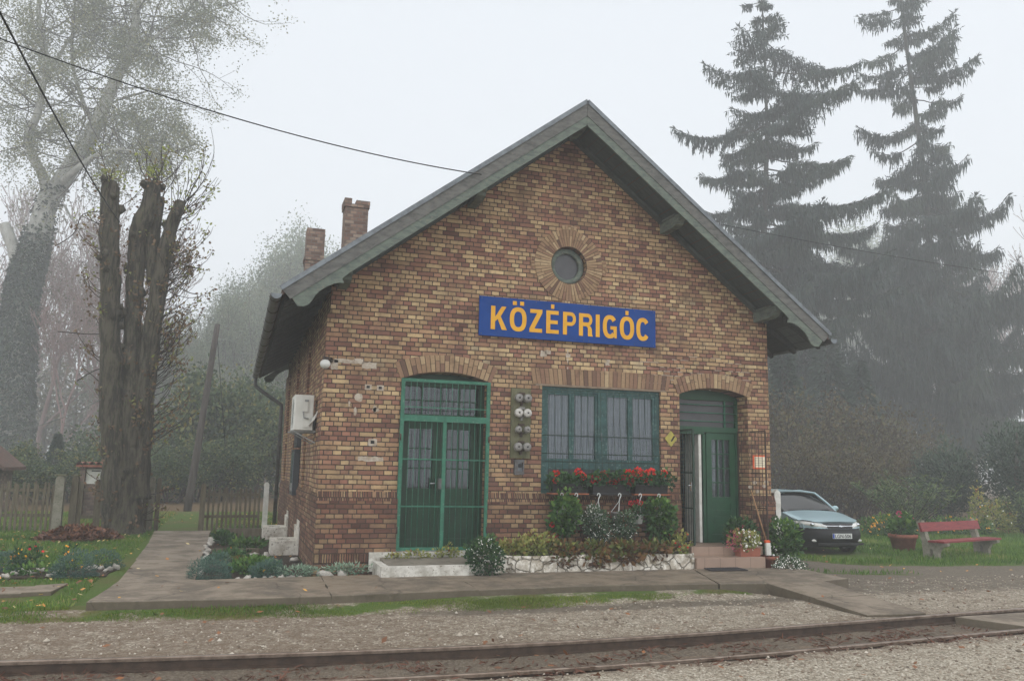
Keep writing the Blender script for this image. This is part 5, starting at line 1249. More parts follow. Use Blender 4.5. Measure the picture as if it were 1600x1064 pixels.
def dots(mb, P, r, tl=0, th=1, tilt=None):
    # small flower heads: little many-sided discs facing roughly outwards
    n = len(P)
    for p in P:
        nrm_ = Vector((rng.gauss(0, .5), -.8+rng.gauss(0, .35), .6+rng.gauss(0, .3))).normalized() if tilt is None else tilt
        a = nrm_.orthogonal().normalized(); b_ = nrm_.cross(a); rr = r*rng.uniform(.7, 1.25); p = Vector(p)
        mb.face([p+(a*math.cos(k*math.pi/3)+b_*math.sin(k*math.pi/3))*rr for k in range(6)], rng.uniform(tl, th))
def umbel(mb, c, r, n=26, tl=0, th=1):
    d = ndir(n); P = np.array(c)+d*r*.55; mb.leaves(P, d, nrg.normal(size=(n, 3)), r*.75, r*.7, nrg.uniform(tl, th, n))
def stems(mb, base, tips, r=.004):
    for t_ in tips: mb.tube([base, Vector(base).lerp(Vector(t_), .5)+Vector((rng.gauss(0, .02), rng.gauss(0, .02), .02)), t_], r, 4, cap=False)
# flower boxes on the window shelf
def flower_box(x0, x1, label, tray, reds, leafn, mat='deep_green', tone=(0, 1)):
    t = thing('flower_box', label, 'flower box', ((x0+x1)/2, -.22, .94), 'flower boxes on the window shelf')
    b = MB(); b.prism([(-.31, .9625), (-.13, .9625), (-.115, 1.115), (-.325, 1.115)], x0+.02, x1-.02, plane='yz'); b.build('trough', M['black'], t)
    b = MB(); vs, fs = plate_mb([(x0-.01, -.345), (x1+.01, -.345), (x1+.01, -.10), (x0-.01, -.10)], (), .9405, .962, 'xy', .004); b.mesh(vs, fs); b.build('tray', tray, t)
    f = MB()
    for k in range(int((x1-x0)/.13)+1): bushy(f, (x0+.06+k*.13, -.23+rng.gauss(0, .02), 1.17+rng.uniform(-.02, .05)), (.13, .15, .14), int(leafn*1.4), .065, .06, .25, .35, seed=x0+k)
    f.build('foliage', M[mat], t)
    sm = MB(); fl = MB()
    for px, py, tl, th, r in reds:
        p = aty(px, py, -.24); umbel(fl, p, r*1.4, 44, tl, th); stems(sm, (p.x+rng.gauss(0, .03), -.22, 1.15), [p])
    fl.build('blossom', M['red_flower'], t); sm.build('stem', M['deep_green'], t)
flower_box(3.74, 4.38, 'left flower box with bright red geraniums, a few heads only', M['terra_tray'], [(869, 739, .6, 1, .04), (868, 752, .6, 1, .035), (904, 737, .6, 1, .045), (911, 744, .6, 1, .04)], 75)
flower_box(4.46, 5.18, 'middle flower box with dark crimson geraniums', M['black'], [(926, 749, 0, .4, .045), (933, 749, 0, .4, .04), (944, 741, 0, .4, .045), (948, 748, 0, .4, .05), (956, 753, 0, .3, .055), (963, 749, 0, .3, .045), (974, 746, 0, .3, .035), (984, 752, 0, .3, .055), (981, 757, 0, .3, .04)], 75)
flower_box(5.26, 5.92, 'right flower box crowded with orange red geraniums', M['terra_tray'], [(982, 739, .7, 1, .045), (990, 740, .7, 1, .04), (996, 735, .7, 1, .045), (997, 744, .7, 1, .04), (1006, 747, .5, .8, .045), (1010, 739, .7, 1, .04), (1018, 738, .7, 1, .05), (1015, 751, .7, 1, .045), (1037, 740, .7, 1, .045), (1003, 738, .5, .9, .035)], 80)
# hanging baskets
def hanging(hx, pz, label, potm, fol, flowers=None, reds=(), pot_x=None, hang=True, daisies=0):
    t = thing('hanging_basket', label, 'hanging basket', (hx, -.29, .93), 'baskets hung under the flower boxes'); px = pot_x if pot_x else hx
    b = MB(); b.lathe([(.0, pz-.07), (.062, pz-.07), (.085, pz+.06), (.094, pz+.062), (.094, pz+.085), (.082, pz+.085), (.078, pz+.05), (0, pz+.05)], (px, -.30, 0), 18); b.build('pot', potm, t)
    h_ = MB(); h_.tube([(hx-.024, -.345, .925), (hx-.02, -.35, .955), (hx, -.352, .967), (hx+.022, -.35, .955), (hx+.024, -.348, .925), (hx+.008, -.345, .895), (hx, -.345, .865), (hx, -.34, .84)], .0085, 6)
    for k in range(3): a = k*2.1+.5; h_.tube([(hx, -.34, .845), (px+.088*math.cos(a), -.30+.088*math.sin(a), pz+.08)], .0048, 4)
    h_.build('hanger', M['pot_white'], t)
    f = MB(); heads = []
    for c, r, n, L, W in fol:
        P, d = bushy(f, c, r, n, L, W, .1, .3, seed=hx*3+c[2])
        if daisies: idx = [i for i in range(len(P)) if d[i][1] < .25]; heads += [P[i]+d[i]*.02 for i in rng.sample(idx, min(daisies, len(idx)))]
    f.build('foliage', M[flowers or 'green'], t)
    if heads: b = MB(); dots(b, heads, .0095); b.build('blossom', M['daisy'], t)
    if reds:
        b = MB()
        for q in reds: umbel(b, aty(q[0], q[1], -.36), q[2], 26, 0, .45)
        b.build('blossom', M['red_flower'], t)
hanging(3.90, .62, 'leftmost basket, a large trailing green plant with two red heads low down', M['pot_white'], [((3.98, -.33, .72), (.24, .2, .24), 640, .08, .065), ((3.92, -.33, .48), (.2, .18, .22), 420, .08, .065), ((4.08, -.33, .56), (.18, .16, .2), 300, .075, .06)], 'green', [(863, 819, .042), (869, 836, .045), (901, 782, .04)])
hanging(4.16, .52, 'small white hanging pot beside the large trailing green plant', M['pot_white'], [((4.12, -.32, .64), (.09, .09, .09), 90, .06, .05)], 'green', pot_x=4.20)
hanging(4.57, .55, 'basket under the flower boxes dotted white with daisies, left one', M['pot_white'], [((4.53, -.33, .48), (.26, .2, .26), 1000, .06, .03), ((4.6, -.34, .30), (.2, .16, .2), 420, .045, .022), ((4.47, -.32, .66), (.14, .12, .10), 160, .06, .014)], 'silver_dark', daisies=62)
hanging(4.96, .57, 'white daisies hanging in the grey pot, right of the other daisies', M['pot_grey'], [((5.05, -.35, .45), (.22, .17, .24), 760, .06, .03), ((5.0, -.34, .25), (.2, .15, .16), 330, .045, .022)], 'silver_dark', pot_x=4.92, daisies=60)
hanging(5.35, .53, 'white hanging pot with dark leaves and crimson blossoms', M['pot_white'], [((5.33, -.32, .66), (.13, .12, .11), 170, .06, .05)], 'deep_green', [(986, 786, .042), (994, 783, .04), (1001, 786, .042)], pot_x=5.34)
hanging(5.71, .58, 'rightmost basket, a large leafy green plant trailing down', M['pot_white'], [((5.72, -.33, .66), (.26, .2, .24), 640, .08, .065), ((5.78, -.33, .42), (.24, .18, .24), 480, .08, .065), ((5.9, -.32, .56), (.14, .14, .16), 160, .075, .06)], 'green')
# limewashed stone planter under the window
t = thing('stone_planter', 'low limewashed rubble wall planter in front of the building', 'planter', (4.4, -.4, -.28))
b = MB(); n = 90; rows = 9; Vv = []
for j in range(rows+1):
    for i in range(n+1):
        u = i/n; v = j/rows; x = 2.42+(6.2-2.42)*u; z = -.31+(.30+.04*mnoise.noise(Vector((x*1.3, 0, 2))))*v
        y = -.70+.03*mnoise.noise(Vector((x*2.2, z*3, 1)))+.035*mnoise.noise(Vector((x*6, z*8, 4)))+.02*abs(mnoise.noise(Vector((x*11, z*14, 8))))+.03*v*v
        if u > .985: y += .03
        Vv.append((x, y, z))
base = len(Vv); Vv += [(2.42+(6.2-2.42)*i/n, -.52, -.04) for i in range(n+1)]
F = [(j*(n+1)+i, j*(n+1)+i+1, (j+1)*(n+1)+i+1, (j+1)*(n+1)+i) for j in range(rows) for i in range(n)]+[(rows*(n+1)+i, rows*(n+1)+i+1, base+i+1, base+i) for i in range(n)]
b.mesh(Vv, F); b.prism([(-.66, -.31), (-.08, -.31), (-.08, -.03), (-.62, -.03)], 6.17, 6.215, plane='yz')
b.build('stone_wall', M['rubble'], t, True); b = MB(); b.box(2.45, 6.16, -.6, -.066, -.3, -.055); b.build('soil', M['soil'], t)
# plants growing in the planter
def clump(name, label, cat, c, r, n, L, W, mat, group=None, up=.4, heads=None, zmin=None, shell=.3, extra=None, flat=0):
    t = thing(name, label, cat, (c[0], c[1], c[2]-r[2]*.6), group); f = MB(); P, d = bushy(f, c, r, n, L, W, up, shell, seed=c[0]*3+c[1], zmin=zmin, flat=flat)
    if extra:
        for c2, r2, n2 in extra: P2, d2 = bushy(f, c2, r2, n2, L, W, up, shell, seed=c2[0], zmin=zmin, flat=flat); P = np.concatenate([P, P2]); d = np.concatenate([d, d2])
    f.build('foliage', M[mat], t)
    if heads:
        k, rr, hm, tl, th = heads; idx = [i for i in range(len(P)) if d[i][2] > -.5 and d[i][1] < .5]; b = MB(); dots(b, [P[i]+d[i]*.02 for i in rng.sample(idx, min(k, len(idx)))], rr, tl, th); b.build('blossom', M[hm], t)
    return t
gpl = 'low leafy plants spilling over the planter'
clump('sedum', 'yellow green creeping plant at the left end of the stone planter', 'plant', (2.95, -.42, .06), (.42, .24, .15), 620, .07, .045, 'sedum', gpl)
clump('sedum', 'taller yellow green plant left of the hanging baskets', 'plant', (3.45, -.40, .13), (.34, .24, .18), 520, .075, .05, 'sedum', gpl)
clump('bergenia', 'green and russet plant trailing below the large hanging plant', 'plant', (3.9, -.48, .04), (.30, .25, .16), 420, .09, .06, 'bergenia', gpl, .1, extra=[((3.85, -.66, -.08), (.2, .09, .10), 120)])
clump('bergenia', 'russet leaves below the left daisy basket', 'plant', (4.42, -.50, .02), (.3, .25, .16), 420, .10, .07, 'bergenia', gpl, .1, extra=[((4.4, -.68, -.08), (.25, .08, .09), 140)])
clump('bergenia', 'orange russet leaves below the right daisy basket', 'plant', (4.98, -.52, .02), (.33, .24, .15), 460, .11, .075, 'bergenia', gpl, .1, extra=[((4.95, -.69, -.07), (.25, .08, .08), 140)])
clump('bergenia', 'brown leaves under the white hanging pot', 'plant', (5.5, -.50, .02), (.3, .24, .14), 380, .10, .07, 'bergenia', gpl, .1)
clump('sedum', 'pale green plant at the right end of the planter by the steps', 'plant', (6.02, -.4, .12), (.2, .22, .22), 300, .075, .045, 'sedum', gpl, .4, (14, .018, 'red_flower', .2, .6))
clump('daisy_bush', 'round daisy bush with tiny white flowers at the end of the doorstep', 'bush', (2.42, -.84, .02), (.30, .24, .30), 1700, .06, .03, 'deep_green', heads=(90, .012, 'daisy', 0, 1), zmin=-.25)
clump('wall_flower', 'scraggly yellow green weeds along the white sill of the barred door', 'plant', (1.45, -.2, -.03), (.3, .07, .08), 160, .05, .035, 'sedum', extra=[((2.0, -.2, -.0), (.28, .07, .10), 160), ((1.1, -.2, -.05), (.12, .06, .07), 60), ((2.05, -.17, .08), (.06, .04, .10), 40)])
clump('silver_plant', 'low silvery green plant at the foot of the front wall', 'plant', (.42, -.36, -.2), (.36, .12, .08), 420, .06, .02, 'silver', zmin=-.27)
clump('silver_plant', 'silver green ground plant at the corner of the building', 'plant', (-.32, -.5, -.2), (.34, .13, .08), 420, .06, .02, 'silver', zmin=-.28)
# pots around the right steps
t = thing('flower_trough', 'terracotta trough with white and pink flowers on the lower tiled step', 'flower box', (7.38, -.5, -.087))
b = MB(); b.prism([(-.60, -.0865), (-.44, -.0865), (-.42, .055), (-.62, .055)], 7.16, 7.56, plane='yz'); b.build('trough', M['terracotta'], t)
f = MB(); P, d = bushy(f, (7.32, -.53, .18), (.32, .17, .19), 520, .055, .035, .4, .3, seed=3); f.build('foliage', M['sedum'], t)
idx = [i for i in range(len(P)) if d[i][1] < .4 and P[i][0] > 7.2]; b = MB(); dots(b, [P[i]+d[i]*.025 for i in rng.sample(idx, 60)], .02); b.build('white_blossom', M['daisy'], t)
b = MB()
for _ in range(26): umbel(b, (7.06+rng.gauss(.0, .07), -.57+rng.gauss(0, .05), .16+rng.gauss(.0, .10)), .028, 9)
for _ in range(12): umbel(b, (7.35+rng.gauss(0, .16), -.5, .32+rng.gauss(0, .04)), .024, 9)
b.build('pink_blossom', M['pink_flower'], t)
def potted(name, label, c, r, h, mat, fol, fmat, heads=None, L=.08, W=.05):
    t = thing(name, label, 'potted plant', c); b = MB(); z = c[2]
    b.lathe([(0, z), (r*.72, z), (r*.93, z+h*.78), (r*1.03, z+h*.79), (r*1.04, z+h), (r*.94, z+h), (r*.9, z+h*.86), (0, z+h*.86)], (c[0], c[1], 0), 22); b.build('pot', mat, t)
    f = MB(); P = None
    for cc, rr, n in fol:
        P, d = bushy(f, cc, rr, n, L, W, .35, .25, seed=cc[0]+cc[2])
    f.build('foliage', M[fmat], t); s = MB(); stems(s, (c[0], c[1], z+h*.8), [fol[0][0]]+[(fol[0][0][0]+rng.gauss(0, .1), fol[0][0][1], fol[0][0][2]+rng.gauss(0, .1)) for _ in range(4)], .008); s.build('stem', M['twig'], t)
    if heads:
        b = MB()
        for hp, hr in heads: umbel(b, hp, hr, 28, 0, 1)
        b.build('blossom', M['pink_flower'], t)
    return t
potted('potted_shrub', 'dark leafy potted shrub on the upper step by the green door', (7.42, -.2, .064), .11, .17, M['pot_grey'], [((7.42, -.22, .36), (.3, .16, .2), 520), ((7.25, -.25, .22), (.2, .12, .16), 200), ((7.55, -.2, .25), (.22, .14, .16), 200)], 'deep_green')
potted('potted_plant', 'terracotta pot with a large leafy plant beside the white post', (8.02, -.22, gh(8, -.2)), .165, .30, M['terracotta'], [((8.32, -.26, .24), (.32, .25, .30), 700), ((8.42, -.28, .02), (.26, .2, .22), 320), ((8.02, -.22, .02), (.14, .12, .14), 120)], 'green', None, .085, .055)
b = MB(); dots(b, [(8.03+rng.gauss(0, .05), -.33, -.0+rng.gauss(0, .05)) for _ in range(10)]+[(8.14+rng.gauss(0, .03), -.34, .42+rng.gauss(0, .1)) for _ in range(12)], .022)
b.build('white_blossom', M['daisy'], bpy.data.objects['potted_plant'])
b = MB(); bushy(b, (8.12, -.30, .42), (.08, .07, .18), 70, .06, .04); b.build('side_shoot', M['deep_green'], bpy.data.objects['potted_plant'])
clump('daisy_bush', 'low cushion of white flowers on the ground right of the steps', 'bush', (8.02, -.78, -.27), (.36, .26, .20), 1000, .05, .024, 'silver_dark', heads=(150, .013, 'daisy', 0, 1), zmin=-.43)
p = atz(1412, 861, gh(14.4, 3.2))
potted('potted_geranium', 'large terracotta tub with pink geraniums on the verge left of the bench', tuple(p), .335, .42, M['terracotta'], [((p.x, p.y, p.z+.56), (.38, .3, .2), 380), ((p.x+.12, p.y, p.z+.72), (.2, .2, .2), 120)], 'green', [(tuple(aty(1405, 803, p.y)), .075), (tuple(aty(1424, 813, p.y)), .07), (tuple(aty(1427, 812, p.y)), .05)], .12, .09)
# flower patches on the right
def flowers(name, label, px, py, rx, rz, n, heads, mat='green', Y=None, hm='orange_flower', L=.12, W=.06):
    p = atz(px, py, gh(14, 4)); g0 = gh(p.x, p.y)
    return clump(name, label, 'flowers', (p.x, p.y, g0+rz*.8), (rx, rx*.7, rz), n, L, W, mat, heads=(heads, .034, hm, 0, 1), zmin=g0)
flowers('marigold_patch', 'bushy patch of orange flowers behind the car, left of the terracotta tub', 1378, 838, .75, .36, 900, 60)
flowers('marigold_patch', 'row of orange flowers growing behind the bench boards', 1490, 836, 1.5, .30, 1300, 60)
flowers('marigold_patch', 'small orange flower clump right beside the terracotta tub', 1437, 832, .3, .4, 260, 26)
flowers('leafy_flower', 'sprawling yellow green plant behind the right end of the bench', 1560, 836, .7, .62, 800, 8, 'sedum', None, 'daisy')
flowers('leafy_flower', 'tall thin green plant sticking up behind the bench', 1530, 835, .28, .95, 300, 3, 'sedum')
p = atz(1570, 834, gh(20, 8)); potted('potted_plant', 'little terracotta pot with white flowers behind the bench', tuple(p), .22, .2, M['terracotta'], [((p.x, p.y, p.z+.3), (.25, .2, .16), 120)], 'deep_green', None, .1, .07)
# ------------------------------------------------------------------ garden beds on the left
def soil_bed(name, poly, z):
    b = MB(); vs, fs = plate_mb(ragged(poly, .05, .12, poly[0][0]), (), z-.1, z, 'xy', .01); b.mesh(vs, fs); return tag(b.build(name, M['soil']), kind='structure')
soil_bed('flower_bed', [(-5.4, .25), (-2.98, .32), (-2.95, 1.35), (-5.6, 1.5)], gh(-4, .8)+.035)
soil_bed('flower_bed', [(-1.66, -.62), (-.07, -.5), (-.07, 7.6), (-1.66, 7.6)], -.315)
def cushion(label, px, py, z, rx, rz, mat='lavender', n=1500):
    p = atz(px, py, z); return clump('lavender', label, 'shrub', (p.x, p.y+rx*.5, z+rz*.35), (rx*.95, rx*.8, rz*1.2), int(n*1.9), .04, .010, mat, 'lavender cushions', .45, zmin=z, shell=.72)
cushion('round blue green cushion shrub among white stones, left of the path', 111, 902, -.3, .30, .22)
cushion('smaller cushion shrub nearest the left path edge', 157, 888, -.3, .28, .18, n=1100)
cushion('cushion shrub cut by the left picture edge', 2, 893, -.3, .26, .18)
cushion('front cushion shrub at the corner of the middle bed', 326, 908, -.3, .30, .19)
cushion('cushion shrub just behind the corner one in the middle bed', 338, 893, -.3, .28, .17, n=1100)
cushion('cushion shrub in front of the dark soil by the wall', 418, 905, -.3, .28, .17)
clump('leafy_plant', 'light green and yellow leafy plant in the middle bed', 'plant', (-.92, .3, -.21), (.34, .4, .12), 520, .085, .05, 'green', zmin=-.3, heads=(4, .028, 'orange_flower', 0, 1))
clump('leafy_plant', 'dark green low plants halfway up the middle bed', 'plant', (-1.25, 2.0, -.23), (.3, .6, .09), 420, .08, .045, 'deep_green', zmin=-.3)
clump('leafy_plant', 'reddish brown low plants beside the cushion shrub', 'plant', (-1.15, .8, -.23), (.3, .3, .09), 300, .08, .05, 'bergenia', zmin=-.3)
clump('leafy_plant', 'bushy green plant at the far end of the middle bed', 'plant', (-1.4, 5.3, -.2), (.22, .7, .12), 420, .09, .05, 'deep_green', zmin=-.3)
clump('leafy_plant', 'light green seedlings by the far white curb', 'plant', (-.95, 4.4, -.24), (.35, .5, .08), 240, .12, .06, 'green', zmin=-.3)
for px, py, lab in ((28, 872, 'orange marigold nearest the left picture edge'), (52, 868, 'reddish seed plant between two marigolds'), (108, 868, 'orange marigold above the round cushion shrub')):
    p = atz(px, py+20, -.3); clump('marigold', lab, 'flowers', (p.x, p.y, -.12), (.11, .11, .17), 130, .08, .03, 'deep_green', zmin=-.3, heads=(8, .02, 'orange_flower' if py != 868 or px > 100 else 'red_flower', 0, 1))
p = atz(62, 897, -.3); clump('leafy_plant', 'light green seedlings among the white stones on the left', 'plant', (p.x, p.y, -.24), (.5, .15, .08), 240, .07, .045, 'green', zmin=-.3)
p = atz(70, 846, gh(-5, 6.5)); q = atz(163, 846, gh(-4, 6.5)); c = (p+q)/2+Vector((0, .45, 0))
t = thing('leaf_heap', 'raked heap of brown leaves in front of the fence', 'leaf heap', c)
n = 2600; a = nrg.uniform(0, 6.28, n); rr = np.sqrt(nrg.random(n)); X = c.x+rr*np.cos(a)*.82; Yy = c.y+rr*np.sin(a)*.55; Z = c.z+.02+.25*np.clip(1-rr**1.5, 0, 1)+nrg.uniform(-.02, .03, n)
D = nrg.normal(size=(n, 3)); D[:, 2] *= .4; N = nrg.normal(size=(n, 3))*.5; N[:, 2] += 1
b = MB(); b.leaves(np.stack([X, Yy, Z], 1), D, N, nrg.uniform(.07, .15, n), nrg.uniform(.05, .1, n), nrg.random(n)); b.build('leaves', M['heap_leaf'], t)
b = MB(); b.ball((c.x, c.y, c.z-.06), (.74, .48, .25), 18, 10, lump=.2); b.build('core', M['soil'], t)
# white stones edging the beds
protos = []
for k in range(5):
    b = MB(); b.ball((0, 0, 0), (1, .8, .7), 9, 6, lump=.75, seed=k*3.7)
    o = b.build('edging_stone', M['stone_white'])
    for v in o.data.vertices: v.co = v.co*(1+.18*mnoise.noise(v.co*3+Vector((k*5, 0, 0))))
    protos.append(o)
def stone(x, y, z, s, label, group, k):
    o = protos[k % 5]
    if o.get('label'): o = o.copy(); COL.objects.link(o)
    o.location = (x, y, z); o.scale = (s, s*rng.uniform(.7, 1), s*rng.uniform(.6, 1)); o.rotation_euler = (rng.uniform(-.5, .5), rng.uniform(-.5, .5), rng.uniform(0, 6.28)); tag(o, label, 'stone', group)
k = 0
for px in range(-20, 186, 8):
    if 92 < px < 133: continue
    p = atz(px+rng.uniform(-3, 3), 899-(.045*px)+rng.uniform(-6, 4)+(0 if px < 140 else -2), -.28); stone(p.x, p.y, p.z-.0, rng.uniform(.035, .075), 'rough white stone edging the flower bed left of the path', 'white stones of the left bed', k); k += 1
for y in [.0+.33*i for i in range(20)]:
    stone(-1.66+rng.gauss(0, .03), y, -.28, rng.uniform(.05, .09), 'whitish stone along the path side of the middle bed', 'stones along the middle bed', k); k += 1
for x in [-1.15+.12*i for i in range(8)]:
    stone(x+rng.gauss(0, .02), -.57+rng.gauss(0, .03), -.28, rng.uniform(.04, .075), 'pale stone on the front edge of the middle bed', 'stones on the front edge', k); k += 1
for x, y, s in ((.1, -.42, .16), (.32, -.45, .12), (-.2, 1.75, .11), (-.85, 2.6, .1), (-.65, 2.55, .08), (-1.0, 1.5, .08)):
    stone(x, y, -.28, s, 'flat pale stone lying near the corner of the building', 'loose stones by the building', k); k += 1
b = MB(); b.box(-1.6, -.75, 3.2, 3.3, -.32, -.22); tag(b.build('bed_plank', M['fence']), 'short weathered plank lying across the middle garden bed', 'plank')
b = MB(); b.box(-1.6, -.2, 7.2, 7.35, -.33, -.15); tag(b.build('bed_plank', M['fence']), 'long plank at the far end of the middle garden bed', 'plank')
# ------------------------------------------------------------------ trees
def limb(mb, P, r0, r1, n=8, lump=.1, ls=1.2): mb.tube(P, [r0+(r1-r0)*(i/(len(P)-1))**.8 for i in range(len(P))], n, lump=lump, lscale=ls)
def spline(pts, n=6):
    out = []; pts = [Vector(p) for p in pts]
    for i in range(len(pts)-1):
        p0 = pts[max(i-1, 0)]; p1 = pts[i]; p2 = pts[i+1]; p3 = pts[min(i+2, len(pts)-1)]
        for k in range(n):
            t = k/n; out.append(.5*((2*p1)+(p2-p0)*t+(2*p0-5*p1+4*p2-p3)*t*t+(3*p1-p0-3*p2+p3)*t**3))
    return out+[pts[-1]]
def grow(wood, tips, p, d, L, r, depth, rg, spread=.6, up=.12, kids=(2, 4), minr=.01, nseg=4, shrink=.72):
    P = [p]; q = p.copy(); dd = d.copy()
    for _ in range(nseg):
        dd = (dd+Vector((rg.gauss(0, .16), rg.gauss(0, .16), rg.gauss(0, .12)+up))).normalized(); q = q+dd*L/nseg; P.append(q)
    wood.tube(P, [r+(max(minr, r*.62)-r)*i/nseg for i in range(nseg+1)], 6 if r > .08 else (4 if r > .03 else 3), cap=False)
    if depth == 0: tips.append((q, dd)); tips.append((P[-2], dd)); return
    for k in range(rg.randint(*kids)):
        t = 1 if k == 0 else rg.uniform(.35, 1); i = min(nseg-1, int(t*nseg)); b = P[i].lerp(P[i+1], t*nseg-i)
        ax = Vector((rg.gauss(0, 1), rg.gauss(0, 1), rg.gauss(0, .6))).normalized(); nd = (dd+ax*spread*(.5 if k == 0 else 1)).normalized()
        grow(wood, tips, b, nd, L*shrink*rg.uniform(.75, 1.1), max(minr, r*(.62 if k == 0 else .48)), depth-1, rg, spread, up, kids, minr, nseg if depth > 2 else 3, shrink)
def leaf_tips(mb, tips, per, rad, L, W, tl=0, th=1, thin=1.0):
    C = np.array([tuple(t_[0]) for t_ in tips if rng.random() < thin]); n = len(C)*per
    if not n: return
    ct = nrg.random(len(C))
    P = np.repeat(C, per, 0)+nrg.normal(size=(n, 3))*rad; D = nrg.normal(size=(n, 3)); D[:, 2] -= .3
    mb.leaves(P, D, nrg.normal(size=(n, 3)), L*nrg.uniform(.6, 1.3, n), W*nrg.uniform(.6, 1.3, n), np.clip(tl+(th-tl)*(np.repeat(ct, per)*.7+nrg.random(n)*.35), 0, 1))
# --- spruces
def spruce(label, Yd, trunk_px, prof, seed, droop):
    rg = random.Random(seed); base = aty(*trunk_px[0], Yd); g0 = gh(base.x, Yd); base.z = g0
    t = thing('spruce_tree', label, 'tree', base, 'tall spruces behind the car')
    axis_ = spline([base]+[aty(*p, Yd) for p in trunk_px[1:]], 8); top = axis_[-1]; Ht = top.z-g0
    wd = MB(); wd.tube(axis_, [.44*(1-i/(len(axis_)-1))**1.1+.035 for i in range(len(axis_))], 10, lump=.1, lscale=1.5); wd.build('trunk', M['bark_spruce'], t, True)
    br = MB(); Pq = []; Dq = []; Lq = []; Wq = []; Tq = []
    def at_h(z):
        for a, b_ in zip(axis_, axis_[1:]):
            if a.z <= z <= b_.z: return a.lerp(b_, (z-a.z)/(b_.z-a.z+1e-9))
        return axis_[-1].copy()
    z = g0+prof['start']; az = rg.uniform(0, 6.28); zi = 0
    while z < top.z-.15:
        f = (z-g0)/Ht; az += 2.399+rg.gauss(0, .35); side = math.cos(az-CAM['yaw']*-1)
        # length profile read from the outline, left and right separately
        sr = CR.x*math.cos(az)+CR.y*math.sin(az)
        Lr = lerp_pts(prof['right'], f); Ll = lerp_pts(prof['left'], f); Lx = (Lr*(.5+.5*sr)+Ll*(.5-.5*sr))
        bt = rg.gauss(0, .22); Lx *= (rg.uniform(.78, 1.22) if rg.random() < .6 else rg.uniform(.32, .6))*prof['k']
        dh = Vector((math.cos(az), math.sin(az), 0)); o = at_h(z); dr = droop(f)*rg.uniform(.7, 1.25); upt = .25+.25*rg.random()
        pts = []; ns = max(5, int(Lx/.35))
        for i in range(ns+1):
            u = i/ns; pts.append(o+dh*(Lx*u)+Vector((0, 0, Lx*(-dr*u*(1.35-.35*u)+upt*dr*2.0*u**3+.10*u)))+Vector((rg.gauss(0, .03), rg.gauss(0, .03), rg.gauss(0, .02))))
        br.tube(pts, [.055*(1-.85*i/ns)*(.5+.5*min(1, Lx/4))+.008 for i in range(ns+1)], 4, cap=False)
        lenh = (.40+1.05*(1-f))*prof.get('hang', 1)
        def strip(p, k=1.0, outd=None):
            L_ = lenh*(rg.uniform(.3, .75) if rg.random() < .7 else rg.uniform(.9, 1.5))*k
            Pq.append(p); Dq.append((rg.gauss(0, .13)+(outd.x*.15 if outd else 0), rg.gauss(0, .13)+(outd.y*.15 if outd else 0), -1)); Lq.append(L_); Wq.append(rg.uniform(.06, .12)); Tq.append(min(1, max(0, bt+.30+.35*rg.random()+.15*rg.gauss(0, 1))))
        def tuft(p, d, k=1.0):
            Pq.append(p); Dq.append((d.x+rg.gauss(0, .4), d.y+rg.gauss(0, .4), d.z+rg.gauss(0, .3)+.1)); Lq.append(rg.uniform(.25, .5)*k); Wq.append(rg.uniform(.05, .10)); Tq.append(min(1, max(0, bt+.5+.2*rg.gauss(0, 1))))
        side_d = Vector((-dh.y, dh.x, 0)); bare = rg.uniform(.06, .38)
        for i in range(ns):
            u0 = (i+.5)/ns
            if u0 < bare: continue
            a, b_ = pts[i], pts[i+1]; dseg = (b_-a).normalized()
            for _ in range(11): strip(a.lerp(b_, rg.random())+Vector((rg.gauss(0, .12), rg.gauss(0, .12), 0)), .9)
            for _ in range(4): tuft(a.lerp(b_, rg.random()), dseg)
            wl = Lx*.34*(1-u0)**.6+.2
            for sgn in (-1, 1):
                for _ in range(2):
                    q0 = a.lerp(b_, rg.random()); l2 = wl*rg.uniform(.5, 1.15); dl = (side_d*sgn+dh*rg.uniform(.3, .9)+Vector((0, 0, -.15))).normalized(); m_ = max(2, int(l2/.16))
                    for k in range(1, m_+1):
                        strip(q0+dl*(l2*(k-.5)/m_), .8, dl)
                        q1 = q0+dl*(l2*k/m_)+Vector((0, 0, -.12*l2*(k/m_)**2)); strip(q1, .75, dl); strip(q1+Vector((rg.gauss(0, .1), rg.gauss(0, .1), 0)), .7, dl)
                        if rg.random() < .7: tuft(q1, dl, .8)
        for _ in range(6): tuft(pts[-1], dh+Vector((0, 0, .25)), .9)
        z += Ht*prof['step']*rg.uniform(.4, 1.6)*(.66+1.15*sst(f, .40, .70))
    # leader
    for _ in range(90): tq = rg.random(); p = at_h(top.z-1.6*tq); a = rg.uniform(0, 6.28); Pq.append(p); Dq.append((math.cos(a), math.sin(a), rg.uniform(-.4, .6))); Lq.append(.25+.45*tq); Wq.append(.1); Tq.append(.5)
    br.build('branch', M['bark_spruce'], t)
    nb = MB(); Pn = np.array([tuple(p) for p in Pq]); nb.leaves(Pn, np.array(Dq), nrg.normal(size=Pn.shape), np.array(Lq), np.array(Wq), np.array(Tq)); nb.build('needles', M['spruce'], t)
    return t
spruce('tall drooping spruce directly behind the right roof edge, with open tiers near its top', 34, [(1180, 790), (1186, 600), (1192, 400), (1198, 200), (1190, -14)],
       dict(k=1.26, start=4.6, step=.0054, left=[(0, 3.0), (.3, 4.2), (.45, 4.6), (.55, 4.2), (.63, 4.6), (.67, 2.2), (.72, 4.6), (.80, 4.2), (.87, 4.0), (.9, 1.6), (1, .7)], right=[(0, 4.4), (.3, 5.8), (.45, 6.0), (.58, 6.2), (.64, 4.6), (.70, 5.2), (.8, 5.4), (.88, 4.4), (.92, 1.8), (1, .7)]), 3, lambda f: .55-.40*f)
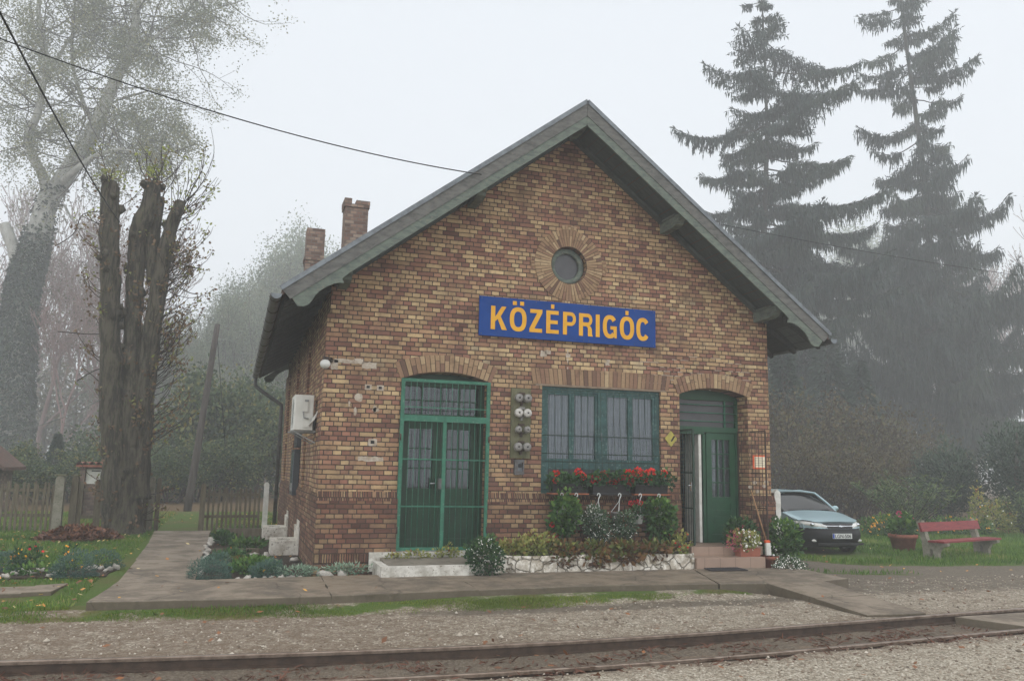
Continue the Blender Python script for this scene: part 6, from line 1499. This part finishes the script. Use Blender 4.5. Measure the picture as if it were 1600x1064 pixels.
spruce('tallest spruce at far right with long hanging lower boughs', 35, [(1490, 795), (1478, 690), (1462, 500), (1440, 250), (1412, 40), (1405, -60)],
       dict(k=1.24, start=6, step=.0052, hang=1.25, left=[(0, 3.0), (.2, 4.6), (.4, 4.9), (.5, 4.6), (.56, 3.0), (.62, 3.4), (.70, 3.6), (.8, 3.2), (.86, 2.6), (1, .6)], right=[(0, 3.4), (.2, 5.6), (.4, 5.6), (.48, 4.6), (.54, 5.0), (.60, 2.8), (.70, 2.4), (.76, 3.2), (.80, 5.0), (.85, 3.0), (1, .7)]), 8, lambda f: .95-.65*f)
# --- big poplar with ivy on its lower trunk
Yp = 54
t = thing('poplar_tree', 'huge pale barked poplar at the left with dark ivy covering its lower trunk', 'tree', aty(15, 765, Yp))
rgp = random.Random(21); wd = MB(); A_ = lambda x, y, dy=0: aty(x, y, Yp+dy)
def plimb(pts, r0, r1, n=10): P = spline(pts, 5); limb(wd, P, r0, r1, n, .09, .8); return P
low = plimb([A_(14, 800), A_(20, 690), A_(26, 560), A_(36, 450), A_(56, 380), A_(74, 318), A_(88, 292)], 1.12, .70, 14)
m1 = plimb([A_(86, 300), A_(110, 262), A_(140, 215), A_(160, 172), A_(178, 130), A_(205, 70), A_(214, 10), A_(222, -60)], .72, .25)
m2 = plimb([A_(74, 318), A_(68, 278), A_(52, 246), A_(44, 214), A_(58, 180), A_(66, 140), A_(72, 90), A_(60, 20), A_(70, -50)], .42, .14)
m3 = plimb([A_(98, 284, -1), A_(122, 262, -2), A_(150, 244, -2), A_(190, 234, -3), A_(226, 244, -3)], .28, .09)
m4 = plimb([A_(30, 420), A_(20, 385), A_(6, 350)], .50, .40)
m5 = plimb([A_(70, 130), A_(110, 60, 1), A_(150, 32, 2), A_(190, 30, 2)], .14, .06); m6 = plimb([A_(52, 246), A_(40, 238), A_(34, 240)], .13, .10)
m7 = plimb([A_(150, 200), A_(126, 150, 2), A_(112, 80, 3), A_(120, -20, 3)], .22, .08)
m8 = plimb([A_(190, 100), A_(240, 60, -1), A_(290, 20, -1), A_(320, -30, -1)], .16, .06)
m9 = plimb([A_(100, 320), A_(120, 350), A_(160, 372), A_(200, 380, 1)], .10, .03); m10 = plimb([A_(36, 610), A_(60, 588), A_(80, 570)], .10, .05)
wd.build('trunk', M['bark_pale'], t, True)
tips = []; tw = MB()
for P, n_, L_ in ((m1, 40, 3.2), (m2, 24, 2.6), (m3, 16, 2.0), (m5, 14, 2.2), (m7, 20, 2.8), (m8, 24, 2.8)):
    for _ in range(n_):
        k = rgp.randint(int(len(P)*.3), len(P)-1); d = Vector((rgp.gauss(0, 1), rgp.gauss(0, .8), rgp.gauss(.15, .6))).normalized()
        grow(tw, tips, P[k], d, 1.5*L_*rgp.uniform(.5, 1.1), .06, 2, rgp, .75, .02, (2, 3), .012, 3, .72)
# drooping outer sprays that fill the outline seen against the sky
for px, py, n_, sp in ((60, 120, 26, 60), (180, 60, 46, 70), (260, 40, 40, 60), (120, 20, 40, 80), (230, 170, 40, 45), (200, 230, 26, 40), (240, 250, 20, 30), (110, 190, 24, 50), (30, 200, 24, 40), (0, 90, 40, 60), (300, 10, 22, 35), (20, 20, 40, 60), (200, -40, 40, 90), (255, 205, 22, 30)):
    for _ in range(n_):
        p = A_(px+rgp.gauss(0, sp*.55), py+rgp.gauss(0, sp*.55), rgp.uniform(-4, 4)); d = Vector((rgp.gauss(0, 1), rgp.gauss(0, 1), -.2)).normalized()
        if px+0 > 0: grow(tw, tips, p, d, rgp.uniform(.8, 1.6), .022, 1, rgp, .8, -.1, (2, 4), .01, 3, .7)
tw.build('twigs', M['bark_grey'], t)
lf = MB(); leaf_tips(lf, tips, 18, .40, .17, .125, thin=.95); lf.build('crown', M['poplar_leaf'], t)
iv = MB(); n = 22000; k = nrg.integers(0, len(low), n); k = k[nrg.random(n) < np.clip(1-(k/len(low)-.5)/.22, .04, 1)]; n = len(k); C = np.array([tuple(p) for p in low]); a = nrg.uniform(0, 6.283, n); fr_ = k/len(low)
rad = 1.13-.44*fr_+nrg.uniform(-.06, .32, n)*(1.15-fr_); Pn = C[k]+(C[np.minimum(k+1, len(C)-1)]-C[k])*nrg.random((n, 1)); Pn[:, 0] += np.cos(a)*rad; Pn[:, 1] += np.sin(a)*rad
D = np.stack([np.cos(a)*.6, np.sin(a)*.6, -.8+nrg.normal(size=n)*.5], 1); iv.leaves(Pn, D, np.stack([np.cos(a), np.sin(a), nrg.normal(size=n)*.4], 1)+nrg.normal(size=(n, 3))*.3, nrg.uniform(.18, .38, n), nrg.uniform(.15, .3, n), nrg.random(n)); iv.build('ivy', M['ivy'], t)
# --- pollarded tree by the fence
Yq = 8.3
t = thing('pollarded_tree', 'pollarded tree with three bare mossy stems beside the garden gate', 'tree', aty(195, 826, Yq))
wd = MB(); Q = lambda x, y, dy=0: aty(x, y, Yq+dy)
def stem(pts, r): P = spline(pts, 10); m_ = len(P)-1; rr = [lerp_pts(r, i/m_) for i in range(m_+1)]; wd.tube(P, rr, 18, lump=.22, lscale=2.6); return P
s0 = stem([Q(192, 836), Q(196, 800), Q(200, 740), Q(202, 680), Q(200, 610)], [(0, .54), (.12, .42), (.3, .34), (.7, .28), (1, .18)])
s1 = stem([Q(184, 820), Q(180, 740, -.1), Q(175, 640, -.1), Q(173, 540, -.05), Q(173, 440), Q(171, 360), Q(171, 284)], [(0, .34), (.25, .27), (.5, .245), (.7, .235), (.97, .21), (1, .15)])
s2 = stem([Q(204, 700), Q(206, 600, .1), Q(208, 500, .15), Q(212, 420, .15), Q(219, 360, .1), Q(234, 320), Q(240, 284)], [(0, .28), (.3, .215), (.6, .205), (.72, .25), (.8, .19), (.97, .17), (1, .12)])
s3 = stem([Q(214, 780), Q(220, 680, .05), Q(231, 580), Q(241, 500, -.05), Q(251, 430), Q(264, 370), Q(282, 314)], [(0, .30), (.3, .22), (.6, .19), (.8, .18), (.96, .14), (1, .09)])
s4 = stem([Q(240, 440, .12), Q(238, 390, .15), Q(243, 345, .15), Q(250, 308, .15)], [(0, .16), (.5, .16), (.95, .14), (1, .10)])
for P in (s0, s1, s2, s3):          # burls and old cut marks
    for _ in range(16): p = rng.choice(P[4:]); a = rng.uniform(0, 6.28); wd.ball(p+Vector((math.cos(a)*.24, math.sin(a)*.24, 0)), rng.uniform(.06, .13), 8, 6, lump=.6, seed=a)
wd.build('trunk', M['bark'], t, True)
tw = MB(); tips = []; rgq = random.Random(5)
def sprouts(P, n_, lo, hi, outx, L, lean):
    for _ in range(n_):
        p = P[rgq.randint(int(lo*(len(P)-1)), int(hi*(len(P)-1)))]; d = Vector((outx+rgq.gauss(0, .5), rgq.gauss(0, .6), lean+rgq.gauss(0, .35))).normalized(); grow(tw, tips, p+Vector((d.x, d.y, 0))*.18, d, L*rgq.uniform(.4, 1.2), .013, 1, rgq, .45, .16, (1, 3), .0045, 4, .7)
sprouts(s3, 46, .3, 1, .9, .8, .6); sprouts(s3, 12, .9, 1, .4, 1.1, 1.3); sprouts(s2, 12, .85, 1, 0, .7, 1); sprouts(s1, 10, .9, 1, 0, .6, .8); sprouts(s1, 12, .1, .8, -.9, .5, .1); sprouts(s0, 12, .2, .9, .7, .5, .2); sprouts(s3, 80, .12, .75, 1.0, .75, .5); sprouts(s2, 20, .2, .8, .6, .5, .5); sprouts(s1, 26, .1, .95, -.8, .4, .3); sprouts(s4, 8, .8, 1, .3, 1.0, 1.5)
for pts in ([Q(170, 520), Q(140, 522), Q(90, 518)], [Q(168, 330), Q(130, 335), Q(115, 365), Q(86, 385)], [Q(172, 575), Q(150, 578), Q(120, 595)], [Q(255, 430), Q(290, 455), Q(310, 460)], [Q(265, 405), Q(300, 418), Q(312, 418)]):
    tw.tube(spline(pts, 5), .012, 5, cap=False); tips += [(pts[-1], Vector((1, 0, 0)))]*2
tw.build('twigs', M['twig'], t)
lf = MB(); hi_ = [q for q in tips if q[0].z > 7.2]; lo_ = [q for q in tips if q[0].z <= 7.2]
for px, py, n_ in ((165, 268, 8), (185, 275, 8), (230, 268, 9), (250, 270, 8), (262, 262, 6), (295, 268, 7), (305, 285, 7), (285, 300, 5), (190, 300, 4)): hi_ += [(Q(px+rng.gauss(0, 6), py+rng.gauss(0, 6), rng.gauss(0, .25)), 0) for _ in range(n_)]
leaf_tips(lf, hi_, 4, .07, .10, .06, .4, 1, .5); leaf_tips(lf, lo_, 4, .06, .10, .06, 0, .75, .75)
for P in (s0, s1, s2, s3): leaf_tips(lf, [(rng.choice(P)+Vector((rng.gauss(0, .22), rng.gauss(0, .22), 0)), 0) for _ in range(46)], 7, .08, .10, .07, 0, .40)
lf.build('leaves', M['sprout'], t)
# --- woodland prototypes, copied and hazed by distance
def proto(kind, seed):
    rg = random.Random(seed); w = MB(); tips = []; l = MB()
    if kind == 'bare':
        grow(w, tips, Vector((0, 0, 0)), Vector((0, 0, 1)), 3.6, .10, 5, rg, .6, .14, (3, 4), .010, 4, .72); leaf_tips(l, tips, 2, .2, .12, .07, 0, .8, .3); mats = ('twig_pink', 'brown_leaf')
    elif kind == 'leafy':
        grow(w, tips, Vector((0, 0, 0)), Vector((0, 0, 1)), 4.2, .19, 4, rg, .6, .12, (3, 4), .018, 4, .74); leaf_tips(l, tips, 30, .5, .2, .15); mats = ('bark_grey', 'pale_leaf')
    elif kind == 'misty':
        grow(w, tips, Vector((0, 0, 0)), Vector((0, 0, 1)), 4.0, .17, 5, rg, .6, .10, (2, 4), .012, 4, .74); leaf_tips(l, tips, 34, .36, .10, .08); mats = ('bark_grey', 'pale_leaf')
    elif kind == 'green':
        for k in range(6): grow(w, tips, Vector((rg.gauss(0, .4), rg.gauss(0, .4), 0)), Vector((rg.gauss(0, .45), rg.gauss(0, .45), 1)).normalized(), 1.7, .06, 3, rg, .75, .05, (3, 4), .012, 4, .72)
        leaf_tips(l, tips, 24, .30, .17, .12); mats = ('twig', 'wood_leaf')
    elif kind == 'thicket':
        for k in range(16): grow(w, tips, Vector((rg.gauss(0, .7), rg.gauss(0, .5), 0)), Vector((rg.gauss(0, .4), rg.gauss(0, .4), 1)).normalized(), 1.2, .022, 3, rg, .5, .06, (2, 3), .006, 4, .72)
        leaf_tips(l, tips, 6, .16, .10, .07, 0, 1, .8); mats = ('twig', 'brown_leaf')
    elif kind == 'conifer':
        w.tube([(0, 0, 0), (0, 0, 3), (0, 0, 6.2)], [.14, .09, .02], 6)
        n = 4200; h = nrg.random(n)**.8*6.2; a = nrg.uniform(0, 6.28, n); r = (1.75*(1-h/6.4))*(.35+.65*np.sqrt(nrg.random(n)))*(1+.25*np.sin(h*7+a*2)); P = np.stack([r*np.cos(a), r*np.sin(a), h+.15], 1)
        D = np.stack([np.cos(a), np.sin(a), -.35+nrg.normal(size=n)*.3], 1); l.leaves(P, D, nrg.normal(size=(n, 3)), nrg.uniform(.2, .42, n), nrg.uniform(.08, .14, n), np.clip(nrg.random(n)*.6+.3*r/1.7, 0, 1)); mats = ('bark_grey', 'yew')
    elif kind == 'yew':
        for k in range(7): c = Vector((rg.gauss(0, .7), rg.gauss(0, .6), rg.uniform(.5, 2.5))); bushy(l, c, (rg.uniform(.7, 1.1), rg.uniform(.7, 1.0), rg.uniform(.9, 1.5)), 1500, .15, .05, .4, .45, seed=k+seed, lump=.5)
        w.tube([(0, 0, 0), (.1, 0, 1.5), (0, 0, 3)], [.12, .09, .04], 6); mats = ('bark_grey', 'yew')
    elif kind == 'oleander':
        for k in range(34):
            d = Vector((rg.gauss(0, .42), rg.gauss(0, .42), 1)).normalized(); P = spline([Vector((rg.gauss(0, .12), rg.gauss(0, .12), 0)), d*rg.uniform(.7, 1.0), d*rg.uniform(1.5, 2.2)+Vector((d.x, d.y, -.1))*.3], 5); w.tube(P, [.016-.001*i for i in range(len(P))], 4, cap=False)
            for p in P[3:]:
                m_ = 12; a = nrg.uniform(0, 6.28, m_); l.leaves(np.tile(tuple(p), (m_, 1))+nrg.normal(size=(m_, 3))*.05, np.stack([np.cos(a)*.8, np.sin(a)*.8, nrg.uniform(.1, .9, m_)], 1), nrg.normal(size=(m_, 3)), nrg.uniform(.13, .24, m_), .034, nrg.random(m_))
        mats = ('twig', 'oleander')
    root = bpy.data.objects.new('woodland_tree', None); COL.objects.link(root)
    w.build('trunk', M[mats[0]], root); l.build('crown', M[mats[1]], root)
    return root
PR = {k: [proto(k, s) for s in ss] for k, ss in dict(bare=(1, 2), misty=(14, 15), green=(5, 6), thicket=(7, 8), conifer=(9,), yew=(10, 11), oleander=(12, 13)).items()}
used = set()
def plant(kind, v, px, Yd, s, name, label, cat, group, sz=1.0, rot=None, dz=0):
    src = PR[kind][v % len(PR[kind])]
    if src.name in used: o = copy_tree(src)
    else: o = src; used.add(src.name)
    p = aty(px, 740, Yd); o.name = name; o.location = (p.x, Yd, gh(p.x, Yd)-.05+dz); o.scale = (s, s, s*sz); o.rotation_euler = (0, 0, rng.uniform(0, 6.28) if rot is None else rot)
    tag(o, label, cat, group); return o
# left: reddish bare trees, a dark conifer, the green mass round the pole, taller pale trees behind
for i, (px, Yd, s, sz) in enumerate([(70, 57.5, 1.88, 1.1), (115, 62.5, 2.12, 1.1), (150, 55.0, 1.69, 1.1), (95, 50.0, 1.38, 1.1), (175, 65.0, 1.88, 1.1), (45, 67.5, 2.38, 1.1), (-10, 60.0, 2.12, 1), (-60, 55.0, 1.88, 1), (210, 70.0, 1.62, 1), (130, 75.0, 2.62, 1.1), (250, 75.0, 1.5, 1), (20, 102.5, 3.5, 1.15), (90, 112.5, 3.75, 1.1), (160, 105.0, 3.0, 1.1)]):
    plant('bare', i, px, Yd, s, 'bare_tree', 'reddish bare tree in the misty wood left of the pollarded tree', 'tree', 'bare trees in the mist', sz)
plant('conifer', 0, 128, 32, .95, 'small_conifer', 'dark conical conifer behind the pollarded tree', 'tree', None, 1.25)
plant('conifer', 0, 85, 27, .45, 'small_conifer', 'little dark conifer behind the board gate', 'tree', None, 1.0)
for i, (px, Yd, s, sz) in enumerate([(250, 30, 1.25, 1.1), (285, 34, 1.3, 1.0), (325, 31, 1.35, 1.1), (365, 35, 1.3, 1.15), (395, 30, 1.0, 1.0), (345, 26, .8, .9), (300, 25, .7, .9), (265, 24, .65, .8), (225, 36, 1.2, .95), (405, 40, 1.5, 1.1), (120, 24, .6, .8), (60, 23, .6, .7), (20, 26, .7, .8), (185, 26, .75, .9)]):
    plant('green', i, px, Yd, s, 'green_shrub', 'dense green shrub in the hedge beyond the garden fence', 'shrub', 'green shrubs beyond the fence', sz)
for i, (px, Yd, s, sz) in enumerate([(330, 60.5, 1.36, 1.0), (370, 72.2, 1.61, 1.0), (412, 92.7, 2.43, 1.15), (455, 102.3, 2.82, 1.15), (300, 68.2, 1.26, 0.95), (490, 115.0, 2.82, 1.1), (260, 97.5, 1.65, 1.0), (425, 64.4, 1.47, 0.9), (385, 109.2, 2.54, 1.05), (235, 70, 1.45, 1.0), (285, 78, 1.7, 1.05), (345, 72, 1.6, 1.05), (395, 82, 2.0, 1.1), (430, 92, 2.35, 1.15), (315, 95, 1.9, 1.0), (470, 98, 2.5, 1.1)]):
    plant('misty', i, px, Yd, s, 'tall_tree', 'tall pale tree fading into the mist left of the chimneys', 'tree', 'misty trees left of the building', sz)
# right: brown thicket, bare wood, evergreens, oleanders
for i, (px, Yd, s, sz) in enumerate([(1215, 13, 1.15, 1.0), (1240, 15, 1.25, 1.0), (1270, 14, 1.2, .95), (1300, 15, 1.2, .9), (1330, 14, 1.1, .9), (1360, 15, 1.2, .9), (1390, 16, 1.2, .9), (1225, 19, 1.7, 1.2), (1265, 21, 1.8, 1.1), (1310, 20, 1.7, 1.1), (1350, 22, 1.7, 1.1), (1400, 22, 1.6, 1.1), (1440, 20, 1.4, 1.0), (1200, 24, 1.9, 1.2)]):
    plant('thicket', i, px, Yd, s, 'brown_bush', 'brown twiggy bush in the thicket behind the car', 'bush', 'brown bushes behind the car', sz)
for i, (px, Yd, s, sz) in enumerate([(1225, 45.0, 1.12, 1), (1300, 52.5, 1.25, 1), (1345, 47.5, 1.06, 1), (1400, 57.5, 1.25, 1), (1450, 55.0, 1.12, 1), (1520, 62.5, 2.0, 1.1), (1575, 72.5, 3.12, 1.2), (1612, 77.5, 3.5, 1.2), (1590, 60.0, 2.38, 1.1), (1640, 70.0, 3.0, 1.2), (1270, 70.0, 1.38, 1)]):
    plant('bare', i+1, px, Yd, s, 'bare_tree', 'bare twiggy tree behind the spruces', 'tree', 'bare trees behind the spruces', sz)
for i, (px, Yd, s, sz) in enumerate([(1088, 105.0, 3.38, 1.15), (1125, 110.0, 3.25, 1.1), (1330, 120.0, 4.62, 1.15), (1362, 125.0, 4.5, 1.1), (1300, 130.0, 4.0, 1.0), (1210, 112.5, 2.75, 1)]):
    plant('misty', i, px, Yd, s, 'tall_tree', 'pale deciduous tree fading away behind the spruces', 'tree', 'misty trees behind the spruces', sz)
for i, (px, Yd, s, sz, lab) in enumerate([(1512, 10.5, 1.25, 1.0, 'dark evergreen bush right of the oleanders, behind the bench'), (1556, 11.5, 1.65, 1.05, 'largest dark evergreen bush behind the right half of the bench'), (1594, 10.0, 1.2, 1.0, 'dark evergreen bush cut by the right picture edge'), (1640, 11, 1.1, 1.0, 'dark evergreen bush beyond the right picture edge'), (1480, 13, 1.0, .9, 'dark evergreen bush at the foot of the tallest spruce')]):
    plant('yew', i, px, Yd, s, 'evergreen_bush', lab, 'bush', 'dark evergreen bushes', sz)
for px, Yd, s, lab in ((1228, 23, 1.25, 'dark conifer close to the right corner of the building'), (1300, 27, 1.5, 'dark conifer in the gap below the left spruce'), (1350, 25, 1.2, 'dark conifer between the two spruces'), (1262, 31, 1.7, 'farther dark conifer behind the parked car')):
    plant('conifer', 0, px, Yd, s, 'dark_conifer', lab, 'tree', 'dark conifers below the spruces', 1.1)
plant('oleander', 0, 1418, 8.6, 1.0, 'oleander', 'tall narrow leaved oleander behind the terracotta tub', 'shrub', None, 1.0)
plant('oleander', 1, 1446, 9.2, .9, 'oleander', 'smaller yellowish oleander right of the tall one', 'shrub', None, .95)
plant('oleander', 1, 1598, 7.6, .9, 'oleander', 'narrow leaved shrub at the right picture edge', 'shrub', None, .85)
# dense far wood that closes the view in the mist
fw_ = MB()
for _ in range(420):
    px = rng.uniform(-160, 1760); Yd = rng.uniform(75, 150); p = aty(px, 740, Yd); h = rng.uniform(8, 21) if px < 700 else rng.uniform(8, 19)
    x, y = p.x, Yd; g0 = gh(x, y); fw_.tube([(x, y, g0-.2), (x+rng.gauss(0, .3), y, g0+h*.8)], [.22, .05], 4, tint=.1)
    n = 240; d = nrg.normal(size=(n, 3)); P = np.array((x, y, g0+h*.55))+d*np.array((h*.15, h*.15, h*.24)); P[:, 2] = np.maximum(P[:, 2], g0+.2)
    fw_.leaves(P, nrg.normal(size=(n, 3)), nrg.normal(size=(n, 3)), nrg.uniform(.3, .7, n), nrg.uniform(.2, .45, n), nrg.random(n))
tag(fw_.build('distant_wood', M['brown_leaf']), 'far wood dissolving in the mist behind everything', kind='stuff')
# ------------------------------------------------------------------ mist, sky, sun, camera
b = MB(); b.box(-150, 220, -16, 190, -2.2, 56); hz = b.build('haze'); tag(hz, 'even grey mist filling the whole place', kind='stuff')
m = bpy.data.materials.new('mist'); m.use_nodes = True; nt = m.node_tree; nt.nodes.clear(); o = nt.nodes.new('ShaderNodeOutputMaterial'); pv = nt.nodes.new('ShaderNodeVolumePrincipled')
pv.inputs['Color'].default_value = (.955, .985, 1.0, 1); pv.inputs['Density'].default_value = HAZE; pv.inputs['Anisotropy'].default_value = .0
nt.links.new(pv.outputs[0], o.inputs['Volume']); hz.data.materials.append(m)
w = bpy.data.worlds.new('World'); scene.world = w; w.use_nodes = True; nt = w.node_tree; nt.nodes.clear()
sky = nt.nodes.new('ShaderNodeTexSky'); sky.sky_type = 'NISHITA'; sky.sun_disc = False; sky.sun_elevation = R(SUN_EL); sky.sun_rotation = R(SUN_ROT); sky.dust_density = 4; sky.air_density = 1.2; sky.ozone_density = 1
hs = nt.nodes.new('ShaderNodeHueSaturation'); hs.inputs['Saturation'].default_value = .12
mx = nt.nodes.new('ShaderNodeMix'); mx.data_type = 'RGBA'; mx.inputs[0].default_value = CLOUD; mx.inputs[7].default_value = (CLD*.93, CLD*.985, CLD*1.06, 1)
bg = nt.nodes.new('ShaderNodeBackground'); bg.inputs[1].default_value = SKY; wo = nt.nodes.new('ShaderNodeOutputWorld')
nt.links.new(sky.outputs[0], hs.inputs['Color']); nt.links.new(hs.outputs[0], mx.inputs[6]); nt.links.new(mx.outputs[2], bg.inputs[0]); nt.links.new(bg.outputs[0], wo.inputs[0])
l = bpy.data.lights.new('sun', 'SUN'); l.energy = 1.5; l.angle = R(180); l.color = (1, .97, .93); so = bpy.data.objects.new('sun', l); COL.objects.link(so)
sd = Vector((math.sin(R(SUN_ROT))*math.cos(R(SUN_EL)), math.cos(R(SUN_ROT))*math.cos(R(SUN_EL)), math.sin(R(SUN_EL)))); so.rotation_euler = (-sd).to_track_quat('-Z', 'Y').to_euler(); so.location = (0, -20, 60)
cam = bpy.data.cameras.new('camera'); co = bpy.data.objects.new('camera', cam); COL.objects.link(co); scene.camera = co
cam.sensor_width = 36; cam.sensor_fit = 'HORIZONTAL'; cam.lens = CAM['f']*36/1600; cam.clip_end = 2000; cam.clip_start = .05
Mx = Matrix((CR, CU, -CF)).transposed().to_4x4(); Mx.translation = CP; co.matrix_world = Mx
scene.view_settings.view_transform = 'Standard'; scene.view_settings.look = 'None'; scene.view_settings.exposure = EXPO; scene.view_settings.gamma = 1
c = scene.cycles; c.max_bounces = 8; c.diffuse_bounces = 3; c.glossy_bounces = 3; c.transmission_bounces = 4; c.volume_bounces = 2; c.transparent_max_bounces = 12; c.use_denoising = True; c.sample_clamp_indirect = 4
